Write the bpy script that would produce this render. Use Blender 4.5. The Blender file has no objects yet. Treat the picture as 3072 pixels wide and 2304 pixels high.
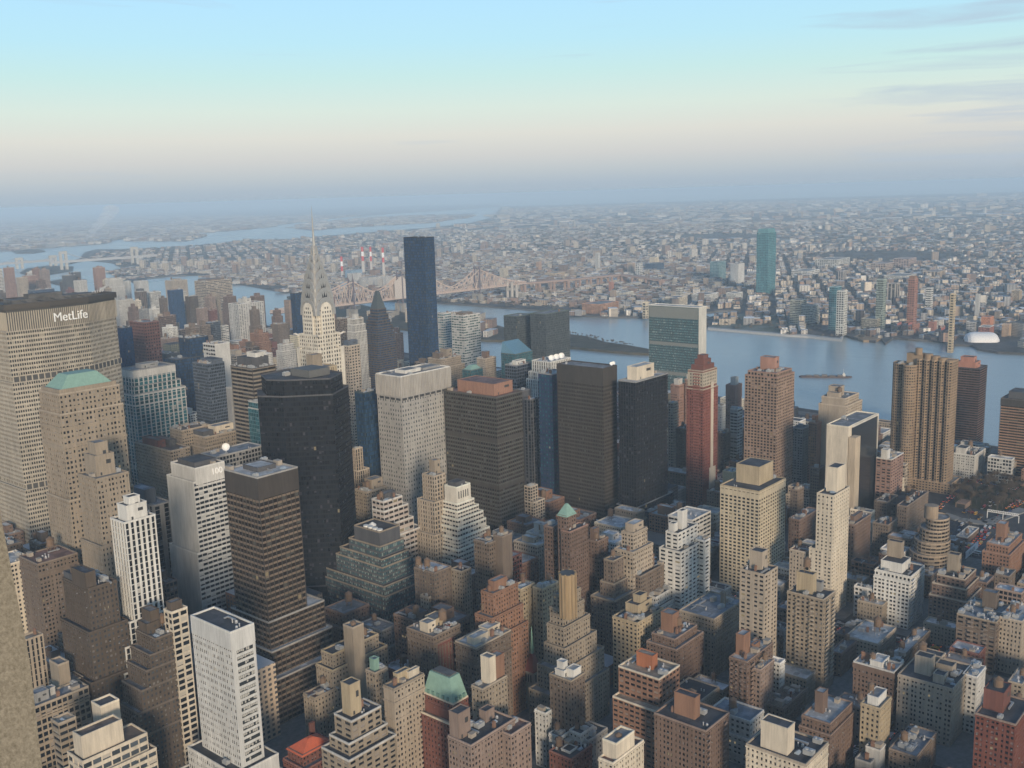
import bpy, math, random
import numpy as np
from mathutils import Matrix, Vector
R = math.radians
# ---------------------------------------------------------------- camera, sky, sun, exposure
# frame: X runs down the cross streets towards the river, Y runs up the avenues, metres, street level z = 0
FPX = 3061.0; YAW = R(40.72); PIT = R(10.60); ROL = R(-1.70); CAMZ = 325.0
_fw = (math.cos(YAW)*math.cos(PIT), math.sin(YAW)*math.cos(PIT), -math.sin(PIT))
_r = (math.sin(YAW), -math.cos(YAW), 0.0)
_up = (_r[1]*_fw[2]-_r[2]*_fw[1], _r[2]*_fw[0]-_r[0]*_fw[2], _r[0]*_fw[1]-_r[1]*_fw[0])
CR = tuple(_r[i]*math.cos(ROL)+_up[i]*math.sin(ROL) for i in range(3))
CU = tuple(-_r[i]*math.sin(ROL)+_up[i]*math.cos(ROL) for i in range(3)); CF = _fw
S = bpy.context.scene; COL = S.collection
cd = bpy.data.cameras.new('camera'); cam = bpy.data.objects.new('camera', cd); COL.objects.link(cam)
cd.sensor_width = 36; cd.lens = 36*FPX/3072; cd.clip_start = 0.5; cd.clip_end = 200000
m = Matrix(((CR[0], CU[0], -CF[0], 0), (CR[1], CU[1], -CF[1], 0), (CR[2], CU[2], -CF[2], CAMZ), (0, 0, 0, 1)))
cam.matrix_world = m; S.camera = cam
S.view_settings.view_transform = 'Standard'; S.view_settings.look = 'None'
S.view_settings.exposure = EXPOSURE = 0.0; S.view_settings.gamma = 1
S.cycles.volume_bounces = 2; S.cycles.max_bounces = 6; S.cycles.diffuse_bounces = 3; S.cycles.glossy_bounces = 2
S.cycles.transmission_bounces = 2
SUN_EL, SUN_AZ = R(13), R(119-246)      # azimuth in this frame, counter-clockwise from +X: low in the west-southwest
sdir = (math.cos(SUN_EL)*math.cos(SUN_AZ), math.cos(SUN_EL)*math.sin(SUN_AZ), math.sin(SUN_EL))
ld = bpy.data.lights.new('sun', 'SUN'); ld.energy = 3.9; ld.angle = R(10); ld.color = (1.0, .82, .62)
sun = bpy.data.objects.new('sun', ld); COL.objects.link(sun)
sun.rotation_euler = Vector(sdir).to_track_quat('Z', 'Y').to_euler()
W = bpy.data.worlds.new('World'); S.world = W; W.use_nodes = True
nt = W.node_tree; N = nt.nodes; Lk = nt.links; N.clear()
def nd(t, T, **k):
    n = t.new(T)
    for a, b in k.items(): setattr(n, a, b)
    return n
out = nd(N, 'ShaderNodeOutputWorld'); bg = nd(N, 'ShaderNodeBackground'); Lk.new(bg.outputs[0], out.inputs[0])
sky = nd(N, 'ShaderNodeTexSky', sky_type='NISHITA', sun_disc=False, sun_elevation=SUN_EL, sun_rotation=R(90)-SUN_AZ, altitude=300)
sky.dust_density = 2.0; sky.ozone_density = 2.0
tc = nd(N, 'ShaderNodeTexCoord'); sep = nd(N, 'ShaderNodeSeparateXYZ'); Lk.new(tc.outputs['Generated'], sep.inputs[0])
rmp = nd(N, 'ShaderNodeValToRGB'); cr = rmp.color_ramp
def lin(r, g, b, k=1.0):
    f = lambda c: ((c/255)/12.92 if c <= 10 else ((c/255+.055)/1.055)**2.4)*k
    return (f(r), f(g), f(b), 1)
SKY = [(-.02, (164,180,196)), (.0, (166,182,197)), (.008, (170,185,199)), (.020, (185,194,201)), (.036, (203,204,204)), (.056, (217,216,209)), (.08, (213,226,217)),
       (.11, (196,228,226)), (.14, (184,227,241)), (.18, (178,224,250)), (.30, (130,178,228)), (.6, (78,108,152)), (1.0, (52,74,112))]
mp = nd(N, 'ShaderNodeMapRange'); mp.inputs[1].default_value = -.02; mp.inputs[2].default_value = 1.0
Lk.new(sep.outputs[2], mp.inputs[0]); Lk.new(mp.outputs[0], rmp.inputs[0])
for i, (p, c) in enumerate(SKY):
    e = cr.elements[i] if i < 2 else cr.elements.new(.5)
    e.position = (p+.02)/1.02; e.color = lin(*c)
# thin cirrus: long streaks, thicker towards the south-east
mapn = nd(N, 'ShaderNodeMapping'); mapn.inputs['Rotation'].default_value = (R(6), R(-10), R(49)); mapn.inputs['Scale'].default_value = (1.2, 2.6, 34)
Lk.new(tc.outputs['Generated'], mapn.inputs[0])
nz = nd(N, 'ShaderNodeTexNoise'); nz.inputs['Scale'].default_value = 1.9; nz.inputs['Detail'].default_value = 7; nz.inputs['Roughness'].default_value = .55; nz.inputs['Distortion'].default_value = .5
Lk.new(mapn.outputs[0], nz.inputs[0])
dt = nd(N, 'ShaderNodeVectorMath', operation='DOT_PRODUCT'); Lk.new(tc.outputs['Generated'], dt.inputs[0])
dt.inputs[1].default_value = (math.cos(R(6)), math.sin(R(6)), .10)
m1 = nd(N, 'ShaderNodeMapRange'); Lk.new(dt.outputs['Value'], m1.inputs[0]); m1.inputs[1].default_value = .93; m1.inputs[2].default_value = 1.0
m2 = nd(N, 'ShaderNodeMath', operation='MULTIPLY_ADD'); Lk.new(m1.outputs[0], m2.inputs[0]); m2.inputs[1].default_value = .20; Lk.new(nz.outputs[0], m2.inputs[2])
m3 = nd(N, 'ShaderNodeMapRange'); Lk.new(m2.outputs[0], m3.inputs[0]); m3.inputs[1].default_value = .62; m3.inputs[2].default_value = .82
m3.inputs[4].default_value = .62
mixc = nd(N, 'ShaderNodeMixRGB'); Lk.new(m3.outputs[0], mixc.inputs[0]); Lk.new(rmp.outputs[0], mixc.inputs[1]); mixc.inputs[2].default_value = lin(176, 192, 210)
# the western half of the sky, behind the lookout, glows warm
dw = nd(N, 'ShaderNodeVectorMath', operation='DOT_PRODUCT'); Lk.new(tc.outputs['Generated'], dw.inputs[0]); dw.inputs[1].default_value = (math.cos(SUN_AZ), math.sin(SUN_AZ), 0)
mw_ = nd(N, 'ShaderNodeMapRange'); Lk.new(dw.outputs['Value'], mw_.inputs[0]); mw_.inputs[1].default_value = .1; mw_.inputs[2].default_value = .9; mw_.inputs[4].default_value = .75
mixw = nd(N, 'ShaderNodeMixRGB', blend_type='MULTIPLY'); Lk.new(mw_.outputs[0], mixw.inputs[0]); Lk.new(mixc.outputs[0], mixw.inputs[1]); mixw.inputs[2].default_value = (1.15, .90, .66, 1); mixc = mixw
# the clear-sky model adds its own share to the twilight colours
mul = nd(N, 'ShaderNodeMixRGB', blend_type='ADD'); mul.inputs[0].default_value = .012
Lk.new(mixc.outputs[0], mul.inputs[1]); Lk.new(sky.outputs[0], mul.inputs[2])
Lk.new(mul.outputs[0], bg.inputs[0]); bg.inputs[1].default_value = 1.0

# ---------------------------------------------------------------- geometry of the view: a photo column/row to a point at a known height
def proj(u, v, z):
    d = (u, v, z-CAMZ); a = sum(d[i]*CF[i] for i in range(3))
    return (1536+FPX*sum(d[i]*CR[i] for i in range(3))/a, 1152-FPX*sum(d[i]*CU[i] for i in range(3))/a, a)
def at(x, y, z=0.0):
    a = (x-1536)/FPX; b = -(y-1152)/FPX
    d = [CF[i]+a*CR[i]+b*CU[i] for i in range(3)]; t = (z-CAMZ)/d[2]
    return (d[0]*t, d[1]*t)
def edge(u0, v0, z, du, dv, x):
    k = (x-1536)/FPX; P = (u0, v0, z-CAMZ)
    return -sum(P[i]*(CR[i]-k*CF[i]) for i in range(3))/(du*(CR[0]-k*CF[0])+dv*(CR[1]-k*CF[1]))
CROP = {'A1': (0,1500,2.0637), 'A2': (750,1500,2.0637), 'A3': (1500,1500,2.0637), 'A4': (2272,1500,2.0637),
        'B1': (0,800,2.0737), 'B2': (750,800,2.0737), 'B3': (1500,800,2.0737), 'B4': (2272,800,2.0737),
        'C1': (0,500,2.765), 'C2': (750,500,2.765), 'C3': (1500,500,2.765), 'C4': (2272,500,2.765), 'D': (0,0,2212/3072), 'F': (0,0,1)}
def px(c, x, y):
    a = CROP[c]; return a[0]+x/a[2], a[1]+y/a[2]
def spot(c, L, Cx, Cy, Rx, H):
    x, y = px(c, Cx, Cy); u0, v0 = at(x, y, H)
    return u0, v0, edge(u0, v0, H, 1, 0, px(c, Rx, 0)[0]), edge(u0, v0, H, 0, 1, px(c, L, 0)[0])

# ---------------------------------------------------------------- materials
MATS = {}
def newmat(name):
    m = bpy.data.materials.new(name); m.use_nodes = True; t = m.node_tree
    return m, t.nodes, t.links, t.nodes['Principled BSDF']
def wallmat(c, rough=.85, var=.22, spec=.3, scale=.06):
    key = ('w', c, rough, var)
    if key in MATS: return MATS[key]
    m, n, l, b = newmat('wall_paint'); b.inputs['Roughness'].default_value = rough; b.inputs['Specular IOR Level'].default_value = spec
    tc = n.new('ShaderNodeTexCoord'); oi = n.new('ShaderNodeObjectInfo')
    mp = n.new('ShaderNodeMapping'); mp.inputs['Scale'].default_value = (1, 1, .35); l.new(tc.outputs['Object'], mp.inputs[0])
    a = n.new('ShaderNodeTexNoise'); a.inputs['Scale'].default_value = scale; a.inputs['Detail'].default_value = 6; a.inputs['Roughness'].default_value = .65
    l.new(mp.outputs[0], a.inputs[0])
    mr = n.new('ShaderNodeMapRange'); l.new(a.outputs[0], mr.inputs[0]); mr.inputs[1].default_value = .25; mr.inputs[2].default_value = .75
    mr.inputs[3].default_value = 1-var*1.4; mr.inputs[4].default_value = 1+var
    w = n.new('ShaderNodeTexNoise'); w.inputs['Scale'].default_value = .9; w.inputs['Detail'].default_value = 3
    mp2 = n.new('ShaderNodeMapping'); mp2.inputs['Scale'].default_value = (1, 1, .08); l.new(tc.outputs['Object'], mp2.inputs[0]); l.new(mp2.outputs[0], w.inputs[0])
    mr2 = n.new('ShaderNodeMapRange'); l.new(w.outputs[0], mr2.inputs[0]); mr2.inputs[1].default_value = .3; mr2.inputs[2].default_value = .7
    mr2.inputs[3].default_value = 1-var*.6; mr2.inputs[4].default_value = 1+var*.5
    k = n.new('ShaderNodeMath'); k.operation = 'MULTIPLY'; l.new(mr.outputs[0], k.inputs[0]); l.new(mr2.outputs[0], k.inputs[1])
    x = n.new('ShaderNodeVectorMath'); x.operation = 'SCALE'; x.inputs[0].default_value = c[:3]; l.new(k.outputs[0], x.inputs['Scale'])
    l.new(x.outputs[0], b.inputs['Base Color']); MATS[key] = m; return m
def glassmat(c, blind=.25, bc=(.30,.29,.26), rough=.18, lit=.0, metal=0.0):
    key = ('g', c, blind, bc, rough, lit)
    if key in MATS: return MATS[key]
    m, n, l, b = newmat('window_glass'); b.inputs['Roughness'].default_value = rough; b.inputs['Metallic'].default_value = metal
    b.inputs['Specular IOR Level'].default_value = .3
    uv = n.new('ShaderNodeUVMap'); fl = n.new('ShaderNodeVectorMath'); fl.operation = 'FLOOR'; l.new(uv.outputs[0], fl.inputs[0])
    oi = n.new('ShaderNodeObjectInfo'); ad = n.new('ShaderNodeVectorMath'); ad.operation = 'ADD'; l.new(fl.outputs[0], ad.inputs[0]); l.new(oi.outputs['Random'], ad.inputs[1])
    wn = n.new('ShaderNodeTexWhiteNoise'); wn.noise_dimensions = '3D'; l.new(ad.outputs[0], wn.inputs[0])
    fr = n.new('ShaderNodeVectorMath'); fr.operation = 'FRACTION'; l.new(uv.outputs[0], fr.inputs[0])
    sp = n.new('ShaderNodeSeparateXYZ'); l.new(fr.outputs[0], sp.inputs[0])
    sc = n.new('ShaderNodeSeparateXYZ'); l.new(wn.outputs['Color'], sc.inputs[0])
    # blind drawn (in a share of the windows) down to a random height
    has = n.new('ShaderNodeMath'); has.operation = 'LESS_THAN'; l.new(sc.outputs[0], has.inputs[0]); has.inputs[1].default_value = blind
    hg = n.new('ShaderNodeMath'); hg.operation = 'MULTIPLY_ADD'; l.new(sc.outputs[1], hg.inputs[0]); hg.inputs[1].default_value = .8; hg.inputs[2].default_value = .1
    dn = n.new('ShaderNodeMath'); dn.operation = 'GREATER_THAN'; l.new(sp.outputs[1], dn.inputs[0]); l.new(hg.outputs[0], dn.inputs[1])
    an = n.new('ShaderNodeMath'); an.operation = 'MULTIPLY'; l.new(has.outputs[0], an.inputs[0]); l.new(dn.outputs[0], an.inputs[1])
    mr = n.new('ShaderNodeMapRange'); l.new(sc.outputs[2], mr.inputs[0]); mr.inputs[3].default_value = .5; mr.inputs[4].default_value = 1.6
    x = n.new('ShaderNodeVectorMath'); x.operation = 'SCALE'; x.inputs[0].default_value = c[:3]; l.new(mr.outputs[0], x.inputs['Scale'])
    mx = n.new('ShaderNodeMixRGB'); l.new(an.outputs[0], mx.inputs[0]); l.new(x.outputs[0], mx.inputs[1]); mx.inputs[2].default_value = (*bc, 1)
    l.new(mx.outputs[0], b.inputs['Base Color'])
    rr = n.new('ShaderNodeMath'); rr.operation = 'MULTIPLY_ADD'; l.new(an.outputs[0], rr.inputs[0]); rr.inputs[1].default_value = .3; rr.inputs[2].default_value = rough
    l.new(rr.outputs[0], b.inputs['Roughness'])
    if lit:
        g = n.new('ShaderNodeMath'); g.operation = 'GREATER_THAN'; l.new(wn.outputs['Value'], g.inputs[0]); g.inputs[1].default_value = 1-lit
        g2 = n.new('ShaderNodeMath'); g2.operation = 'MULTIPLY'; l.new(g.outputs[0], g2.inputs[0]); g2.inputs[1].default_value = .22
        b.inputs['Emission Color'].default_value = (1, .78, .42, 1); l.new(g2.outputs[0], b.inputs['Emission Strength'])
    MATS[key] = m; return m
def roofmat(c):
    key = ('r', c)
    if key in MATS: return MATS[key]
    m, n, l, b = newmat('roof_felt'); b.inputs['Roughness'].default_value = .8
    tc = n.new('ShaderNodeTexCoord')
    a = n.new('ShaderNodeTexNoise'); a.inputs['Scale'].default_value = .12; a.inputs['Detail'].default_value = 8; a.inputs['Roughness'].default_value = .7; l.new(tc.outputs['Object'], a.inputs[0])
    v = n.new('ShaderNodeTexVoronoi'); v.inputs['Scale'].default_value = .16; v.distance = 'CHEBYCHEV'; l.new(tc.outputs['Object'], v.inputs[0])
    sv = n.new('ShaderNodeSeparateXYZ'); l.new(v.outputs['Color'], sv.inputs[0])
    mr = n.new('ShaderNodeMapRange'); l.new(a.outputs[0], mr.inputs[0]); mr.inputs[1].default_value = .3; mr.inputs[2].default_value = .7; mr.inputs[3].default_value = .6; mr.inputs[4].default_value = 1.35
    mv = n.new('ShaderNodeMapRange'); l.new(sv.outputs[0], mv.inputs[0]); mv.inputs[3].default_value = .7; mv.inputs[4].default_value = 1.25
    k = n.new('ShaderNodeMath'); k.operation = 'MULTIPLY'; l.new(mr.outputs[0], k.inputs[0]); l.new(mv.outputs[0], k.inputs[1])
    x = n.new('ShaderNodeVectorMath'); x.operation = 'SCALE'; x.inputs[0].default_value = c[:3]; l.new(k.outputs[0], x.inputs['Scale'])
    l.new(x.outputs[0], b.inputs['Base Color']); MATS[key] = m; return m
def plain(name, c, rough=.6, metal=0.0, spec=.4, emit=0):
    key = (name, c, rough, metal, emit)
    if key in MATS: return MATS[key]
    m, n, l, b = newmat(name); b.inputs['Roughness'].default_value = rough; b.inputs['Metallic'].default_value = metal; b.inputs['Specular IOR Level'].default_value = spec
    a = n.new('ShaderNodeTexNoise'); a.inputs['Scale'].default_value = .5; a.inputs['Detail'].default_value = 5
    tc = n.new('ShaderNodeTexCoord'); l.new(tc.outputs['Object'], a.inputs[0])
    mr = n.new('ShaderNodeMapRange'); l.new(a.outputs[0], mr.inputs[0]); mr.inputs[3].default_value = .78; mr.inputs[4].default_value = 1.2
    x = n.new('ShaderNodeVectorMath'); x.operation = 'SCALE'; x.inputs[0].default_value = c[:3]; l.new(mr.outputs[0], x.inputs['Scale'])
    l.new(x.outputs[0], b.inputs['Base Color'])
    if emit: b.inputs['Emission Color'].default_value = (*c, 1); b.inputs['Emission Strength'].default_value = emit
    MATS[key] = m; return m

# ---------------------------------------------------------------- mesh helpers
_Q = np.array([[0,3,2,1],[4,5,6,7],[0,1,5,4],[2,3,7,6],[1,2,6,5],[3,0,4,7]])
class MB:
    """collects boxes, prisms and tubes; build() links them as one mesh object"""
    def __init__(s): s.v = []; s.f = []; s.n = 0; s.bx = []
    def box(s, x0, x1, y0, y1, z0, z1): s.bx.append((x0,x1,y0,y1,z0,z1)); return s
    def raw(s, vs, fs):
        s.v += [tuple(p) for p in vs]; s.f += [tuple(i+s.n for i in f) for f in fs]; s.n += len(vs); return s
    def prism(s, pts, z0, z1, top=None):
        n = len(pts); tp = top or pts
        return s.raw([(x,y,z0) for x,y in pts]+[(x,y,z1) for x,y in tp],
                     [tuple(range(n-1,-1,-1)), tuple(range(n,2*n))]+[(i,(i+1)%n,n+(i+1)%n,n+i) for i in range(n)])
    def cyl(s, x, y, z0, z1, r, r1=None, n=12):
        r1 = r if r1 is None else r1
        p = [(x+r*math.cos(2*math.pi*i/n), y+r*math.sin(2*math.pi*i/n)) for i in range(n)]
        q = [(x+r1*math.cos(2*math.pi*i/n), y+r1*math.sin(2*math.pi*i/n)) for i in range(n)]
        return s.prism(p, z0, z1, q)
    def bar(s, a, b, w):
        a, b = Vector(a), Vector(b); d = (b-a).normalized()
        e = d.cross(Vector((0,0,1)) if abs(d.z) < .95 else Vector((1,0,0))).normalized()*w/2; g = d.cross(e).normalized()*w/2
        vs = [a-e-g, a+e-g, a+e+g, a-e+g, b-e-g, b+e-g, b+e+g, b-e+g]
        return s.raw(vs, [(0,3,2,1),(4,5,6,7),(0,1,5,4),(2,3,7,6),(1,2,6,5),(3,0,4,7)])
    def build(s, name, mat, parent=None, origin=None):
        V = list(s.v); nb = len(s.bx)
        if nb:
            b = np.array(s.bx, dtype=float); x0,x1,y0,y1,z0,z1 = b.T
            c = np.stack([np.stack([x0,y0,z0],1),np.stack([x1,y0,z0],1),np.stack([x1,y1,z0],1),np.stack([x0,y1,z0],1),
                          np.stack([x0,y0,z1],1),np.stack([x1,y0,z1],1),np.stack([x1,y1,z1],1),np.stack([x0,y1,z1],1)],1).reshape(-1,3)
            fb = (_Q[None]+(np.arange(nb)*8)[:,None,None]+s.n).reshape(-1,4)
        else: c = np.zeros((0,3)); fb = np.zeros((0,4), int)
        me = bpy.data.meshes.new(name)
        allv = np.concatenate([np.array(V, dtype=float).reshape(-1,3), c])
        sizes = [len(f) for f in s.f]+[4]*len(fb)
        idx = [i for f in s.f for i in f]
        idx = np.concatenate([np.array(idx, int), fb.reshape(-1)]) if len(fb) else np.array(idx, int)
        me.vertices.add(len(allv)); me.vertices.foreach_set('co', allv.astype(np.float32).ravel())
        me.loops.add(len(idx)); me.loops.foreach_set('vertex_index', idx.astype(np.int32))
        me.polygons.add(len(sizes)); st = np.concatenate([[0], np.cumsum(sizes)[:-1]]) if sizes else []
        me.polygons.foreach_set('loop_start', np.array(st, dtype=np.int32))
        me.update(calc_edges=True); me.shade_flat()
        if mat: me.materials.append(mat)
        o = bpy.data.objects.new(name, me); COL.objects.link(o)
        if parent: o.parent = parent
        return o
def empty(name, loc, label=None, cat=None, group=None):
    o = bpy.data.objects.new(name, None); o.location = loc; o.empty_display_size = 1; COL.objects.link(o)
    tag(o, label, cat, group); return o
def tag(o, label=None, cat=None, group=None, kind=None):
    if label: o['label'] = label
    if cat: o['category'] = cat
    if group: o['group'] = group
    if kind: o['kind'] = kind
    return o

# ---------------------------------------------------------------- the building maker
C = dict(white=(.62,.61,.57), cream=(.60,.53,.42), limestone=(.42,.38,.31), beige=(.39,.33,.26), tan=(.30,.25,.19), yellow=(.41,.335,.225),
  brown=(.17,.132,.102), dkbrown=(.10,.078,.06), brick=(.168,.115,.088), red=(.17,.072,.056), orange=(.255,.145,.095), pink=(.26,.195,.16),
  grey=(.27,.27,.265), dkgrey=(.09,.09,.095), black=(.022,.023,.027), bronze=(.060,.052,.045), slate=(.10,.12,.15), pale=(.50,.49,.46),
  teal=(.08,.17,.17), navy=(.02,.04,.10), rose=(.30,.19,.15), concrete=(.44,.42,.38), green=(.10,.13,.12), copper=(.22,.36,.30), steel=(.33,.32,.30))
G = dict(dark=(.012,.014,.018), blue=(.02,.05,.11), teal=(.02,.09,.11), green=(.02,.06,.055), bronze=(.025,.02,.017), grey=(.05,.06,.07))
# style: bay width, floor height, pier share, spandrel share, relief, glass, blind share, lit share
ST = dict(brick=(2.45,3.05,.54,.48,.4,'dark',.34,.004), apt=(3.1,2.9,.44,.46,.4,'dark',.34,.005), dense=(2.5,3.3,.44,.48,.4,'dark',.34,.004),
  ribbon=(5.5,3.5,.07,.50,.4,'dark',.22,.003), band=(9,3.4,.05,.55,.5,'bronze',.15,.002), vert=(2.6,3.6,.52,.10,.6,'dark',.10,0.0),
  curtain=(1.7,3.7,.10,.16,.15,'blue',.08,.001), mull=(2.2,3.7,.16,.30,.3,'dark',.14,.003), punch=(2.4,3.6,.60,.60,.2,'grey',.45,.001),
  pane=(3.0,3.6,.22,.34,.35,'dark',.25,.006), wide=(5.5,3.0,.36,.52,.4,'dark',.30,.008), gridw=(3.2,2.9,.30,.34,.45,'dark',.25,.004), none=None)
RND = random.Random(7)
HEROES = []           # (u0,u1,v0,v1,H,label,cx,cy) of every placed building
class Bld: pass
PATS = [(1,), (1.35,.62), (1.3,.6,.95), (1,), (1.4,.7,.7,1.1)]
def face_grid(mw, ms, gl, x0, x1, y0, y1, z0, z1, st, blank, wide_sp=None):
    """one storeyed tier: a glass core behind a projecting grid of piers and spandrels"""
    bw, fh, pr, sp, dp = st[:5]; PAT = PATS[int(abs(x0*7+y1*3+z1)*1.7) % len(PATS)] if pr > .4 else (1,)
    nf = max(1, round((z1-z0)/fh)); fh2 = (z1-z0)/nf
    cx0, cx1, cy0, cy1 = x0+dp, x1-dp, y0+dp, y1-dp
    faces = {'W': (y0,y1), 'E': (y0,y1), 'S': (x0,x1), 'N': (x0,x1)}
    for fc, (a, b) in faces.items():
        L = b-a
        if fc in blank:
            if fc == 'W': mw.box(x0, x0+dp*.98, y0, y1, z0, z1)
            elif fc == 'E': mw.box(x1-dp*.98, x1, y0, y1, z0, z1)
            elif fc == 'S': mw.box(x0+dp, x1-dp, y0, y0+dp*.98, z0, z1)
            else: mw.box(x0+dp, x1-dp, y1-dp*.98, y1, z0, z1)
            continue
        nc = max(1, round(L/bw)); w = L/nc; pw = w*pr
        o = .0 if fc in 'WE' else .004
        for i in range(nc+1):
            c = a+i*w; pq = pw*PAT[i % len(PAT)]; p0, p1 = c-pq/2, c+pq/2
            if i == 0: p0, p1 = a, a+max(pw/2, .3)
            if i == nc: p0, p1 = b-max(pw/2, .3), b
            if fc in 'SN' and i in (0, nc):
                p0 = max(p0, x0+dp) if i == 0 else p0; p1 = min(p1, x1-dp) if i == nc else p1
                if p1-p0 < .02: continue
            if fc == 'W': mw.box(x0, cx0, p0, p1, z0, z1)
            elif fc == 'E': mw.box(cx1, x1, p0, p1, z0, z1)
            elif fc == 'S': mw.box(p0, p1, y0, cy0, z0, z1)
            else: mw.box(p0, p1, cy1, y1, z0, z1)
        q = .06 if pr > .12 else -.05      # spandrels sit just behind the piers, or run over thin mullions
        sh = fh2*sp
        for j in range(nf+1):
            s0, s1 = z0+j*fh2-sh*.4, z0+j*fh2+sh*.6
            if j == 0: s0 = z0+.01
            if j == nf: s1 = z1-.01
            if s1-s0 < .05: continue
            t = ms
            if fc == 'W': t.box(x0+q, cx0, y0+dp, y1-dp, s0, s1)
            elif fc == 'E': t.box(cx1, x1-q, y0+dp, y1-dp, s0, s1)
            elif fc == 'S': t.box(x0+dp, x1-dp, y0+q, cy0, s0, s1)
            else: t.box(x0+dp, x1-dp, cy1, y1-q, s0, s1)
    gl.append((cx0,cx1,cy0,cy1,z0,z1-.05,bw,fh2))
def glass_obj(gl, mat, parent, name='glazing'):
    V = []; F = []; UV = []
    for (x0,x1,y0,y1,z0,z1,bw,fh) in gl:
        P = [(x0,y0),(x1,y0),(x1,y1),(x0,y1)]
        for k in range(4):
            a, b = P[k], P[(k+1)%4]; L = math.hypot(b[0]-a[0], b[1]-a[1]); nc = max(1, round(L/bw)); nf = (z1-z0)/fh
            n = len(V); V += [(*a,z0),(*b,z0),(*b,z1),(*a,z1)]; F.append((n,n+1,n+2,n+3))
            u = k*97+len(F)*13; UV += [(u,0),(u+nc,0),(u+nc,nf),(u,nf)]
        n = len(V); V += [(p[0],p[1],z1) for p in P]; F.append((n,n+1,n+2,n+3)); UV += [(.5,.05)]*4
    me = bpy.data.meshes.new(name); me.from_pydata(V, [], F); uv = me.uv_layers.new(name='UVMap')
    uv.data.foreach_set('uv', [c for p in UV for c in p]); me.materials.append(mat); me.update()
    o = bpy.data.objects.new(name, me); COL.objects.link(o); o.parent = parent; return o
# small rooftop things, shared meshes
TMPL = {}
def tmpl(kind):
    if kind in TMPL: return TMPL[kind]
    b = MB()
    if kind == 'water_tank':
        for sx in (-1,1):
            for sy in (-1,1): b.box(sx*1.3-.15, sx*1.3+.15, sy*1.3-.15, sy*1.3+.15, 0, 3)
        b.box(-1.9,1.9,-1.9,1.9,3,3.25); b.cyl(0,0,3.25,7.4,2.1,2.0,14); b.cyl(0,0,7.4,8.8,2.3,.1,14)
        me = plain('tank_wood', (.16,.11,.075), .9)
    elif kind == 'cooling_unit':
        b.box(-2.2,2.2,-1.5,1.5,.3,2.4); b.cyl(-1.1,0,2.4,2.8,.9,n=10); b.cyl(1.1,0,2.4,2.8,.9,n=10); b.box(-2,2,-1.2,-1,0,.3); b.box(-2,2,1,1.2,0,.3)
        me = plain('unit_metal', (.42,.43,.43), .5, .3)
    elif kind == 'roof_vent':
        b.box(-.5,.5,-.5,.5,0,1.1); b.cyl(0,0,1.1,1.6,.7,.5,8); b.cyl(2.1,.6,0,1.8,.3,n=8); b.cyl(2.1,.6,1.8,2.2,.5,.1,8)
        me = plain('vent_metal', (.5,.5,.5), .5, .3)
    elif kind == 'skylight':
        b.box(-1.6,1.6,-1.1,1.1,0,.6); b.raw([(-1.6,-1.1,.6),(1.6,-1.1,.6),(1.6,1.1,.6),(-1.6,1.1,.6),(-1.2,0,1.3),(1.2,0,1.3)], [(0,1,5,4),(2,3,4,5),(1,2,5),(3,0,4)])
        me = plain('skylight_glass', (.30,.36,.42), .25)
    elif kind == 'duct':
        b.box(-4,4,-.45,.45,.5,1.3); b.box(3.1,4,-.45,3,.5,1.3); b.box(-3.6,-3.3,-.3,.3,0,.5); b.box(2.6,2.9,-.3,.3,0,.5)
        me = plain('duct_metal', (.36,.37,.38), .45, .4)
    elif kind == 'stair_hut':
        b.box(-1.5,1.5,-2.2,2.2,0,2.7); b.box(-1.7,1.7,-2.4,2.4,2.7,2.9); b.box(-1.55,-1.5,-.6,.6,.1,2.1)
        me = plain('hut_render', (.34,.30,.25), .85)
    elif kind == 'chimney':
        b.box(-.6,.6,-.9,.9,0,3.4); b.box(-.75,.75,-1.05,1.05,3.4,3.6); b.cyl(0,-.4,3.6,4.2,.22,n=8); b.cyl(0,.4,3.6,4.2,.22,n=8)
        me = plain('chimney_brick', (.22,.13,.09), .9)
    o = b.build(kind, me); TMPL[kind] = o.data; bpy.data.objects.remove(o); return TMPL[kind]
def prop(kind, parent, x, y, z, s=1.0, rot=0.0):
    o = bpy.data.objects.new(kind, tmpl(kind)); COL.objects.link(o); o.parent = parent
    o.location = (x, y, z); o.scale = (s, s, s); o.rotation_euler = (0, 0, rot); return o
def roofdeck(mr, mpar, x0, x1, y0, y1, z, ph=1.1):
    mr.box(x0+.3, x1-.3, y0+.3, y1-.3, z-.06, z+.08)
    t = .45
    mpar.box(x0-.06, x0+t, y0-.06, y1+.06, z-.02, z+ph); mpar.box(x1-t, x1+.06, y0-.06, y1+.06, z-.02, z+ph)
    mpar.box(x0+t, x1-t, y0-.06, y0+t, z-.02, z+ph-.01); mpar.box(x0+t, x1-t, y1-t, y1+.06, z-.02, z+ph-.01)
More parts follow.
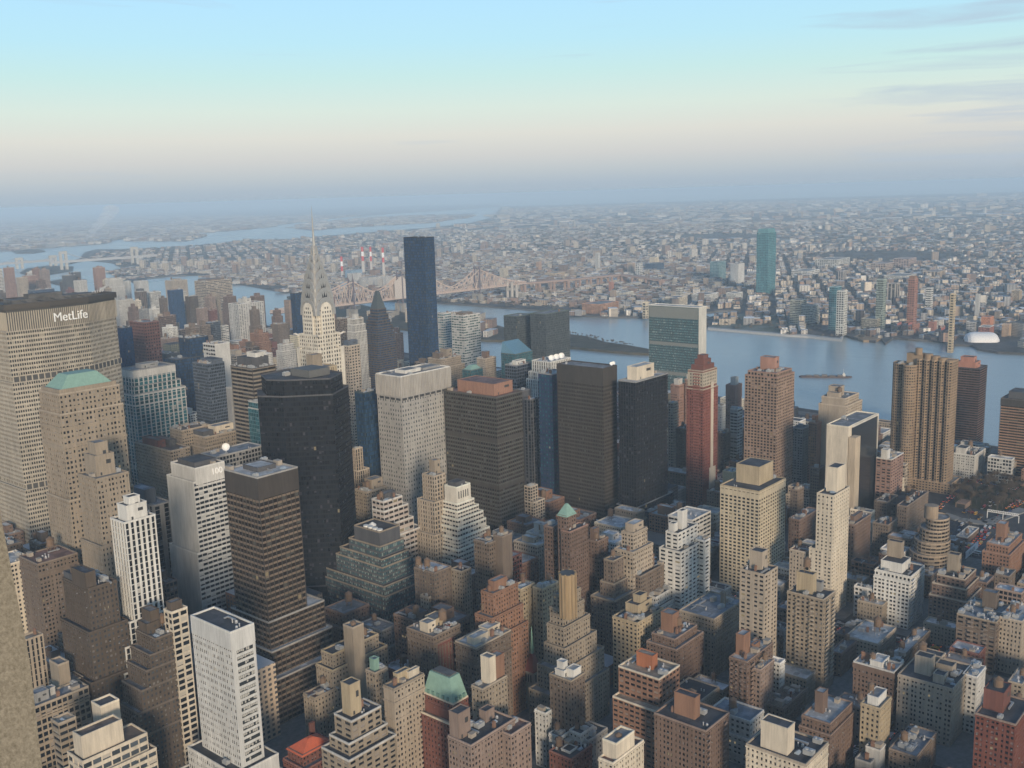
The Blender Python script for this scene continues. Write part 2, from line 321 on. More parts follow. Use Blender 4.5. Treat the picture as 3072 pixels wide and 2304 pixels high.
def make(name, label, cat, u0, v0, s, t, H, style, wall, steps=(), blank='', roof='grey', par=None, bulk=(), tank=(), units=None, sp=None,
         belts=(), balc='', glass=None, blind=None, lit=None, bw=None, fh=None, pr=None, spr=None, dp=None, hip=None, bc=None, group=None, rot=0, far=False, clean=False):
    """u0,v0 near corner; s east, t north; steps: (top z, extra west, east, south, north) from the top down, cumulative outlines"""
    rnd = random.Random(hash((round(u0),round(v0),round(H))) & 0xffffff)
    root = empty(name, (u0, v0, 0), label, cat, group); root.rotation_euler.z = rot
    wc = C[wall] if isinstance(wall, str) else wall
    k = .94+.12*rnd.random(); wc = tuple(round(c*k, 3) for c in wc)
    tiers = []; prev = (0, 0, 0, 0); z1 = H
    for (zt, *ex) in list(steps): tiers.append((z1, zt, prev)); prev = tuple(ex); z1 = zt
    tiers.append((z1, 0, prev))
    mw = MB(); msp = MB() if sp else mw; mr = MB(); mp = MB(); gl = []; st = None
    if ST[style]:
        st = list(ST[style])
        for i, q in ((0,bw),(1,fh),(2,pr),(3,spr),(4,dp)):
            if q is not None: st[i] = q
    for (za, zb, (w, e, so, no)) in tiers:
        x0, x1, y0, y1 = -w, s+e, -so, t+no
        if st: face_grid(mw, msp, gl, x0, x1, y0, y1, zb, za, st, blank)
        else: mw.box(x0, x1, y0, y1, zb, za)
        roofdeck(mr, mp, x0, x1, y0, y1, za)
    for (zb0, zb1, pj) in belts:      # belt courses and solid bands
        for (za, zb, (w, e, so, no)) in tiers:
            if zb < (zb0+zb1)/2 <= za: mw.box(-w-pj, s+e+pj, -so-pj, t+no+pj, zb0, zb1)
    if style in ('brick', 'apt', 'dense') and not far:      # cornice and string courses
        for (za, zb, (w, e, so, no)) in tiers[:3]:
            mw.box(-w-.35, s+e+.35, -so-.35, t+no+.35, za-.75, za-.12)
        for zc in [q for q in (H*rnd.uniform(.8,.88), rnd.uniform(9,14)) if rnd.random() < .7]:
            for (za, zb, (w, e, so, no)) in tiers:
                if zb < zc < za-2: mw.box(-w-.14, s+e+.14, -so-.14, t+no+.14, zc, zc+.4)
    if balc and st:
        bl = MB(); fhh = H/max(1, round(H/st[1]))
        w, e, so, no = tiers[0][2]
        for spec in balc.split():
            fc, a, b = spec[0], float(spec[1:].split('-')[0])/100, float(spec.split('-')[1])/100
            for j in range(2, int(H/fhh)):
                z = j*fhh
                if fc == 'S': bl.box(s*a, s*b, -1.5, -.05, z-.12, z+.1); bl.box(s*a, s*b, -1.5, -1.38, z+.1, z+1.05)
                elif fc == 'W': bl.box(-1.5, -.05, t*a, t*b, z-.12, z+.1); bl.box(-1.5, -1.38, t*a, t*b, z+.1, z+1.05)
        bl.build('balcony', wallmat(tuple(min(.7, c*1.25+.03) for c in wc)), root)['kind'] = 'stuff'
    mw.build('wall', wallmat(wc), root)
    if sp: msp.build('spandrel', wallmat(C[sp] if isinstance(sp, str) else sp), root)
    if st:
        gc = G[glass or st[5]]; bb = st[6] if blind is None else blind
        glass_obj(gl, glassmat(gc, bb, bc or tuple(round(min(.45, (.03 if style in ('curtain','mull','band','vert','none') else .11)+.55*c), 2) for c in wc),   .2, st[7] if lit is None else lit), root)
    rc = dict(grey=(.20,.20,.20), light=(.42,.42,.41), dark=(.06,.06,.065), blue=(.19,.21,.235), red=(.19,.11,.09), tan=(.30,.25,.19), brown=(.13,.10,.08), white=(.6,.6,.6), green=(.10,.22,.17))[roof]
    mr.build('roof', roofmat(rc), root)
    pc = tuple(min(.75, c*1.18+.03) for c in wc) if par is None else (C[par] if isinstance(par, str) else par)
    mp.build('parapet', wallmat(pc), root)
    # bulkheads in fractions of the top roof: x0,x1,y0,y1,height[,colour]
    occupied = []; w, e, so, no = tiers[0][2]
    for bk in bulk:
        a, b, c, d, h = bk[:5]; col = bk[5] if len(bk) > 5 else wc
        col = C[col] if isinstance(col, str) else col
        z0 = H+(bk[6] if len(bk) > 6 else 0)
        bo = MB(); X0, X1, Y0, Y1 = s*a, s*b, t*c, t*d
        bo.box(X0, X1, Y0, Y1, z0+.02, z0+h); bo.box(X0-.15, X0+.35, Y0-.15, Y1+.15, z0+h, z0+h+.6); bo.box(X1-.35, X1+.15, Y0-.15, Y1+.15, z0+h, z0+h+.6)
        bo.box(X0+.35, X1-.35, Y0-.15, Y0+.35, z0+h, z0+h+.6); bo.box(X0+.35, X1-.35, Y1-.35, Y1+.15, z0+h, z0+h+.6)
        bb = bo.build('bulkhead', wallmat(tuple(round(q, 3) for q in col)), root)
        if not far:
            rb = MB(); rb.box(X0+.36, X1-.36, Y0+.36, Y1-.36, z0+h, z0+h+.12); rb.build('roof', roofmat(rc), bb)
            if min(X1-X0, Y1-Y0) > 6 and h > 3.5 and rnd.random() < .75:
                lv = MB(); lv.box(X0+(X1-X0)*.2, X0+(X1-X0)*.2+1.2, Y0-.06, Y0-.01, z0+.4, z0+2.5); lv.box(X0+(X1-X0)*.55, X0+(X1-X0)*.8, Y0-.06, Y0-.01, z0+h*.55, z0+h*.75)
                lv.build('door_and_louvre', plain('louvre_dark', (.05,.05,.05), .6), bb)
        if h < 14: occupied.append((X0-1, X1+1, Y0-1, Y1+1))
        else: occupied.append((X0-1, X1+1, Y0-1, Y1+1))
    if st and not far and style in ('brick', 'apt', 'wide', 'dense') and math.hypot(u0, v0) < 950:      # air conditioners in the window openings
        ac = MB(); sg = MB()
        for (x0, x1, y0, y1, zb, za, bw_, fh_) in gl:
            d_ = st[4]
            for fc, L_, n_ in (('S', x1-x0, 0), ('W', y1-y0, 0)):
                nc = max(1, round((L_+2*d_)/st[0])); w_ = (L_+2*d_)/nc; nf = max(1, round((za-zb)/fh_))
                for q in range(int(nc*nf*.04)):
                    i_, j_ = rnd.randrange(nc), rnd.randrange(nf); cx_ = -d_+(i_+.5)*w_; zz = zb+j_*fh_+fh_*st[3]*.6
                    if fc == 'S': ac.box(x0+cx_-.35, x0+cx_+.35, y0-d_-.3, y0+.1, zz, zz+.45)
                    else: ac.box(x0-d_-.3, x0+.1, y0+cx_-.35, y0+cx_+.35, zz, zz+.45)
        if ac.bx: ac.build('air_conditioner', plain('unit_metal', (.28,.28,.27), .5, .3), root)['kind'] = 'stuff'
    if style in ('brick', 'apt') and not tank and not hip and s > 9 and t > 7 and rnd.random() < .6: tank = ((rnd.uniform(.2,.8), rnd.uniform(.3,.8)),)
    for (a, b, *q) in tank:
        prop('water_tank', root, s*a, t*b, H+(q[0] if q else 0), min(1.25, max(.8, min(s, t)/16)), rnd.random()*6)
    if hip:
        hh, col, inset, ridge = hip[:4]
        x0, x1, y0, y1 = inset, s-inset, inset, t-inset
        if len(hip) > 4: x0, x1, y0, y1 = s*hip[4], s*hip[5], t*hip[6], t*hip[7]
        z = H+(hip[8] if len(hip) > 8 else .1)
        hb = MB(); q = ridge
        hb.prism([(x0,y0),(x1,y0),(x1,y1),(x0,y1)], z, z+hh, [(x0+(x1-x0)*q,y0+(y1-y0)*q),(x1-(x1-x0)*q,y0+(y1-y0)*q),(x1-(x1-x0)*q,y1-(y1-y0)*q),(x0+(x1-x0)*q,y1-(y1-y0)*q)])
        hb.build('pitched_roof', plain('roof_tile', C[col] if isinstance(col, str) else col, .7), root)
    if units is None: units = max(3, min(18, int(s*t/48)))
    if far: units = 0
    tries = 0; put = 0
    cand = [(0, s, 0, t, H, occupied)]
    for i, (za, zb, ex) in enumerate(tiers[1:], 1):
        px_ = tiers[i-1][2]; w, e, so, no = ex
        if w-px_[0] > 4: cand.append((-w, -px_[0], 0, t, za, []))
        if so-px_[2] > 4: cand.append((0, s, -so, -px_[2], za, []))
    while put < units and tries < 90:
        tries += 1; x0, x1, y0, y1, z, oc = cand[0] if rnd.random() < .7 else rnd.choice(cand)
        if x1-x0 < 4 or y1-y0 < 4: continue
        X = rnd.uniform(x0+1.8, x1-1.8); Y = rnd.uniform(y0+1.8, y1-1.8)
        if hip and len(hip) == 4: break
        if any(a < X < b and c < Y < d for a, b, c, d in oc): continue
        kd = rnd.choice(['cooling_unit','roof_vent','skylight','duct','stair_hut','roof_vent','chimney','cooling_unit'] if not clean else ['cooling_unit','duct','roof_vent'])
        if min(x1-x0, y1-y0) < 9 and kd == 'duct': kd = 'roof_vent'
        prop(kd, root, X, Y, z+.08, rnd.uniform(.75, 1.15), rnd.choice((0, math.pi/2))); oc.append((X-2.4, X+2.4, Y-2.4, Y+2.4)); put += 1
    wmax = max(x[2][0] for x in tiers); emax = max(x[2][1] for x in tiers); smax = max(x[2][2] for x in tiers); nmax = max(x[2][3] for x in tiers)
    HEROES.append((u0-wmax, u0+s+emax, v0-smax, v0+t+nmax, H, label, name))
    r = Bld(); r.root, r.s, r.t, r.H, r.u, r.v, r.wc, r.mat = root, s, t, H, u0, v0, wc, wallmat(wc); return r
def b(c, L, Cx, Cy, Rx, H, style, wall, name, label, cat='building', keep=False, **k):
    u0, v0, s, t = spot(c, L, Cx, Cy, Rx, H)
    if c[0] == 'A': t = max(t, 8); s = max(s, 6)
    elif s > 2.2*t and not keep:      # corner column read too coarsely: hold both silhouettes, square up the plan
        v1 = v0+t; xr = px(c, Rx, 0)[0]
        for q in range(200):
            t += .5; s = edge(u0, v1-t, H, 1, 0, xr)
            if s <= 1.5*t: break
        v0 = v1-t
    return make(name, label, cat, u0, v0, max(s, 4), max(t, 4), H, style, wall, **k)
# ---------------------------------------------------------------- the near and middle city
OT, AT, OB, AB = 'office_tower', 'apartment_tower', 'office_block', 'apartment_block'
# bottom left
b('A1',683,770,150,962,150,'vert','white',OT,'slim white stone tower with tall black window stripes and stepped crown','tower',bw=3.4,pr=.42,
  steps=((92,3,0,0,0),(78,7,0,0,0),(64,10,0,2,0),(46,14,0,4,0),(28,18,0,6,0)),bulk=((.15,.8,.1,.75,9),(.3,.65,.2,.6,13)),roof='dark',par='white',blind=.05)
b('A1',840,962,868,1122,92,'brick','dkbrown',OB,'dark brown brick block stepping down in front of the slim white striped tower','building',
  steps=((84,4,0,0,0),(76,7,0,0,0),(66,11,0,0,0),(54,14,0,0,0),(40,18,0,0,0)),bulk=((.05,.5,.45,.9,6),(.25,.6,.5,.95,12)),tank=((.75,.6),),blind=.4,glass='grey')
b('A1',1020,1062,705,1160,104,'pane','cream',OB,'narrow cream office block with paired dark penthouse openings behind the brown stepped block','building',bulk=((.1,.8,.2,.8,5,'dkbrown'),),bw=4.2)
wsl = b('A1',1180,1425,830,1572,112,'punch',(.52,.52,.50),OT,'white slab tower with blank top band and open sunken roof rising from a terraced base','tower',
  steps=((38,6,6,4,5),(26,10,10,6,8),(14,13,16,6,8)),belts=((103,112,.12),),roof='dark',par='white',units=4,bw=1.9,fh=3.7,spr=.48,pr=.52,glass='dark',blank='S')
b('A1',450,502,1478,755,72,'ribbon','cream',OB,'cream stucco block with long open box penthouse at the bottom edge','building',
  steps=((61,2,11,3,4),(52,8,14,5,6)),roof='brown',units=0,par='cream',belts=((61.4,71.9,.12),),bw=5,pr=.12,fh=3.9,spr=.42,glass='grey')
b('A1',565,622,1290,738,74,'none','cream','penthouse_block','small cream cube house block with a dark sunken roof behind the long open box','building',units=0,roof='dark')
b('A1',332,362,1395,470,74,'ribbon','tan',OB,'tan low office block with pale flat roof beside the sunken-roof cube','building',roof='tan',units=1)
b('A1',150,212,1292,548,66,'pane','tan',OB,'tan brick block with pale blue roof and stone belt at the left edge','building',roof='blue',bulk=((.1,.35,.4,.95,5,'grey'),(.4,.5,.6,.9,4,'pale')),units=4,belts=((44,45.5,.3),(60,61,.3)))
b('A1',105,128,885,268,84,'vert','beige',OB,'beige office block with long vertical windows below a pale sloping roof beside the stone pier','building',roof='tan',units=1,par='beige')
b('A1',305,360,1030,412,78,'none','tan','stair_tower','small tan brick roof tower with one narrow slit window','tower',units=0,steps=((66,0,7,0,0),))
b('A1',388,545,560,722,118,'brick','dkbrown',OB,'large dark brown office block with a small arched octagonal tower on its corner','building',
  steps=((94,3,3,2,2),(66,6,3,4,3)),bulk=((.0,.35,.05,.6,9),(.05,.3,.6,1.0,4,'dkgrey')),blind=.35,glass='grey',par='dkbrown',roof='dark')
b('A1',118,232,405,480,88,'brick','brown',OB,'brown brick block with reddish flat roof left of the dark arched-tower block','building',roof='red',belts=((80,81.5,.4),),units=5)
b('A1',-40,62,402,200,76,'dense','cream',OB,'cream stone block with rows of small dark windows beside the stone pier','building',roof='light')
b('A1',-60,40,290,140,70,'brick','dkbrown',OB,'low dark brick block half hidden behind the stone pier','building',steps=())
b('B1',482,598,1330,800,146,'brick','tan',OT,'tan gothic brick tower with a stepped buttressed crown','tower',
  steps=((100,2,4,2,2),(60,5,8,4,4)),bulk=((.2,.78,.3,.9,14),(.3,.68,.4,.8,22)),fh=3.6,pr=.62,units=2,par='tan')
b('B1',240,322,792,742,196,'brick','tan',OT,'brown stone office tower with a long turquoise hipped roof','tower',
  steps=((182,1,1,1,1),(120,2,2,2,2),(70,8,8,6,4)),hip=(9,'copper',3,.22,.08,.92,.1,.9,3),bulk=((.03,.97,.05,.95,3.0),),fh=3.6,pr=.55,units=0,belts=((158,159.5,.5),(172,173,.5),(186,187,.4)),blind=.45,bw=2.9)
b('B1',738,828,652,1088,158,'vert','pale',OT,'grey stone tower with teal glass strips and a zigzag diamond crown','tower',
  steps=((142,2,4,2,2),(134,3,8,3,3)),bulk=((.3,.7,.3,.7,4,'grey'),),glass='teal',bw=5.5,pr=.24,spr=.12,belts=((151,158,.25),(132.5,134,.5),(122,123.5,.4)),roof='grey',par='grey',units=3,blind=.1)
b('B1',838,1062,1152,1182,92,'dense','tan',OB,'broad tan office block with a red box penthouse on its roof','building',bulk=((.05,.42,.35,.8,7,'red'),(.55,.85,.3,.7,6,'dkgrey')),roof='brown',units=5)
b('B1',1055,1110,1020,1308,104,'dense','tan',OB,'tan block with crowded flat roof behind the red penthouse block','building',roof='brown')
b('B1',1195,1280,1066,1490,98,'brick','tan',OB,'tan setback block with pale penthouses left of the striped brown tower','building',steps=((88,3,3,2,2),),bulk=((.4,.95,.3,.8,7,'cream'),(0,.3,.2,.9,5,'dkgrey')))
b('B1',1062,1212,1262,1395,134,'ribbon','pale',OT,'pale grey office tower with blank end wall and the number 100 near its roof','tower',
  steps=((124,2,0,0,4),(70,4,0,0,6)),blank='W',bulk=((.12,.85,.15,.85,3,'dkgrey'),),roof='dark',par='white',bw=4,fh=3.6,spr=.44,units=1,belts=((122,134,.15),))
b('B1',805,950,1495,1062,96,'vert','grey',OB,'grey office block with metal roof and large square windows behind the white striped tower','building',bw=7,pr=.5,roof='blue',units=3,bulk=((.0,.6,.3,.9,11,'slate'),))
b('B1',1250,1345,1190,1640,128,'pane','grey',OB,'grey roofed office block with a white satellite dish behind the brown banded tower','building',roof='blue',units=4)
b('F',673,772,1437,893,158,'band','bronze',OT,'dark brown office tower with tan horizontal bands and a blank top storey','tower',
  sp=(.185,.14,.10),steps=((64,0,14,0,6),(46,2,16,4,10),(30,8,20,10,12)),belts=((144.5,158,.12),),bw=3.4,pr=.14,spr=.34,fh=3.75,roof='light',par='steel',bulk=((.3,.75,.35,.8,2.5,'dkgrey'),),units=6,lit=.004,blind=.2,glass='bronze')
b('B1',705,762,385,822,165,'mull','navy',OT,'dark navy glass tower between the lettered slab and the red brown block','tower',roof='dark',par='dkgrey',glass='blue')
b('B1',805,895,352,988,158,'punch',(.15,.075,.06),OT,'dark red brown box tower with small square windows','tower',bw=4,fh=4.5,pr=.5,spr=.5,glass='dark',roof='grey',blind=.1,units=5)
b('B1',1110,1172,452,1296,152,'curtain','black',OT,'black glass box tower with pale roof edge behind the zigzag crown','tower',roof='grey',steps=((128,22,0,4,4),),lit=.01)
b('B1',1262,1335,488,1428,146,'ribbon','pale',OT,'white slab tower with a blank bright side wall and striped west face','tower',blank='S',fh=5,roof='grey',steps=())
b('B1',1196,1290,612,1396,146,'mull','slate',OT,'slate grey office tower with lighter mullioned upper right side','tower',bulk=((.4,1,.1,.9,4,'slate'),),roof='dark',par='slate')
b('B1',1405,1432,760,1452,140,'none','grey','chimney_tower','plain light grey shaft beside the slate tower','tower',units=0)
b('B1',1434,1568,640,1715,166,'band','bronze',OT,'brown tower striped with beige horizontal bands and a dark curved penthouse','tower',sp=(.26,.22,.17),bulk=((.2,.9,.2,.9,9,'dkgrey'),(.45,.8,.3,.7,13,'white')),roof='dark',fh=4,spr=.42)
b('B1',1545,1600,850,1672,138,'curtain',(.12,.22,.25),OT,'teal glass office tower half hidden by the black faceted tower','tower',glass='teal',bw=2.6,fh=3.8,steps=((132,1,6,2,0),),roof='blue',blind=.15,par='pale')
# middle
b('B2',315,350,640,540,182,'vert','yellow',OT,'golden stone tower whose crown of ribbed buttresses peeps over the black faceted tower','tower',bw=2.4,pr=.6,bulk=((.1,.5,.2,.7,12,'tan'),),par='yellow',units=1)
b('B2',575,612,498,682,150,'brick','beige',AT,'beige slab tower with dark glass penthouse right of the silver spired tower','tower',steps=((90,0,4,2,2),),bulk=((.05,.9,.1,.9,6,'slate'),),bw=4,fh=3.6,pr=.42)
b('B2',605,640,330,706,158,'vert','pale',AT,'pale stepped apartment tower with vertical ribs behind the beige slab','tower',steps=((150,0,2,1,1),(140,0,3,2,2)),bulk=((.3,.7,.3,.7,6),))
b('B2',520,552,330,622,130,'gridw','brown',AT,'brown apartment slab with pale window grid right of the silver spire','tower',blind=.8)
b('B2',783,935,690,1243,172,'punch','steel',OT,'grey metal clad tower with ribbed top band and small square windows','tower',belts=((153.5,171.9,.18),),bw=3.1,fh=4.0,pr=.58,spr=.52,
  bulk=((.25,.55,.3,.75,2.5,'white'),(.6,.95,.3,.7,1.5,'grey')),roof='grey',par='white',units=4,glass='grey',blind=.4)
b('B2',650,690,790,800,150,'curtain',(.015,.035,.045),OT,'dark teal glass tower left of the ribbed metal tower','tower',glass='blue',roof='grey')
b('F',1331,1488,1195,1567,152,'band','bronze',OT,'dark tower with fine grey bands and a pinkish brown roof box','tower',sp=(.09,.088,.075),bulk=((.18,.88,.12,.82,10,(.30,.17,.12)),),fh=3.7,bw=2.8,pr=.2,spr=.42,roof='red',units=3,
  steps=((30,3,3,3,3),),belts=((112,116,.1),(70,74,.1)),blind=.12)
b('B2',1070,1145,1310,1216,106,'vert','beige',OT,'slender beige stone tower with spiky pinnacles beside the white ziggurat','tower',steps=((86,4,2,3,3),(60,7,4,5,4)),bulk=((.45,.95,.35,.8,11,'tan'),),bw=3,pr=.5,spr=.35,par='beige',units=1)
b('B2',757,830,1468,948,92,'band','pale',OT,'pink white office block with striped terraces stepping down to the right','building',sp=(.50,.43,.38),fh=4.2,spr=.5,
  steps=((84,0,6,0,0),(72,0,11,0,0),(62,0,19,2,2),(50,0,24,2,2),(38,0,32,4,2)),tank=((.2,.5),),bulk=((.3,.9,.4,.9,4,'dkgrey'),),bw=5,pr=.1)
b('B2',648,690,1400,850,84,'brick','tan',OB,'tan brick block with brown penthouses behind the pink white terraces','building',bulk=((.4,.95,.2,.8,8,'tan'),(.3,.5,.3,.8,5,'brown')))
b('B2',636,655,1140,700,104,'vert','beige',OB,'narrow beige brick tower glimpsed right of the black faceted tower','tower',steps=((84,0,5,2,2),))
b('A2',576,635,800,703,78,'none','tan','bulkhead_tower','tall plain tan brick tower box above the bay windowed apartment house','tower',units=0,tank=((.5,.5,-4),))
b('A2',440,510,965,795,62,'brick','tan',AB,'tan apartment house with curved bays and a tall box tower on top','building',steps=((54,3,4,3,2),(30,10,6,6,3)),par='yellow',roof='dark',blind=.5,units=7)
b('A2',330,400,1235,560,43,'brick','tan',AB,'lower tan brick wing with roof garden left of the bay windowed house','building',roof='red',units=6,par='tan')
b('A2',520,628,1380,812,62,'wide','tan',AB,'tan apartment house with hollow brick roof tower and white roof edges','building',steps=((52,4,2,2,0),(46,8,4,6,2)),bulk=((.2,.55,.35,.85,17,'yellow'),),roof='dark',par='pale',units=3)
b('A2',825,890,1180,1078,68,'brick','beige',AB,'slim beige apartment tower with blank white west wall','tower',blank='W',roof='grey',belts=((60,61,.4),(50,50.8,.3)),bulk=((.3,.7,.5,.9,5,'yellow'),(.6,.95,.3,.6,4,'cream')),par='tan')
b('A2',750,775,1080,850,63,'brick','tan',AB,'narrow tan apartment house with green roof terrace left of the slim beige tower','building',roof='blue',bulk=((.2,.6,.3,.8,7,'copper'),))
b('A2',1225,1368,1530,1640,55,'brick','pink',AB,'pink brick apartment house with square roof tower and terrace garden','building',bulk=((.02,.28,.55,.95,14,'pink'),(.65,.85,.6,.9,6,'pink')),roof='dark',units=7,blind=.35)
b('A3',-45,68,1465,190,52,'brick','pink',AB,'pink brick wing with reddish roof beside the church','building',roof='red',units=2)
b('A2',1410,1440,1180,1592,66,'brick','tan',AB,'brick house with white chimney wall and balconies between mansard hotel and church','building',bulk=((.35,.6,.1,.9,15,'cream'),(.6,1,.2,.9,13,'orange')),units=1)
b('A2',970,1135,855,1300,66,'brick','brown',AB,'brown brick apartment house with pale penthouses left of the corniced twin block','building',bulk=((.1,.4,.3,.6,6,'cream'),(.5,.9,.4,.8,5,'yellow')),belts=((61,62,.5),),units=7,roof='grey')
b('A2',1270,1398,925,1615,63,'brick','brown',AB,'broad brown apartment block with cream cornice belts and roof terraces','building',belts=((51,52.3,.6),(56,56.6,.4),(62,63,.6)),bulk=((.1,.5,.25,.6,4,'cream'),(.55,.9,.35,.8,4.5,'cream')),units=8,roof='light',par='beige')
b('A2',1130,1165,900,1270,60,'brick','red',AB,'recessed dark red brick wing between the two brown apartment blocks','building',roof='dark',units=2,bulk=((.2,.35,.2,.5,8,'red'),(.7,.85,.2,.5,8,'red')))
b('A2',1430,1505,590,1660,84,'brick','orange',AB,'rust orange brick apartment house with white railed top terrace','building',steps=((70,4,2,2,2),(58,8,4,4,4)),bulk=((.2,.7,.3,.8,6,'orange'),),tank=((.05,.95,-14),),par='orange')
b('A2',1015,1140,460,1245,68,'brick','brown',AB,'plain dark brown block with a silver roof crowded with white boxes','building',roof='white',tank=((.1,.85),(.2,.5)),units=9,glass='grey')
b('A2',1245,1310,450,1370,66,'brick','tan',AB,'low tan and brown block right of the silver roofed brown block','building',roof='dark')
b('A2',1060,1105,610,1155,50,'brick','beige',AB,'small beige block at the corner of the dark ziggurat tower','building',roof='grey')
b('A2',1386,1480,275,1548,92,'brick','brown',AB,'brown brick tower with ornate top windows and a white wall sign','building',tank=((.8,.6),),belts=((82,83,.3),),units=4)
b('A2',1548,1560,235,1622,96,'none','brown',AB,'blank brown brick slab right of the ornate brown tower','building',steps=((60,3,0,0,0),),tank=((.4,.5),))
# middle right
b('A3',356,412,108,470,100,'brick','brick',AT,'brick apartment tower with a pale green pyramid roof','tower',hip=(8,'copper',-.5,.42),units=0,par='brown')
b('A3',283,325,175,420,86,'brick','brick',AB,'brick wing left of the green pyramid tower','building',blank='',units=2)
b('A3',392,432,205,545,90,'brick','brick',AB,'brick wing with red arched attic windows under the green pyramid tower','building',belts=((78,79,.3),),par='rose',roof='dark')
b('A3',545,600,265,670,72,'brick','brick',AB,'stepped brick wing right of the green pyramid tower','building',bulk=((.1,.5,.4,.9,9,'brick'),),steps=((58,0,4,2,2),))
b('A3',752,825,215,912,82,'dense','beige',OB,'beige ziggurat topped loft building with pale flat roof','building',steps=((70,5,3,3,3),(40,8,5,5,4)),bulk=((.15,.85,.15,.85,6,'beige'),),roof='light',par='beige')
b('A3',1025,1102,215,1225,76,'wide','white',AB,'white brick apartment house with dark balconies and stepped top','building',steps=((64,4,6,5,3),),bulk=((.4,.65,.3,.7,14,'white'),(.1,.3,.5,.9,6,'white')),par='white',units=4,roof='dark')
b('A3',1225,1268,260,1300,66,'wide','white',AB,'white apartment wing with green roof right of the dark balconied house','building',roof='blue')
b('A3',1040,1190,130,1305,62,'ribbon','pale',OB,'long low parking block with cars on its white roof','building',roof='light',units=4)
b('B3',885,965,1545,1110,34,'mull','black',OB,'low black office podium with a pale roof at the foot of the pinstriped tower','building',steps=())
b('A3',655,700,385,765,68,'brick','brown',AT,'dark brown apartment tower with a lighter square top','tower',steps=((52,2,2,2,2),(42,8,7,6,6)),units=1,par='tan')
b('A3',790,870,480,1058,52,'brick','brown',AB,'brown apartment house with two water tank towers on a dark roof','building',tank=((.4,.6),(.6,.8)),bulk=((.5,.62,.4,.7,9,'brick'),),roof='dark')
b('A3',863,965,610,1098,34,'brick','white',AB,'low white house group with terraces right of the two tank house','building',steps=((27,4,0,3,0),),par='white',roof='dark')
b('A3',66,128,560,215,71,'brick','yellow',AB,'yellow brick apartment wing with light roof, nearer the orange house of the yellow pair','building',roof='light',tank=((.8,.9),))
b('A3',218,262,560,365,71,'brick','yellow',AB,'yellow brick apartment wing beside the octagonal topped tower','building',roof='light',units=5)
b('A3',370,392,605,500,86,'brick','tan',AT,'brown ziggurat apartment tower with a tan octagonal tank house','tower',steps=((78,2,2,1,1),(68,4,5,3,2),(56,6,9,5,3),(44,12,14,7,4),(30,18,15,10,6)),units=0,par='tan')
b('A3',697,850,770,1010,50,'apt','yellow',AB,'yellow brick apartment house with big terrace penthouse','building',bulk=((.35,.9,.35,.85,7,'yellow'),(.5,.75,.4,.7,12,'yellow')),roof='dark',par='yellow',blind=.2)
b('A3',940,1082,870,1220,47,'brick','brick',AB,'orange red brick apartment house with stepped terraces and square tank tower','building',steps=((42,3,3,3,2),),bulk=((.3,.6,.4,.9,12,'orange'),),blind=.35,par='pink')
b('A3',1112,1325,745,1510,42,'brick','tan',AB,'large ornate brown hotel with green dormers and a blue roof','building',belts=((38,39,.6),(33,33.7,.5),(28,28.8,.4)),bulk=((.55,.62,.2,.3,10,'tan'),),roof='blue',units=9,blind=.35)
b('A3',1485,1640,470,1720,84,'wide','beige',AT,'pale beige apartment slab with dark flat roof and a taller bulkhead','tower',bulk=((.35,.8,.3,.8,12,'beige'),),roof='dark',par='beige',bw=4,pr=.5,fh=2.9)
b('A3',306,440,1130,525,56,'brick','brown',AB,'brown and tan apartment tower topped with white terrace houses','tower',bulk=((.1,.65,.4,.8,4,'white'),(.35,.9,.1,.45,4.5,'white'),(.25,.55,.5,.8,8,'white')),units=0,par='tan',roof='light')
b('A3',733,985,1118,1112,60,'wide','orange',AB,'red brick tower with white cross shaped window lattice and pale roof','tower',bulk=((.38,.62,.35,.75,8,(.36,.14,.07)),),roof='tan',par='cream',units=5,sp='orange',
  steps=((44,6,0,6,0),),bw=3.6,pr=.25)
b('A3',955,1275,1440,1420,50,'brick','brick',AB,'brick apartment block with dark roof and a plain orange brick tower box','building',bulk=((.3,.52,.35,.75,12,'orange'),),roof='dark',par='pink',units=4,balc='S2-12 S70-82')
b('A3',658,720,1520,832,66,'none','cream','tank_house','cream brick chamfered tank house with open top','tower',units=0,tank=((.5,.5,-5),))
b('A3',610,700,1640,890,58,'brick','cream',AB,'cream terraced apartment house below the chamfered tank house','building',units=3,roof='red')
b('A3',1420,1530,1010,1690,46,'apt','brick',AB,'brick apartment house with white balconies and a red tank tower','building',bulk=((.2,.45,.5,.95,13,'orange'),(.5,.7,.3,.5,4,'orange')),roof='light',balc='W15-30 W45-60 W75-90 S10-22 S40-52',blind=.5)
b('A3',305,440,1615,570,22,'brick','red',AB,'low red brick house with red and white painted roof hatch','building',roof='dark',bulk=((.25,.6,.3,.7,1,'white'),(.85,1,.6,.9,3,'white')))
b('A3',440,548,1500,665,24,'brick','grey',AB,'grey low house with dark crowded roof behind the red one','building',roof='dark')
b('A3',245,282,1330,312,34,'brick','white','townhouse','narrow white townhouse with green mansard beside the brown tan tower','building',units=1,roof='green')
b('A3',312,372,1480,440,25,'brick','white','townhouse','white stone townhouse row below the brown tan tower','building',roof='grey')
b('A3',440,500,1460,580,28,'brick','pale','townhouse','pale painted townhouse with black roof right of the white stone row','building',roof='dark',units=2)
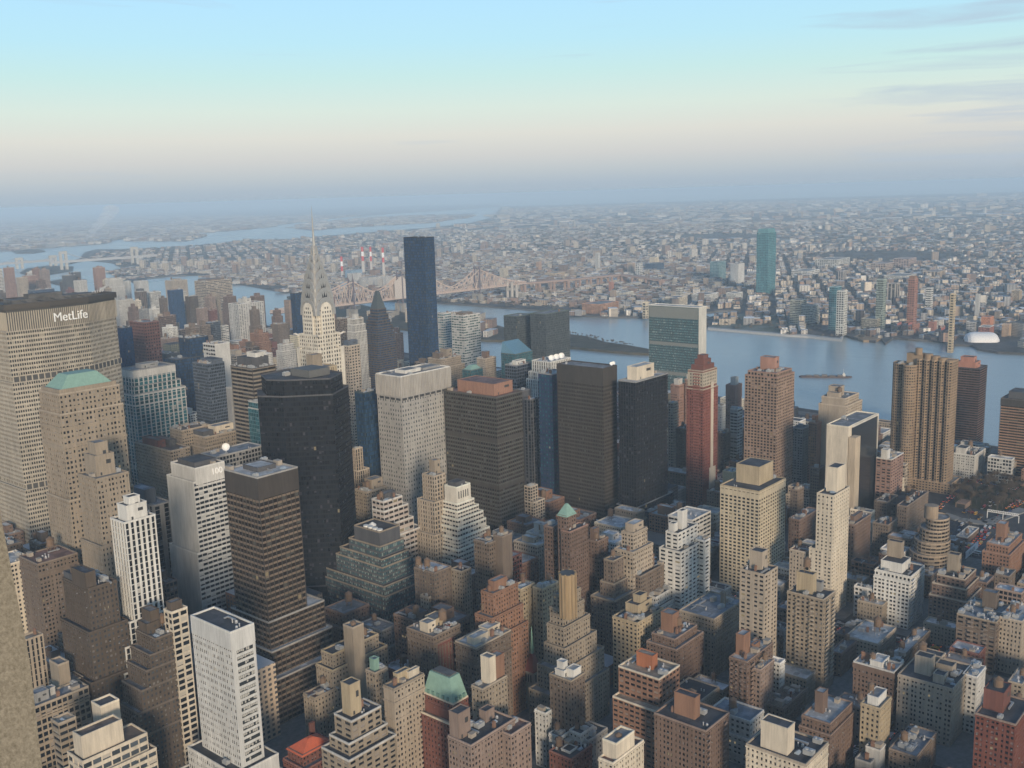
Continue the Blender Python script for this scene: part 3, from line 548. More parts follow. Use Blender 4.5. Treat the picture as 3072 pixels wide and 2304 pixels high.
# right side
b('A4',185,410,625,482,64,'apt','tan',AT,'tan apartment tower with dark balconies on white ground arcades','tower',bulk=((.3,.62,.4,.85,13,'yellow'),(.7,.95,.3,.7,6,'grey')),balc='W22-34 W60-72 S15-40 S62-88',roof='dark',belts=((0,9,.4),),tank=((.46,.62,14),),units=2)
b('B4',370,475,1432,575,96,'wide','cream',AT,'tall slim cream tower with pale pinkish shaft on top','tower',keep=True,bulk=((.35,.85,.15,.8,19,'cream'),),steps=((52,0,0,0,5),),roof='dark',par='cream',bw=3.6,pr=.6,units=1,fh=2.9)
b('A4',728,950,482,1035,40,'apt','white',AB,'white brick apartment house over red shop awnings','building',steps=((36,2,1,0,0),),bulk=((.15,.75,.3,.9,7,'white'),(.55,.75,.5,.9,19,'tan')),par='white',roof='dark',units=4,balc='S2-20',blind=.1)
b('A4',600,712,560,728,24,'apt','pale',AB,'low white block adjoining the one with red awnings','building',roof='dark',fh=3.6)
b('A4',1112,1285,500,1355,44,'apt','brick',AB,'brown brick apartment house with rounded pale banded terraces','building',steps=((38,3,1,2,2),(30,6,2,4,3)),bulk=((.35,.6,.4,.8,14,'tan'),(.8,.95,.6,.95,10,'tan')),par='beige',roof='dark')
b('A4',1235,1480,765,1572,37,'wide','brown',AB,'brown brick slab with black balcony stacks and blue grey roof','building',bulk=((.6,.8,.25,.6,12,'brown'),),roof='blue',par='tan',balc='W18-30 W55-70',belts=((29,30,.3),(33.5,34,.3)))
b('A4',870,1210,1180,1335,36,'brick','beige',AB,'large beige apartment block with castle like roof towers','building',bulk=((.25,.45,.5,.8,11,'beige'),(.5,.7,.2,.5,5,'beige'),(.1,.3,.2,.4,5,'beige'),(.75,.95,.5,.9,5,'beige')),tank=((.85,.9),),roof='dark',par='beige',belts=((27,27.8,.4),),units=7)
b('A4',595,845,1075,900,36,'brick','brick',AB,'dark red brick apartment block with long white penthouse','building',bulk=((.05,.85,.3,.6,4,'white'),(.4,.5,.7,.9,5,'orange')),belts=((33,36,.4),(29,29.7,.4)),roof='light',par='pale')
b('A4',640,760,1300,830,40,'brick','yellow',AB,'yellow brick apartment tower with white penthouse and black water tank','building',bulk=((.15,.9,.2,.75,5,'white'),),tank=((.35,.7,5),),par='yellow')
b('A4',1350,1600,1400,1700,48,'brick',(.15,.055,.04),AB,'dark red brick apartment block with sunken dark roof at the right corner','building',bulk=((.3,.75,.45,.95,11,'red'),),tank=((.55,.7,6),),roof='dark',par='pink',units=2)
b('A4',-70,300,1650,440,52,'brick','cream',AB,'long cream apartment house with a plain cube penthouse at the bottom edge','building',bulk=((.12,.42,.35,.8,14,'cream'),),roof='dark',par='beige',units=7,belts=((46,46.8,.3),))
b('A4',275,450,1395,590,36,'brick','brick',AB,'dark brick apartment house with twin arched roof tower','building',bulk=((.3,.5,.5,.8,12,'brick'),),roof='light',units=4,steps=((30,1,1,1,1),))
b('A4',670,760,1560,795,18,'none','pale','townhouse','plain pale wall house beside the blue patched roofs','building',roof='grey')
b('A4',605,700,1640,780,12,'none','grey','townhouse','grey blank low house at the bottom left of the blue patched roofs','building',roof='blue')
b('A4',815,985,1600,1112,18,'brick','brown',AB,'row of low houses under a pale blue patched roof','building',roof='blue',units=12)
b('A4',1420,1555,295,1640,40,'brick','orange',AB,'orange brick house with tall red chimney tower near the tunnel approach','building',steps=((34,3,3,2,2),),bulk=((.3,.55,.4,.8,14,'orange'),),roof='light')
b('A4',1470,1560,480,1600,26,'brick','brown',AB,'brown low house with grey roof behind the rounded terraces','building',roof='grey')
b('A4',1340,1420,520,1465,30,'brick','brick',AB,'narrow brick house right of the rounded terraces','building',roof='grey')
b('A4',1500,1640,760,1720,38,'brick','beige',AB,'beige apartment house right of the blue grey slab','building',roof='light',tank=((.3,.6),))
b('A4',1310,1360,1105,1415,36,'brick','pale',AB,'pale rear block with white roof right of the castle topped block','building',roof='white')
b('A4',1560,1640,1150,1700,24,'brick','tan',AB,'tan corner house at the far right avenue','building',roof='light')
b('A4',545,745,900,862,17,'brick','beige',AB,'row of low beige houses with pale roofs and fire escapes','building',roof='light',units=9)
b('A4',480,560,850,660,15,'brick','brown',AB,'low brown block with sunken dark roof beside the tan balconied tower','building',roof='dark')
b('A4',470,520,960,630,16,'brick','brick',AB,'dark brick tenement with grey roof right of the tan balconied tower','building',roof='grey')
b('A4',800,880,1000,1070,18,'brick','dkbrown',AB,'low dark block with two round wooden tanks behind the white penthouse','building',roof='light',tank=((.3,.6),(.7,.6)))
b('A4',100,140,1020,172,30,'brick','white','townhouse','narrow white house between brick house and tan balconied tower','building',roof='white',units=1)
b('A4',-60,20,1060,104,40,'brick','pink',AB,'pink brick house with white roof left of the narrow white house','building',roof='white')
b('A4',40,160,1300,300,14,'brick','brown',AB,'low brown tenements with a blue tarpaulin on the roof','building',roof='brown',units=9)
b('A4',200,300,330,360,46,'brick','beige',AB,'beige apartment house with pinkish flat roof left of the slim cream tower','building',roof='red',units=3)
b('A4',195,260,130,380,40,'brick','brick',AB,'brick block with grey roof left of the slim cream tower','building',roof='grey')
b('A4',562,600,160,704,50,'brick','brick',AB,'red brick block with pale piers right of the slim cream tower','building',roof='grey',bulk=((.2,.7,.4,.8,5,'brick'),),par='pink')
b('A4',715,810,160,868,30,'brick','brown',AB,'brown brick block with dark roof left of the round stepped tower','building',roof='dark')
b('A4',865,925,45,1060,34,'brick','brown',AB,'long brown walk-up block with pale end wall near the tunnel approach','building',roof='dark')
b('A4',725,800,20,870,30,'brick','brown',AB,'dark walk-up block behind the brown brick one','building',roof='dark')
b('A4',560,640,430,730,14,'brick','brick',AB,'low red roofed houses left of the white house with red awnings','building',roof='red')
b('A4',1035,1075,480,1130,18,'brick','brown','townhouse','low brown houses between the white house and the rounded terraces','building',roof='blue')
b('B4',-60,118,668,215,140,'gridw',(.29,.205,.15),AT,'reddish brown apartment tower with rounded corner bays','tower',bulk=((.42,.72,.3,.8,13,(.34,.19,.14)),),steps=((136,2,2,2,2),),bw=3.4,pr=.34,spr=.42,fh=3.1,par='rose',belts=())
b('B4',1222,1385,640,1432,98,'band','black',AT,'black and brown banded apartment tower with a salmon stepped roof','tower',sp=(.17,.10,.075),bulk=((.1,.75,.2,.9,7,(.42,.20,.14)),(.15,.55,.3,.8,13,(.42,.20,.14))),roof='brown',fh=3.0,spr=.3,bw=3,pr=.08,units=1)
b('B4',1515,1600,830,1750,88,'band','bronze',AT,'brown balcony banded apartment tower at the right edge','tower',sp=(.34,.21,.13),bulk=((.2,.8,.2,.8,7,'dkgrey'),),fh=3.0,spr=.4,pr=.06,belts=((81,88,.2),),units=0,roof='dark')
b('B4',400,492,820,632,104,'apt','beige',AT,'beige ribbed apartment tower standing in front of the river','tower',bulk=((.3,.6,.4,.9,10,'beige'),(.05,.25,.3,.8,5,'beige')),blank='W',units=2,steps=((96,0,5,2,3),))
b('B4',740,835,1205,910,62,'wide','rose',AB,'grey and brick apartment block with a yellow edged roof','building',bulk=((.0,.25,.3,.7,9,'white'),),par='white',roof='light')
b('B4',1195,1352,1180,1420,27,'brick','pale',OB,'pale beaux arts block with a small green dome','building',bulk=((.1,.5,.4,.8,6,'pale'),(.75,.95,.5,.9,7,'pale')),roof='dark',belts=((23,24,.4),),par='white')
b('B4',735,960,1500,1062,26,'brick','brown',AB,'group of brown walk-up flats below the huge tan slab','building',roof='dark',units=6)
b('B4',215,262,1010,330,66,'apt','grey',AB,'grey brown apartment block behind the reddish tower','building',roof='dark',units=1)
b('B4',320,345,975,400,78,'brick','orange',AB,'orange brick apartment tower beside the beige ribbed one','tower',bulk=((.3,.8,.3,.8,7,'orange'),))
b('B4',372,395,1000,440,70,'apt','cream',AB,'narrow cream block wedged behind the blank cream slab','building',roof='light')
b('B4',430,470,912,492,74,'none','yellow',AB,'small plain yellow block above the blank cream slab','building')
b('B4',205,250,1395,290,44,'brick','brown',AB,'brown block under the reddish tower','building')
b('B4',330,385,1260,420,52,'brick','brown',AB,'brown block hidden behind the blank cream slab','building')
b('B3',1170,1262,655,1348,150,'brick',(.21,.075,.055),AT,'tall red brick tower with cream stripe and stepped red cap','tower',steps=((132,1,1,1,1),),belts=((134,149,.15),),bulk=((.12,.92,.1,.9,5,'red'),(.25,.8,.2,.8,10,'red'),(.35,.7,.3,.7,14,'red')),units=0,par='beige',balc='W15-60',fh=2.9)
b('B3',353,640,640,727,162,'band','bronze',OT,'dark brown office tower with an open roof well, left of the pinstriped pair','tower',sp=(.075,.066,.052),belts=((147,162,.12),),bulk=((.12,.9,.15,.85,-3.5,'dkgrey'),),roof='grey',fh=3.75,bw=1.9,pr=.3,spr=.4,par='bronze',lit=.001,units=2,blind=.06)
b('B3',733,843,724,1046,152,'vert','black',OT,'black office tower with fine pale pinstripes and a white roof house','tower',keep=True,bulk=((.2,.72,.3,.85,12,'cream'),),roof='light',bw=2.6,pr=.14,spr=.2,sp=(.012,.012,.015),par='grey',steps=((33,0,10,0,3),(22,0,18,8,6)),units=2,lit=.001)
b('B3',238,260,668,420,148,'mull','navy',OT,'dark blue office tower with pale roof behind the open roofed brown one','tower',roof='light',glass='teal',blind=.35,par='grey',bw=3.4,pr=.4,fh=4,spr=.5)
b('B3',146,165,830,238,118,'vert','dkgrey',OT,'thin dark slab with a pale edge between the banded and dark blue towers','tower',bw=4,pr=.3,roof='light')
b('B3',75,90,775,192,124,'none','dkgrey',OT,'dark grey slab roof behind the banded tower','tower',roof='grey',units=1)
b('B3',30,98,620,195,134,'mull','slate',OT,'grey ribbed tower with white rounded plant on its roof behind the banded tower','tower',bw=3,roof='grey',par='grey',bulk=((.25,.85,.3,.7,4,'white'),))
b('B3',198,215,588,440,140,'vert','white',OT,'white ribbed tower carrying three white dishes','tower',bw=3.2,pr=.5,steps=((128,4,0,3,2),(120,7,0,5,3)),roof='light',par='white')
b('B3',1045,1062,850,1105,100,'apt','beige',AT,'beige scalloped balcony tower right of the pinstriped tower','tower',fh=3,balc='S0-100')
b('B3',1062,1095,740,1160,108,'brick','rose',AT,'mauve brick gothic apartment tower with white pinnacle caps','tower',bulk=((.2,.8,.3,.8,6,'pale'),),belts=((98,106,.15),),units=0)
b('B3',1150,1168,705,1205,114,'brick','rose',AT,'mauve gothic tower just behind the tall red brick one','tower',bulk=((.2,.8,.3,.8,5,'pale'),),units=0)
b('B3',1405,1430,740,1505,104,'brick','rose',AT,'mauve gothic tower with white crown left of the reddish brown tower','tower',bulk=((.4,.9,.3,.8,8,'pale'),),units=0,belts=((90,103,.15),))
b('B3',1432,1465,890,1510,84,'ribbon','pale',AB,'pale striped apartment block left of the reddish brown tower','building')
b('B3',1345,1370,870,1405,66,'brick','pale',AB,'low pale roofed block by the river drive','building',roof='white')
b('B3',1095,1120,1010,1190,76,'brick','dkbrown',AB,'dark block between the pinstriped and red towers','building',roof='grey')
b('B3',1345,1375,1040,1435,60,'brick','dkbrown',AB,'dark block between the red and the reddish brown towers','building',roof='light')
b('B3',1370,1612,1405,1778,88,'gridw',(.50,.43,.31),AT,'cream yellow balcony gridded apartment tower with square penthouse','tower',bulk=((.36,.88,.25,.85,15,'yellow'),),belts=((82,84.5,.1),(86.5,88,.15)),bw=4,pr=.34,spr=.45,roof='dark',par='yellow',units=3,blind=.08)
b('B3',1385,1420,1280,1500,88,'none','yellow',AB,'plain yellow block behind the gridded cream tower','building')
b('B3',150,162,1370,235,66,'gridw','beige',AB,'beige balcony gridded block at the foot of the dark blue tower','building',steps=((52,0,6,3,0),))
# beyond, upper east side and the river edge
b('C2',1555,1590,1222,1668,110,'ribbon','pale',AT,'pale banded glass apartment tower right of the black monolith','tower',fh=4.5,roof='tan',glass='teal')
b('C2',1668,1742,1238,1908,118,'ribbon','pale',AT,'twin glass apartment tower with white blinds in scattered bands','tower',fh=4.5,blind=.5,glass='green',roof='tan',bulk=((.15,.7,.2,.8,4,'brown'),))
b('C2',1475,1520,1595,1750,88,'brick','tan',AB,'tan stepped apartment cluster in front of the glass twin towers','building',bulk=((.1,.3,.3,.8,8,'brown'),(.5,.75,.3,.8,12,'tan')),steps=((76,4,4,3,3),))
b('B2',1320,1345,645,1448,96,'curtain','green',OB,'dark green glass block with a lantern roof','building',glass='teal',hip=(6,'copper',1,.3))
b('B2',1410,1450,575,1530,92,'brick','beige',AB,'beige grid block with a brown tank tower left of the hotel towers','building',bulk=((.3,.65,.3,.8,9,'brick'),))
b('B2',250,268,168,330,155,'curtain','black',OT,'black glass slab with a brown side behind the silver spired tower','tower',roof='dark')
b('B2',170,200,490,272,92,'brick','pale',AB,'pale stepped apartment block left of the silver spired tower','building',bulk=((.4,.8,.4,.8,7,'pale'),),steps=((82,2,2,2,2),))
b('B2',160,190,650,280,92,'brick','grey',AB,'grey low block with silver roof vents left of the silver spired tower','building')
b('B2',710,722,700,750,70,'brick','pale',AB,'small pale block with domed tank below the beige slab','building')
b('B1',1208,1245,92,1442,104,'ribbon','beige',AT,'wide brown striped apartment slab far beyond the zigzag crown','tower',fh=4.5,bulk=((.1,.8,.2,.9,5,'brown'),))
b('B1',1420,1482,236,1640,108,'brick','pale',AT,'cluster of white brick apartment shafts with square penthouse','tower',bw=6,pr=.55,bulk=((.3,.62,.3,.8,9,'pale'),(.4,.5,.4,.6,13,'pale')))
b('B1',1040,1062,150,1138,118,'curtain',(.02,.05,.12),OT,'flat deep blue glass slab tower','tower',glass='blue',lit=0.0)
b('B1',1150,1165,188,1230,100,'brick','dkbrown',AT,'dark brown tower right of the deep blue slab','tower')
b('B1',652,672,82,765,106,'brick','pale',AT,'tall white stepped apartment tower above the lettered slab','tower',steps=((84,3,3,2,2),),bulk=((.1,.9,.1,.9,4),))
b('B1',575,590,10,652,118,'brick','rose',AT,'red and glass apartment tower above the lettered slab','tower',bulk=((.3,.8,.2,.8,5),))
b('B1',456,470,90,540,92,'brick','pale',AT,'white tower group left of the red glass one','tower')
b('B1',385,400,58,470,100,'brick','dkgrey',AT,'grey brown tower behind the white tower group','tower')
b('B1',440,455,38,502,106,'none','dkgrey',AT,'dark topped tower behind the grey brown one','tower')
b('B1',172,205,150,338,100,'curtain','dkgrey',OT,'dark flat roofed block above the roof of the lettered slab','tower')
b('B1',98,110,70,172,108,'brick','beige',AT,'hazy beige tower at the upper left','tower')
b('B1',135,150,60,232,104,'brick','rose',AT,'hazy stepped reddish tower at the upper left','tower',steps=((92,3,3,2,2),))
b('B1',18,30,10,88,124,'brick','rose',AT,'hazy pinkish tower near the left edge','tower')
b('B1',-50,-30,20,14,118,'band','white',AT,'white and black striped tower cut by the left edge','tower',sp='white',fh=5)
b('B1',835,858,160,912,92,'vert','brown',OT,'brown tower with dark block top left of the white cube tower','tower',bw=5,bulk=((.15,.8,.2,.8,8,'dkgrey'),))
b('B1',910,925,162,1000,84,'pane','white',AT,'white cubic apartment tower near the river','tower')
b('B1',700,712,210,830,72,'brick','pale',AT,'white apartment tower with terraces behind the lettered slab','tower')
b('B1',768,775,92,812,78,'brick','pale',AT,'small pale tower right of the tall white stepped one','tower')
b('B1',830,840,92,922,70,'brick','pale',AT,'low pale river apartment row','building')
b('B1',1025,1045,90,1165,80,'brick','beige',AT,'beige twin topped apartment tower by the water','tower',bulk=((.3,.7,.2,.8,5),))
b('B1',990,1005,360,1115,74,'brick','beige',AB,'beige and orange block behind the red brown box tower','building',bulk=((.4,.8,.2,.8,3,'orange'),))
b('B1',1050,1065,400,1158,64,'ribbon','brown',AB,'brown banded low block left of the black box tower','building')
b('B1',1172,1185,400,1275,68,'brick','pale',AB,'small white terraced block above the black box tower','building',steps=((60,3,3,2,2),))
b('B1',1265,1290,352,1372,88,'mull','slate',OT,'slate gridded block right of the small white terraced one','building')
b('B1',1372,1385,372,1422,80,'ribbon','pale',AT,'pale striped block in front of the striped slab','building')
b('B1',1218,1232,262,1290,86,'brick','pink',AB,'pink beige tower in front of the striped slab','tower')
b('B1',1290,1300,275,1350,78,'brick','red',AB,'red brown tower in front of the striped slab','tower')
b('B1',995,1008,450,1112,70,'brick','pink',AB,'pinkish brick block with pale bands behind the zigzag crown','building')
b('B1',1000,1015,545,1115,84,'none','dkgrey',OB,'dark flat roof behind the zigzag crown','building',roof='dark')
b('C2',1190,1205,1385,1270,76,'brick','rose',AT,'rose brick apartment tower right of the tapering dark tower','tower')
b('C2',1190,1200,1340,1235,82,'brick','rose',AT,'tall chimney like brick tower behind the tapering dark tower','tower')
b('C2',180,205,1310,330,84,'brick','brown',AB,'brown apartment block left of the black glass slab','building')
# ---------------------------------------------------------------- buildings with a plan of their own
def T_(s): return lambda x, y, z=0.0: at(*px(s, x, y), z)
def edgebox(m, a, b, s0, s1, q0, q1, z0, z1):
    """box along the wall line a->b from s0 to s1, from q0 inside to q1 outside the line"""
    dx, dy = b[0]-a[0], b[1]-a[1]; L = math.hypot(dx, dy); dx /= L; dy /= L; nx, ny = dy, -dx
    p = [(a[0]+dx*s+nx*q, a[1]+dy*s+ny*q) for s, q in ((s0,q1),(s1,q1),(s1,q0),(s0,q0))]
    m.raw([(x,y,z0) for x,y in p]+[(x,y,z1) for x,y in p], [(3,2,1,0),(4,5,6,7),(0,1,5,4),(1,2,6,5),(2,3,7,6),(3,0,4,7)])
def poly(name, label, cat, tiers, style, wall, sp=None, roof='grey', glass=None, blind=None, lit=None, par=None, bw=None, fh=None, pr=None, spr=None, belts=(), group=None, blank=(), rim=1.1):
    X0, Y0 = tiers[0][0][0]; root = empty(name, (X0, Y0, 0), label, cat, group)
    st = list(ST[style])
    for i, q in ((0,bw),(1,fh),(2,pr),(3,spr)):
        if q is not None: st[i] = q
    wc = C[wall] if isinstance(wall, str) else wall
    mw = MB(); ms = MB() if sp else mw; mr = MB(); mp = MB(); V = []; F = []; UV = []
    for (P, zb, za) in tiers:
        P = [(x-X0, y-Y0) for x, y in P]; n = len(P); nf = max(1, round((za-zb)/st[1])); fh2 = (za-zb)/nf
        for k in range(n):
            a, c = P[k], P[(k+1)%n]; L = math.hypot(c[0]-a[0], c[1]-a[1])
            if L < .05: continue
            nc = max(1, round(L/st[0])); w = L/nc; pw = w*st[2]
            if k in blank: edgebox(mw, a, c, 0, L, -.3, .02, zb, za)
            else:
                for i in range(nc+1):
                    s0, s1 = max(0, i*w-pw/2), min(L, i*w+pw/2)
                    if s1-s0 > .02: edgebox(mw, a, c, s0, s1, -.35, 0, zb, za)
                for j in range(nf+1):
                    z0, z1 = max(zb+.01, zb+j*fh2-fh2*st[3]*.4), min(za-.01, zb+j*fh2+fh2*st[3]*.6)
                    if z1-z0 > .05: edgebox(ms, a, c, 0, L, -.35, -.05 if st[2] > .12 else .05, z0, z1)
            for (b0, b1, pj) in belts:
                if zb <= b0 < za: edgebox(mw, a, c, -.1, L+.1, -.3, pj, b0, min(b1, za))
            dx, dy = (c[0]-a[0])/L, (c[1]-a[1])/L; g = st[4]; N_ = len(V)
            q = [(a[0]-dy*g*.8, a[1]+dx*g*.8), (c[0]-dy*g*.8, c[1]+dx*g*.8)]
            V += [(*q[0],zb),(*q[1],zb),(*q[1],za-.1),(*q[0],za-.1)]; F.append((N_,N_+1,N_+2,N_+3)); u = k*31
            UV += [(u,0),(u+nc,0),(u+nc,nf),(u,nf)]
            edgebox(mp, a, c, -.1, L+.1, -.45, .05, za-.03, za+rim)
        mr.prism(P, za-.15, za+.06)
    me = bpy.data.meshes.new('glazing'); me.from_pydata(V, [], F); uv = me.uv_layers.new(name='UVMap')
    uv.data.foreach_set('uv', [c for p in UV for c in p]); me.update()
    me.materials.append(glassmat(G[glass or st[5]], st[6] if blind is None else blind, tuple(round(min(.45, .03+.55*c), 2) for c in wc), .2, st[7] if lit is None else lit))
    o = bpy.data.objects.new('glazing', me); COL.objects.link(o); o.parent = root
    mw.build('wall', wallmat(wc), root)
    if sp: ms.build('spandrel', wallmat(C[sp] if isinstance(sp, str) else sp), root)
    rc = dict(grey=(.20,.20,.20), light=(.42,.42,.41), dark=(.06,.06,.065), tan=(.30,.25,.19))[roof]
    mr.build('roof', roofmat(rc), root)
    mp.build('parapet', wallmat(tuple(min(.7, c*1.15+.02) for c in wc) if par is None else C[par]), root)
    xs = [p[0] for t in tiers for p in t[0]]; ys = [p[1] for t in tiers for p in t[0]]
    HEROES.append((min(xs), max(xs), min(ys), max(ys), max(t[2] for t in tiers), label, name))
    r = Bld(); r.root, r.u, r.v, r.mat, r.wc = root, X0, Y0, wallmat(wc), wc; return r
def text(body, parent, loc, size, rot, mat, name='lettering', depth=.25, bold=.03):
    cu = bpy.data.curves.new(name, 'FONT'); cu.body = body; cu.size = size; cu.extrude = depth; cu.offset = bold*size; cu.align_x = 'CENTER'
    t = bpy.data.objects.new('tmp', cu); COL.objects.link(t); bpy.context.view_layer.update()
    me = bpy.data.meshes.new_from_object(t.evaluated_get(bpy.context.evaluated_depsgraph_get())); me.name = name
    bpy.data.objects.remove(t); bpy.data.curves.remove(cu); me.materials.clear(); me.materials.append(mat)
    o = bpy.data.objects.new(name, me); COL.objects.link(o); o.parent = parent; o.location = loc; o.rotation_euler = rot; return o
white_sign = plain('sign_white', (.9,.9,.88), .4)

# broad lettered slab
ml = [(372,902),(372,882),(408,878),(445,882),(481,900),(481,924),(445,942),(408,946),(372,938)]
def grow(P, k):
    cx = sum(p[0] for p in P)/len(P); cy = sum(p[1] for p in P)/len(P)
    return [(cx+(x-cx)*k, cy+(y-cy)*k) for x, y in P]
bl = poly('office_tower', 'broad faceted concrete office slab with big white lettering under its roof', 'tower', [(grow(ml,.97),178,183),(ml,183,222),(ml,88,178),(grow(ml,.97),83,88),(ml,0,83)],
          'mull', (.40,.36,.29), bw=1.9, pr=.34, spr=.46, fh=3.9, blind=.12, lit=0, roof='dark', rim=.2)
dkb = MB(); dkb.prism([(x-372, y-902) for x, y in grow(ml,.993)], 178.3, 182.7); dkb.prism([(x-372, y-902) for x, y in grow(ml,.993)], 83.3, 87.7)
dkb.build('mechanical_band', plain('plant_dark', (.07,.068,.065), .7), bl.root)['kind'] = 'stuff'
pb = MB()
for k in range(len(ml)):
    a, c = [(q[0]-372, q[1]-902) for q in (ml[k], ml[(k+1)%len(ml)])]; L = math.hypot(c[0]-a[0], c[1]-a[1]); n_ = max(1, round(L/5.5))
    for i in range(n_+1):
        for z in (83, 178): edgebox(pb, a, c, max(0, i*L/n_-.5), min(L, i*L/n_+.5), -.6, .0, z+.02, z+4.98)
pb.build('column', bl.mat, bl.root)['kind'] = 'stuff'
rib = MB(); rc_ = MB(); rim = MB(); cap = MB()
M0 = [(x-372, y-902) for x, y in ml]; Mi = [(x-372, y-902) for x, y in grow(ml,.985)]
rc_.prism(Mi, 222.2, 240)
for k in range(len(M0)):
    a, c = M0[k], M0[(k+1)%len(M0)]; L = math.hypot(c[0]-a[0], c[1]-a[1]); n_ = max(1, round(L/1.9))
    for i in range(n_+1): edgebox(rib, a, c, max(0, i*L/n_-.42), min(L, i*L/n_+.42), -.4, .0, 222.1, 238)
    edgebox(rim, a, c, -.3, L+.3, -1.5, 1.2, 240.05, 245)
rib.build('rib_screen', bl.mat, bl.root); rc_.build('plant_storey', plain('plant_dark', (.07,.068,.065), .7), bl.root)
rim.build('roof_rim', plain('rim_dark', (.07,.06,.05), .6), bl.root); cap.prism(Mi, 242, 243).box(14,90,-2,14,243.1,246.5).box(30,60,0,10,246.5,250)
for i in range(7): cap.box(8+i*13, 8.7+i*13, -14, 34, 245.1, 245.8)
cap.build('roof', roofmat((.10,.10,.10)), bl.root)
a, c = M0[2], M0[3]; ang = math.atan2(c[1]-a[1], c[0]-a[0])
text('MetLife', bl.root, ((a[0]+c[0])/2-.5+.3, (a[1]+c[1])/2-.6-.6, 226.5), 11.0, (R(90), 0, ang), white_sign, bold=0, depth=.3)
for i, (x, y) in enumerate(((96,10),(90,3),(103,14))): prop('roof_vent', bl.root, x, y, 245, 1.3)

# black faceted tower
bt = poly('office_tower', 'black faceted glass office tower with notched corners in the middle of the picture', 'tower',
  [([(458,641),(464,627),(488,602),(511,615),(514,644),(498,667),(470,664)],178,190), ([(452,645),(461,626),(488,600),(519,618),(519,646),(500,672),(468,668)],26,178),
   ([(450,644),(462,624),(487,598),(513,601),(522,625),(520,652),(499,674),(467,672)],0,26)],
  'curtain', (.009,.009,.011), bw=1.9, fh=3.9, glass='dark', lit=.0008, blind=.1, roof='dark', par='dkgrey', pr=.12, spr=.3)
cb = MB(); cb.box(24,44,-22,0,190.3,196); cb.box(30,38,0,9,190.3,194); cb.build('bulkhead', plain('plant_grey', (.12,.12,.115), .7), bt.root)
prop('cooling_unit', bt.root, 22, 4, 190.1, 1.2); prop('duct', bt.root, 50, -6, 190.1)

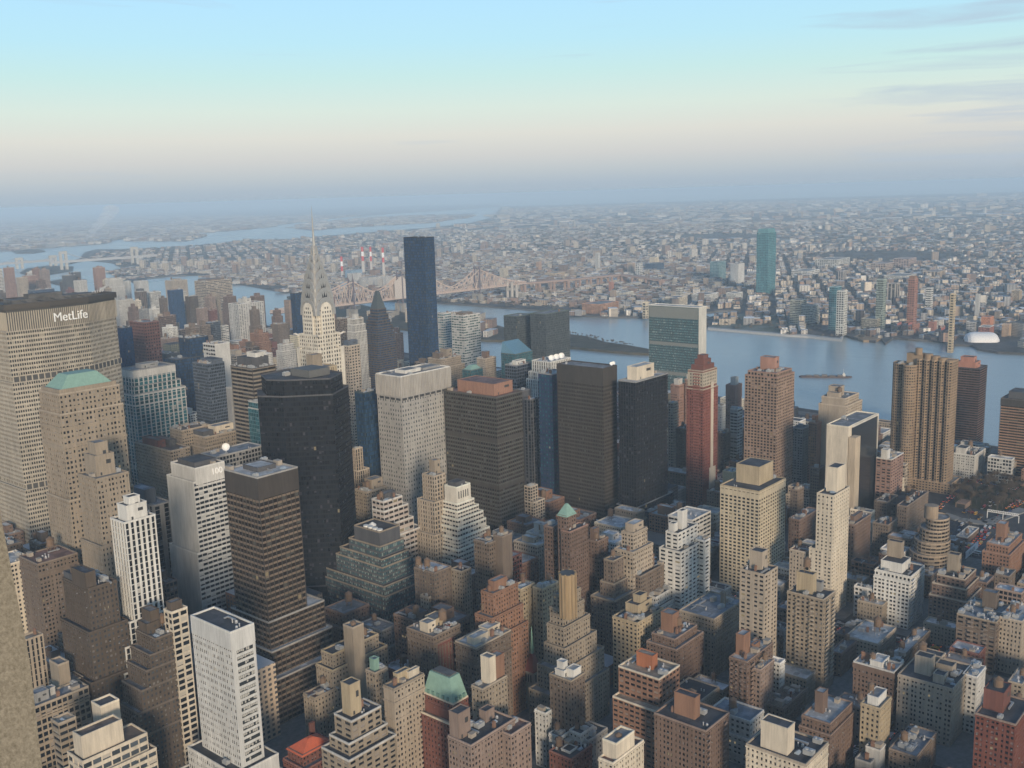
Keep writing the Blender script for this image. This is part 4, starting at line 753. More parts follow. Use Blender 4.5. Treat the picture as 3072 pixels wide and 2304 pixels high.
# spired silver tower
def spired():
    cx, cy = at(*px('C2', 507, 305), 319); kq = 940/math.hypot(cx, cy); cx *= kq; cy *= kq; B = 21.5; z196 = 192
    r = b0 = empty('spired_tower', (cx, cy, 0), 'white brick skyscraper with silver sunburst arches tapering to a needle', 'tower')
    st = list(ST['brick']); st[0], st[1], st[2], st[3] = 3.0, 3.7, .5, .42
    mw = MB(); gl = []; ms = MB()
    for (h, za, zb, cut) in ((10.2, 226, 200, 0), (13.2, 204, 190, 0), (14.8, 190, 60, 0), (22, 60, 0, 0)):
        face_grid(mw, mw, gl, -h, h, -h, h, zb, za, st, ''); mr_ = None
        mw.box(-h+.4, h-.4, -h+.4, h-.4, za-.3, za+.4)
        mw.box(-h-.1, -h+.5, -h-.1, h+.1, za-.1, za+1.1); mw.box(h-.5, h+.1, -h-.1, h+.1, za-.1, za+1.1)
        mw.box(-h+.5, h-.5, -h-.1, -h+.5, za-.1, za+1.09); mw.box(-h+.5, h-.5, h-.5, h+.1, za-.1, za+1.09)
    # corner pavilions of the lower body
    for sx in (-1,1):
        for sy in (-1,1):
            x, y = sx*13.0, sy*13.0; mw.box(x-2.1, x+2.1, y-2.1, y+2.1, 60, 192)
    mw.build('wall', wallmat((.60,.56,.48)), r)
    glass_obj(gl, glassmat((.03,.03,.03), .2, (.4,.36,.28)), r)
    ch = plain('chrome', (.44,.43,.41), .38, .5)
    gar = MB()
    for sx in (-1,1):
        for sy in (-1,1):
            gar.bar((sx*12.6, sy*12.6, 203), (sx*15.6, sy*15.6, 205.2), 1.4); gar.bar((sx*15.4, sy*15.4, 205.1), (sx*16.6, sy*16.6, 204.6), .8)
    gar.build('gargoyle', ch, r)
    # arches: nested cross vaults
    def arch(hw, z0, zt, n=18, yaw=0):
        pts = []
        for i in range(n+1):
            t = math.pi*i/n; pts.append((-hw*math.cos(t), z0+(zt-z0)*(max(0, math.sin(t))**.8)))
        return pts
    dark = plain('arch_window', (.03,.03,.035), .3)
    tiers = [(11.4, 222, 238), (10.6, 231, 246.5), (9.5, 239, 255), (7.8, 247, 263), (5.7, 255.5, 270), (3.8, 263.5, 276.5), (2.3, 271, 284)]
    for k, (hw, z0, zt) in enumerate(tiers):
        m = MB(); wd = MB(); A = arch(hw*.93, z0, zt); dpt = hw
        inner = arch(hw*.76, z0, z0+(zt-z0)*.82)
        for ax in (0, 1):
            def Q(x, d, z): return (x, d, z) if ax == 0 else (-d, x, z)
            n = len(A); vs = [Q(x, -dpt, z) for x, z in A]+[Q(x, dpt, z) for x, z in A]
            m.raw(vs, [tuple(range(n)), tuple(range(2*n-1, n-1, -1))]+[(i+n, i+1+n, i+1, i) for i in range(n-1)])
            for side in (-1, 1):      # raised rim of the arch, and its triangular windows
                d = side*(dpt+.5); e = side*(dpt-.2)
                o_, i_ = A, inner
                vs = [Q(x, d, z) for x, z in o_]+[Q(x, d, z) for x, z in i_]+[Q(x*1.02, e, z) for x, z in o_]+[Q(x, e, z) for x, z in i_]
                fs = []
                for i in range(n-1): fs += [(i, i+1, n+i+1, n+i), (i+1, i, 2*n+i, 2*n+i+1), (n+i, n+i+1, 3*n+i+1, 3*n+i)]
                m.raw(vs, fs)
                if k < 6:
                    cnt = 7 if k < 3 else 5
                    for j in range(cnt):
                        t = math.pi*(j+.5)/cnt*.86+math.pi*.07; ct, sn = -math.cos(t), math.sin(t)
                        H_ = (zt-z0)*.84; wv = hw*.78
                        bx, bz = ct*wv*.50, z0+sn*H_*.50; tx, tz = ct*wv*.93, z0+sn*H_*.93
                        px_, pz_ = -sn*wv*.15, ct*H_*.15*-1
                        wd.raw([Q(bx-px_, side*(dpt+.06), bz-pz_), Q(bx+px_, side*(dpt+.06), bz+pz_), Q(tx, side*(dpt+.06), tz)], [(0,1,2)])
        a_ = m.build('crown', ch, r)
        if wd.n: wd.build('window', dark, a_)['kind'] = 'stuff'
    # rounded white bays under the lowest arches
    bay = MB(); bw_ = MB()
    for ax in (0,1):
        for side in (-1,1):
            A = arch(6.2, 224, 233.5); n = len(A)
            def Q(x, d, z): return (x, d, z) if ax == 0 else (-d, x, z)
            d0, d1 = side*10, side*12
            pts = [(-6.2, 200)]+A+[(6.2, 200)]; n = len(pts)
            bay.raw([Q(x, d1, z) for x, z in pts]+[Q(x, d0, z) for x, z in pts], [tuple(range(n)), tuple(range(2*n-1, n-1, -1))]+[(i+n, (i+1)%n+n, (i+1)%n, i) for i in range(n)])
            for q in range(8):
                for c in (-4.2,-1.4,1.4,4.2):
                    z = 201.5+q*3.7
                    if q >= 7 and abs(c) > 3: continue
                    e = side*12.06
                    bw_.raw([Q(c-.65, e, z), Q(c+.65, e, z), Q(c+.65, e, z+1.9), Q(c-.65, e, z+1.9)], [(0,1,2,3)])
    bb = bay.build('bay', wallmat((.60,.56,.48)), r); bw_.build('window', dark, bb)['kind'] = 'stuff'
    sp = MB(); sp.cyl(0,0,279,292,1.9,.95,8); sp.cyl(0,0,292,319,.9,.06,8); sp.build('spire', ch, r)
    HEROES.append((cx-24, cx+24, cy-24, cy+24, 290, 'white brick skyscraper with silver sunburst crown', 'spired_tower'))
spired()

b('C2',1272,1440,592,1527,262,'curtain',(.012,.018,.035),OT,'tallest black monolith tower of plain dark glass standing before the long bridge','tower',glass='blue',lit=.0008,blind=.30,bc=(.045,.05,.055),bw=2.0,fh=4.2,roof='dark',par='black',pr=.1,spr=.2,units=3)
# glass slab with marble ends
un = b('B3',925,1237,258,1285,154,'curtain',(.58,.56,.50),'government_tower','slab tower of green glass with a blank white marble end wall by the river','tower',blank='SN',glass='teal',sp=(.035,.075,.09),
  bw=1.6,pr=.08,spr=.42,fh=3.75,blind=.12,bc=(.16,.24,.24),lit=0,belts=(),roof='light',units=0,clean=True)
lb = MB()
for z0, z1 in ((137,153),(96,101),(52,57)): lb.box(-.25, 0-.06, 1.2, un.t-1.2, z0, z1)
lb.build('grille_band', plain('grille', (.20,.21,.19), .7), un.root)
# twin glass hotel towers
b('C3',30,44,1240,268,146,'curtain',(.085,.10,.10),OT,'grey green glass hotel tower with sloping top edge, left one of the pair','tower',glass='grey',bw=1.6,fh=3.4,blind=.05,roof='grey',par='green',units=1,sp=(.085,.10,.10))
b('C3',250,378,1228,575,152,'curtain',(.085,.10,.10),OT,'grey green glass hotel tower with a striped band, right one of the pair','tower',glass='grey',bw=1.6,fh=3.4,blind=.05,roof='grey',par='green',units=1,belts=((86,87.5,.2),(90,91.5,.2)),sp=(.085,.10,.10))
lo = b('C3',8,18,1550,270,104,'curtain',(.10,.13,.13),OT,'lower glass tower with a steep sloping blue glass roof by the hotel pair','tower',glass='teal',bw=1.6,fh=3.4,blind=.05,units=0,par='green')
wg = MB(); s_, t_ = lo.s, max(lo.t, 14); wg.raw([(0,0,104.2),(s_,0,104.2),(s_,t_,104.2),(0,t_,104.2),(3,t_,120),(s_,t_,120)], [(0,1,5,4),(1,2,5),(0,4,3),(3,4,5,2),(0,3,2,1)])
wg.build('sloping_roof', plain('roof_glass', (.12,.24,.32), .25), lo.root)
# tapering dark tower
tp = b('B2',745,792,268,848,168,'band','bronze',AT,'dark tapering apartment tower whose upper floors narrow to a black wedge','tower',sp=(.12,.085,.06),fh=3.3,spr=.36,bw=3,pr=.16,units=0,
  steps=((160,2,2,2,2),(152,4,4,3,4),(144,6,6,5,6),(134,8,8,7,8),(122,10,9,8,10)),glass='blue',blind=.2,hip=(26,(.07,.085,.09),.5,.38))
# tall teal glass tower across the river and its neighbours come with the far city
# dark ziggurat
zg = b('A2',645,800,205,925,78,'pane','dkgrey',OT,'dark ziggurat office tower with four round roof fans and green tinted windows','tower',roof='dark',par='tan',glass='teal',bw=1.7,fh=3.5,pr=.26,spr=.36,blind=.62,bc=(.24,.33,.30),units=0,
  belts=((67.6,77.5,.15),),steps=((67.5,2,2,2,5),(59,4,3,6,14),(53,5,6,7,18),(40,8,11,11,27),(33,9,13,13,31)))
fan = MB()
for i in range(4): fan.cyl(3.3+i*0.1, 3+i*5.2, 78.2, 79.8, 2.2, 2.2, 16)
fan.build('roof_fan', plain('fan_white', (.7,.7,.66), .5), zg.root); dm = MB(); dm.cyl(8.5,17,78.2,79.2,3,3,16); dm.cyl(8.5,17,79.2,81,3,.6,16); dm.build('tank_cover', plain('fan_white', (.7,.7,.66), .5), zg.root)
# white ziggurat
wz = b('B2',1210,1285,1380,1370,98,'ribbon',(.62,.58,.50),OT,'white ziggurat office tower with many banded terraces and five slots at its top','tower',roof='dark',units=1,bw=3,fh=3.5,spr=.55,pr=.1,blind=.3,
  belts=((85,97.5,.12),),bulk=((.15,.85,.25,.9,3,'dkgrey'),),steps=((85,1,3,1,2),(79,2,7,2,5),(73,3,11,3,9),(66,4,14,3,12),(58,5,17,4,15),(49,6,20,5,18),(38,7,23,6,21),(24,8,25,7,23)))
sl = MB()
for i in range(5): sl.box(1.6+i*2.6, 2.7+i*2.6, -.2, -.15, 89, 95)
sl.build('louvre', plain('louvre_dark', (.05,.05,.05), .6), wz.root)
# mansard hotel
mh = b('A2',1072,1258,1272,1350,57,'brick','red',AB,'red brick hotel with a pale cornice under a green copper mansard roof','building',belts=((46,53,.3),),roof='tan',par='cream',blind=.25,units=0,
  steps=((47,3.4,.0,2.6,0),),hip=(13.5,'copper',0,.17))
dmr = MB(); S_, T2 = mh.s, mh.t
for i in range(5): x = T2*(.18+.16*i); dmr.box(-.3, 1.6, x-.7, x+.7, 58.2, 60.4)
for i in range(3): x = S_*(.25+.25*i); dmr.box(x-.7, x+.7, -.3, 1.6, 58.2, 60.4)
for i in range(6): x = T2*(.25+.1*i); dmr.box(1.6, 3.2, x-.5, x+.5, 65, 66.8)
dmr.build('dormer', plain('copper_dark', (.14,.25,.21), .6), mh.root)
bx_ = MB(); bx_.box(S_*.25, S_*.75, T2*.22, T2*.78, 70.7, 71.4); bx_.build('roof', roofmat((.09,.09,.09)), mh.root)
# orange roofed house
b('A2',232,325,1590,507,36,'brick','red',AB,'brick house with a bright orange red hipped roof at the bottom edge','building',hip=(4.6,(.56,.13,.06),-.8,.42),units=0,steps=((30,2,6,4,2),),bulk=((.75,.9,.9,1.0,8,'red'),))
# church
def church():
    q = T_('A3'); u, v = q(207, 1075, 26)
    r = empty('church', (u, v, 0), 'stone church with a red roofed belfry and thin green spire', 'church')
    st = wallmat((.40,.37,.31)); m = MB(); m.box(0,7.5,0,7.5,0,26); m.box(-.3,7.8,-.3,7.8,18,18.6); m.box(-.4,7.9,-.4,7.9,25.4,26.2)
    m.box(1,9,7.6,26,0,9); m.box(8,22,-3,12,0,14)
    m.build('wall', st, r)
    w = MB()
    for i in range(3): x = 1.5+i*2; w.box(x, x+.8, -.42, -.32, 19.5, 24.5); w.box(-.42, -.32, x, x+.8, 19.5, 24.5)
    w.build('belfry_opening', plain('opening_dark', (.03,.03,.03), .8), r)
    rt = MB(); rt.raw([(-.5,-.5,26.3),(8,-.5,26.3),(8,8,26.3),(-.5,8,26.3),(2.9,2.9,37.5),(4.6,2.9,37.5),(4.6,4.6,37.5),(2.9,4.6,37.5)], [(0,1,5,4),(1,2,6,5),(2,3,7,6),(3,0,4,7)])
    rt.build('belfry_roof', plain('red_tile', (.24,.07,.05), .8), r)
    s = MB(); s.cyl(3.75,3.75,37.5,41,1.1,1.0,8); s.cyl(3.75,3.75,41,42,1.4,1.2,8); s.cyl(3.75,3.75,42,56,1.0,.06,8); s.build('spire', plain('copper_green', (.20,.36,.28), .7), r)
    nv = MB(); nv.raw([(7.4,-3.6,14.1),(23,-3.6,14.1),(23,12.6,14.1),(7.4,12.6,14.1),(8,4.5,22),(22.4,4.5,22)], [(0,1,5,4),(1,2,5),(2,3,4,5),(3,0,4)])
    nv.build('nave_roof', plain('red_tile', (.24,.07,.05), .8), r)
    HEROES.append((u-1, u+24, v-4, v+27, 20, 'stone church', 'church'))
church()
# tall blank slab: dark glass side on its right half and a nearer cream strip
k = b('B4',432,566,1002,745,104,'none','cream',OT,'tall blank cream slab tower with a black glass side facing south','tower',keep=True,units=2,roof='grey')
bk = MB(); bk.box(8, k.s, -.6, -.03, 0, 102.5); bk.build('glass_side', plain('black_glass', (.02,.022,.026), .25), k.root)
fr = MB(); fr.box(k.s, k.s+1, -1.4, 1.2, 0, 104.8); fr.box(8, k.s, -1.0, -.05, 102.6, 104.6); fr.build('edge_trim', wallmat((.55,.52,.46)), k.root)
st_ = MB(); st_.box(.4, 12, -7, -.7, 0, 95); st_.build('stair_shaft', wallmat((.50,.41,.30)), k.root)
# huge slab of rounded bays, its broad saw-toothed face looking west
def bays():
    H = 140; u, v = at(*px('B4', 1218, 596), H); t = edge(u, v, H, 0, 1, px('B4', 985, 0)[0]); n = 5; w = t/n; P = []
    def arcp(cx, cy, r, a0, a1, m): return [(cx+r*math.cos(R(a0+(a1-a0)*i/m)), cy+r*math.sin(R(a0+(a1-a0)*i/m))) for i in range(m+1)]
    P += [(u+18, v), (u+18, v+t), (u+2, v+t)]
    for i in reversed(range(n)): P += [(u+1.6, v+w*i+w*.82), (u-2.4, v+w*i+w*.70), (u-3.2, v+w*i+w*.35), (u+.4, v+w*i+w*.06)]
    c1 = arcp(u-5, v+t+4, 7.2, 95, 275, 9)+[(u+8, v+t-2.5), (u+8, v+t+11)]; c2 = arcp(u+3, v+t+17, 7.2, 80, 270, 9)+[(u+14, v+t+9), (u+14, v+t+24)]
    r = poly('apartment_tower', 'huge tan apartment slab made of rounded and pointed bay columns', 'tower', [(P,6,H),(c1[::1],6,H-6),(c2[::1],6,H-6),([(u-5,v-5),(u+30,v-5),(u+30,v+t+22),(u-5,v+t+22)],0,11)],
             'gridw', (.28,.205,.135), bw=3.2, pr=.42, spr=.48, fh=3.0, roof='tan', blind=.25)
    tb = MB()
    for i, h in enumerate((H+1.5,H+3,H+4.5,H+6)): tb.cyl(u+7-r.u, v+5+i*w*.98-r.v, H, h, 4.6, n=18)
    tb.box(u+2-r.u, u+12-r.u, v+t-6-r.v, v+t+10-r.v, H-5, H+6); tb.cyl(u+3-r.u, v+t-2-r.v, H+5, H+12, 3.6, n=18); tb.build('tank_drum', r.mat, r.root)
    for i in range(6): prop('cooling_unit', r.root, u-3+(i%3)*4-r.u, v+t+4+(i//3)*11-r.v, H-5.8, .9)
bays()
# round stepped tower with ringed balconies
def rounded():
    u, v = T_('A4')(1150, 140, 48)
    def el(a, bq, ox, oy, n=22):
        return [(u+12+ox+a*math.cos(R(i*360/n)), v+8+oy+bq*math.sin(R(i*360/n))) for i in range(n)]
    r = poly('apartment_tower', 'round stepped brown apartment tower ringed by curved balconies', 'tower', [(el(11,9,0,0),38,48),(el(13.5,11.5,-1,2),26,39),(el(16,14,-2,3),14,29),(el(19,16,-3,4),0,19)],
             'band', (.30,.235,.17), sp=(.33,.27,.2), fh=3.0, spr=.45, bw=3.4, pr=.1, roof='grey', blind=.2)
    d = MB(); d.cyl(u+7-r.u, v+12-r.v, 48, 59, 5.5, n=22); d.cyl(u+7-r.u, v+12-r.v, 51, 51.6, 5.7, n=22); d.cyl(u+7-r.u, v+12-r.v, 55, 55.5, 5.7, n=22); d.build('tank_drum', r.mat, r.root)
rounded()
# gothic octagonal tank house on the brown ziggurat
def oct_house(c, x, y, z0, z1, r_, col, name, label):
    u, v = at(*px(c, x, y), z1); r = empty(name, (u, v, 0), label, 'tower'); m = MB(); m.cyl(0,0,z0,z1,r_,n=8); m.cyl(0,0,z1,z1+.9,r_+.25,n=8)
    for i in range(8): a_ = R(45*i+22.5); m.bar((r_*.95*math.cos(a_), r_*.95*math.sin(a_), z0), (r_*.95*math.cos(a_), r_*.95*math.sin(a_), z1+1.5), .9)
    m.build('wall', wallmat(col), r); q = MB(); q.cyl(0,0,z1+.9,z1+1.1,r_-.5,n=8); q.build('roof', roofmat((.07,.07,.07)), r)
oct_house('A3', 417, 460, 80, 106, 5.2, (.30,.22,.13), 'tank_house', 'octagonal tan brick tank house crowning the brown ziggurat')
0 and oct_house('B4', 92, 568, 163, 170, 5.0, (.30,.17,.12), 'tank_house', 'round reddish tank house on the reddish brown bay tower') if False else None
# number on the pale tower, dishes and plant on the middle roofs
def find(sub):
    for h in HEROES:
        if sub in h[5]: return h
def root_of(sub):
    for o in bpy.data.objects:
        if o.parent is None and sub in str(o.get('label', '')): return o
r1 = root_of('number 100'); h1 = find('number 100')
text('100', r1, ((h1[1]-h1[0])*.62, -.35, 127), 6.5, (R(90), 0, 0), white_sign, bold=.0)
def dish(x, y, z, r_, parent, az=0):
    m = MB(); n = 14; vs = []; 
    for k, (rr, h) in enumerate(((.08,0),(.5,.12),(.85,.32),(1,.5))):
        for i in range(n): a_ = 2*math.pi*i/n; vs.append((h*r_-.3*r_, rr*r_*math.cos(a_), rr*r_*math.sin(a_)))
    fs = [(k*n+i, k*n+(i+1)%n, (k+1)*n+(i+1)%n, (k+1)*n+i) for k in range(3) for i in range(n)]+[tuple(range(n))]
    m.raw(vs, fs); m.bar((-.3*r_,0,0), (-.3*r_,0,-1.5*r_), .3); o = m.build('satellite_dish', plain('dish_white', (.8,.8,.78), .4), parent)
    o.location = (x, y, z); o.rotation_euler = (0, R(-25), az); return o
r2 = root_of('three white dishes')
for i in range(3): dish(8+i*9, 4, 144, 3.4, r2, R(215))
r3 = root_of('white satellite dish'); dish(16, 10, 132, 3.2, r3, R(230))
r4 = root_of('open roof well')
for i in range(2): dish(21+i*3.2, -1+6, 164, 1.8, r4, R(225))

# ribbed crown of the metal clad tower, stripe and band of the red tower
def hero_obj(sub):
    o = root_of(sub); h = find(sub); return o, h[1]-h[0], h[3]-h[2]
o, s, t = hero_obj('ribbed top band'); m_ = MB(); d2 = MB(); n = round(s/1.9)
for i in range(n+1): m_.box(i*s/n-.45, i*s/n+.45, -.75, -.19, 155, 172.2)
n2 = round(t/1.9)
for i in range(n2+1): m_.box(-.75, -.19, i*t/n2-.45, i*t/n2+.45, 155, 172.2)
m_.build('rib_screen', wallmat((.38,.365,.34)), o)
for i in range(int(s/7)): d2.box(1+i*7, 6.4+i*7, -.26, -.2, 151.4, 153.4)
for i in range(int(t/7)): d2.box(-.26, -.2, 1+i*7, 6.4+i*7, 151.4, 153.4)
d2.build('vent_slot', plain('louvre_dark', (.05,.05,.05), .6), o)['kind'] = 'stuff'
o, s, t = hero_obj('stepped red cap'); s -= 2; t -= 2; m_ = MB()
m_.box(s*.52, s*.70, -1.35, -1.02, 0, 138); m_.box(s*.42, s*.88, -1.42, -1.1, 0, 52); m_.build('cream_stripe', wallmat((.50,.44,.36)), o)
m_ = MB(); w_ = MB(); m_.box(-.3, s+.3, -.3, t+.3, 135, 149)
for k in range(4):
    z = 136.4+k*3.2
    for i in range(8): w_.box(1+i*(s-2)/8, 2.2+i*(s-2)/8, -.36, -.31, z, z+1.7)
    for i in range(5): w_.box(-.36, -.31, 1+i*(t-2)/5, 2.2+i*(t-2)/5, z, z+1.7)
m_.build('cream_band', wallmat((.42,.37,.29)), o); w_.build('window', plain('louvre_dark', (.05,.05,.05), .6), o)['kind'] = 'stuff'

# wide window strips on the south end of the white slab, and on its terraces
sb = MB(); sbl = MB(); g2 = random.Random(2); S3 = wsl.s
for k in range(18):
    z = 40.5+k*3.5
    sb.box(S3*.2, S3*.88, -.14, -.02, z, z+1.9)
    for i in range(9):
        if g2.random() < (.85 if k % 3 else .3): x = S3*.2+i*S3*.68/9; sbl.box(x+.1, x+S3*.68/9-.1, -.2, -.15, z+g2.uniform(.2,1), z+1.85)
sb.build('window_strip', plain('strip_glass', (.03,.035,.04), .25), wsl.root)['kind'] = 'stuff'; sbl.build('blind', plain('blind_cream', (.42,.41,.37), .8), wsl.root)['kind'] = 'stuff'
# ---------------------------------------------------------------- water, land, islands
def sheet(name, pts, z0, z1, mat, kind='structure', label=None):
    m = MB(); a = sum(pts[i][0]*pts[(i+1)%len(pts)][1]-pts[(i+1)%len(pts)][0]*pts[i][1] for i in range(len(pts)))
    m.prism(pts if a > 0 else pts[::-1], z0, z1); o = m.build(name, mat); tag(o, label, kind=kind); return o
def watermat():
    m, n, l, b = newmat('river_water'); b.inputs['Base Color'].default_value = (.30,.36,.37,1); b.inputs['Roughness'].default_value = .22; b.inputs['Specular IOR Level'].default_value = .6
    tc = n.new('ShaderNodeTexCoord'); mp = n.new('ShaderNodeMapping'); mp.inputs['Scale'].default_value = (1,.45,1); mp.inputs['Rotation'].default_value = (0,0,R(15)); l.new(tc.outputs['Object'], mp.inputs[0])
    a = n.new('ShaderNodeTexNoise'); a.inputs['Scale'].default_value = .022; a.inputs['Detail'].default_value = 9; a.inputs['Roughness'].default_value = .7; l.new(mp.outputs[0], a.inputs[0])
    bp = n.new('ShaderNodeBump'); bp.inputs['Strength'].default_value = .9; bp.inputs['Distance'].default_value = 2.2; l.new(a.outputs[0], bp.inputs['Height']); l.new(bp.outputs[0], b.inputs['Normal'])
    c = n.new('ShaderNodeTexNoise'); c.inputs['Scale'].default_value = .004; c.inputs['Detail'].default_value = 4; l.new(mp.outputs[0], c.inputs[0])
    mr = n.new('ShaderNodeMapRange'); l.new(c.outputs[0], mr.inputs[0]); mr.inputs[3].default_value = .14; mr.inputs[4].default_value = .34; l.new(mr.outputs[0], b.inputs['Roughness'])
    return m
def landmat(c1, c2, s=.01, name='land'):
    m, n, l, b = newmat(name); b.inputs['Roughness'].default_value = .95; b.inputs['Specular IOR Level'].default_value = .1
    tc = n.new('ShaderNodeTexCoord'); a = n.new('ShaderNodeTexNoise'); a.inputs['Scale'].default_value = s; a.inputs['Detail'].default_value = 8; a.inputs['Roughness'].default_value = .7; l.new(tc.outputs['Object'], a.inputs[0])
    r = n.new('ShaderNodeValToRGB'); r.color_ramp.elements[0].position = .35; r.color_ramp.elements[1].position = .65
    r.color_ramp.elements[0].color = (*c1,1); r.color_ramp.elements[1].color = (*c2,1); l.new(a.outputs[0], r.inputs[0]); l.new(r.outputs[0], b.inputs['Base Color']); return m
sheet('water', [(-3000,-9000),(46000,-40000),(46000,60000),(-3000,60000)], -7, -4, watermat())
F_ = lambda pts, z=0: [at(x, y, z) for x, y in pts]
ground = landmat((.045,.046,.050), (.080,.080,.082), .05, 'street_asphalt')
sheet('ground', [(-600,-900),(1300,-900),(1312,250),(1316,345),(1322,484),(1389,547),(1400,700),(1420,900),(1430,1100),(1440,1400),(1500,1700),(1580,2000),(1640,2400),(1700,3000),(1800,3600),(1500,4600),(-600,5200)], -4, 0, ground)
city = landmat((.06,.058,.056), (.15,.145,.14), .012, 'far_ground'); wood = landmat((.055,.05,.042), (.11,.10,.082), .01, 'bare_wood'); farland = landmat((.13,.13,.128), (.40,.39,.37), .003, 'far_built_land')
sheet('queens_land', F_([(3500,1075),(3072,1059),(2995,1055),(2934,1046),(2916,1035),(2865,1032),(2858,1050),(2840,1048),(2836,1022),(2724,1017),(2680,1012),(2655,1030),(2640,1012),(2626,1024),(2558,1013),(2530,1003),
  (2525,1019),(2424,1008),(2355,1004),(2272,997),(2123,983),(2118,974),(2080,966),(2150,945),(2225,934),(2222,929),(2150,932),(2000,955),(1945,952),(1880,949),(1818,951),(1753,947),(1710,939),(1619,930),(1500,921),(1310,907),
  (1151,901),(1072,905),(800,866),(640,835),(597,824),(506,828),(441,835),(400,846),(318,815),(372,811),(362,800),(336,787),(253,780),(250,772),(300,756),(365,750),(542,740),(651,731),(749,719),(869,717),(974,708),(1100,697),(1250,686),(1400,671),(1480,652),(1500,620),(3600,560)]), -4.5, .4, city)
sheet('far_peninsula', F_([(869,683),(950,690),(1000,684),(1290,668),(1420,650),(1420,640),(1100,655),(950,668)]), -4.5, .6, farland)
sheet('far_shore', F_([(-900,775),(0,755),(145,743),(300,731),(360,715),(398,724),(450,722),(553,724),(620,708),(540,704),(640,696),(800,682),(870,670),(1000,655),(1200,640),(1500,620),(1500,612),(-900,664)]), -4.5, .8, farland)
sheet('wards_island', F_([(205,792),(222,782),(240,775),(253,757),(290,748),(365,748),(364,762),(320,778),(250,781)]), -4.5, 1, city)
sheet('wooded_island', F_([(60,818),(80,806),(150,796),(220,800),(218,811),(150,822),(90,826)]), -4.5, 1, wood)
sheet('small_island', F_([(33,752),(70,747),(120,748),(136,754),(100,759),(50,760)]), -4.5, 1, wood)
sheet('river_islet', F_([(140,845),(200,835),(260,838),(255,850),(180,854)]), -4.5, .6, wood)
sheet('long_island', F_([(1945,1048),(1960,1054),(1945,1061),(1898,1059),(1826,1053),(1710,1041),(1640,1030),(1520,1022),(1440,1020),(1200,985),(1100,972),(1000,950),(900,915),(860,890),(900,885),(1040,905),(1150,930),(1290,940),(1440,963),(1520,985),(1640,1000),(1710,1004),(1760,1010),(1820,1028),(1880,1036)]), -4.5, 1.2,
      landmat((.055,.055,.035), (.12,.105,.08), .02, 'island_grass'))

# ---------------------------------------------------------------- streets: kerbed pavements, lane lines
AVE = [-70, 80, 235, 389, 543, 697, 913, 1141]; STR = lambda n: 40+80.5*(n-34)
pav = MB(); rnd = random.Random(3)
BLOCKS = []
aw = {80:11, 235:9, 389:16, 543:8, 697:12, 913:12, 1141:12, -70:11}
for i in range(len(AVE)-1):
    for n in range(26, 62):
        x0, x1 = AVE[i]+aw[AVE[i]], AVE[i+1]-aw[AVE[i+1]]; w = 9 if n in (34, 42, 57) else 5.2; w2 = 9 if n+1 in (34, 42, 57) else 5.2
        BLOCKS.append((x0, x1, STR(n)+w, STR(n+1)-w2))
    # the last strip to the river
for n in range(26, 62): BLOCKS.append((1153, 1262 if n > 40 else 1255, STR(n)+5.2, STR(n+1)-5.2))
PLAZA = (925, 1250, 205, 430)      # the tunnel approach: no regular blocks
def inplaza(x0, x1, y0, y1): return x0 < 1135 and x1 > 925 and y0 < 330 and y1 > 190
for q in BLOCKS:
    if not inplaza(*q): pav.box(*q, 0, .14)
tag(pav.build('pavement', landmat((.14,.14,.135), (.22,.22,.21), .3, 'concrete_paving')), kind='structure')
ln = MB()
for a in AVE[1:]:
    for k in (-1, 0, 1):
        for y in range(-200, 1500, 9): ln.box(a+k*3.3-.07, a+k*3.3+.07, y, y+3, 0, .006)
    for n in range(30, 56):
        for s in (-1, 1):
            for j in range(-5, 6): ln.box(a+j*1.8-.4, a+j*1.8+.4, STR(n)+s*7-1.4, STR(n)+s*7+1.4, 0, .006)
tag(ln.build('road_markings', plain('road_paint', (.55,.55,.52), .8)), kind='structure')

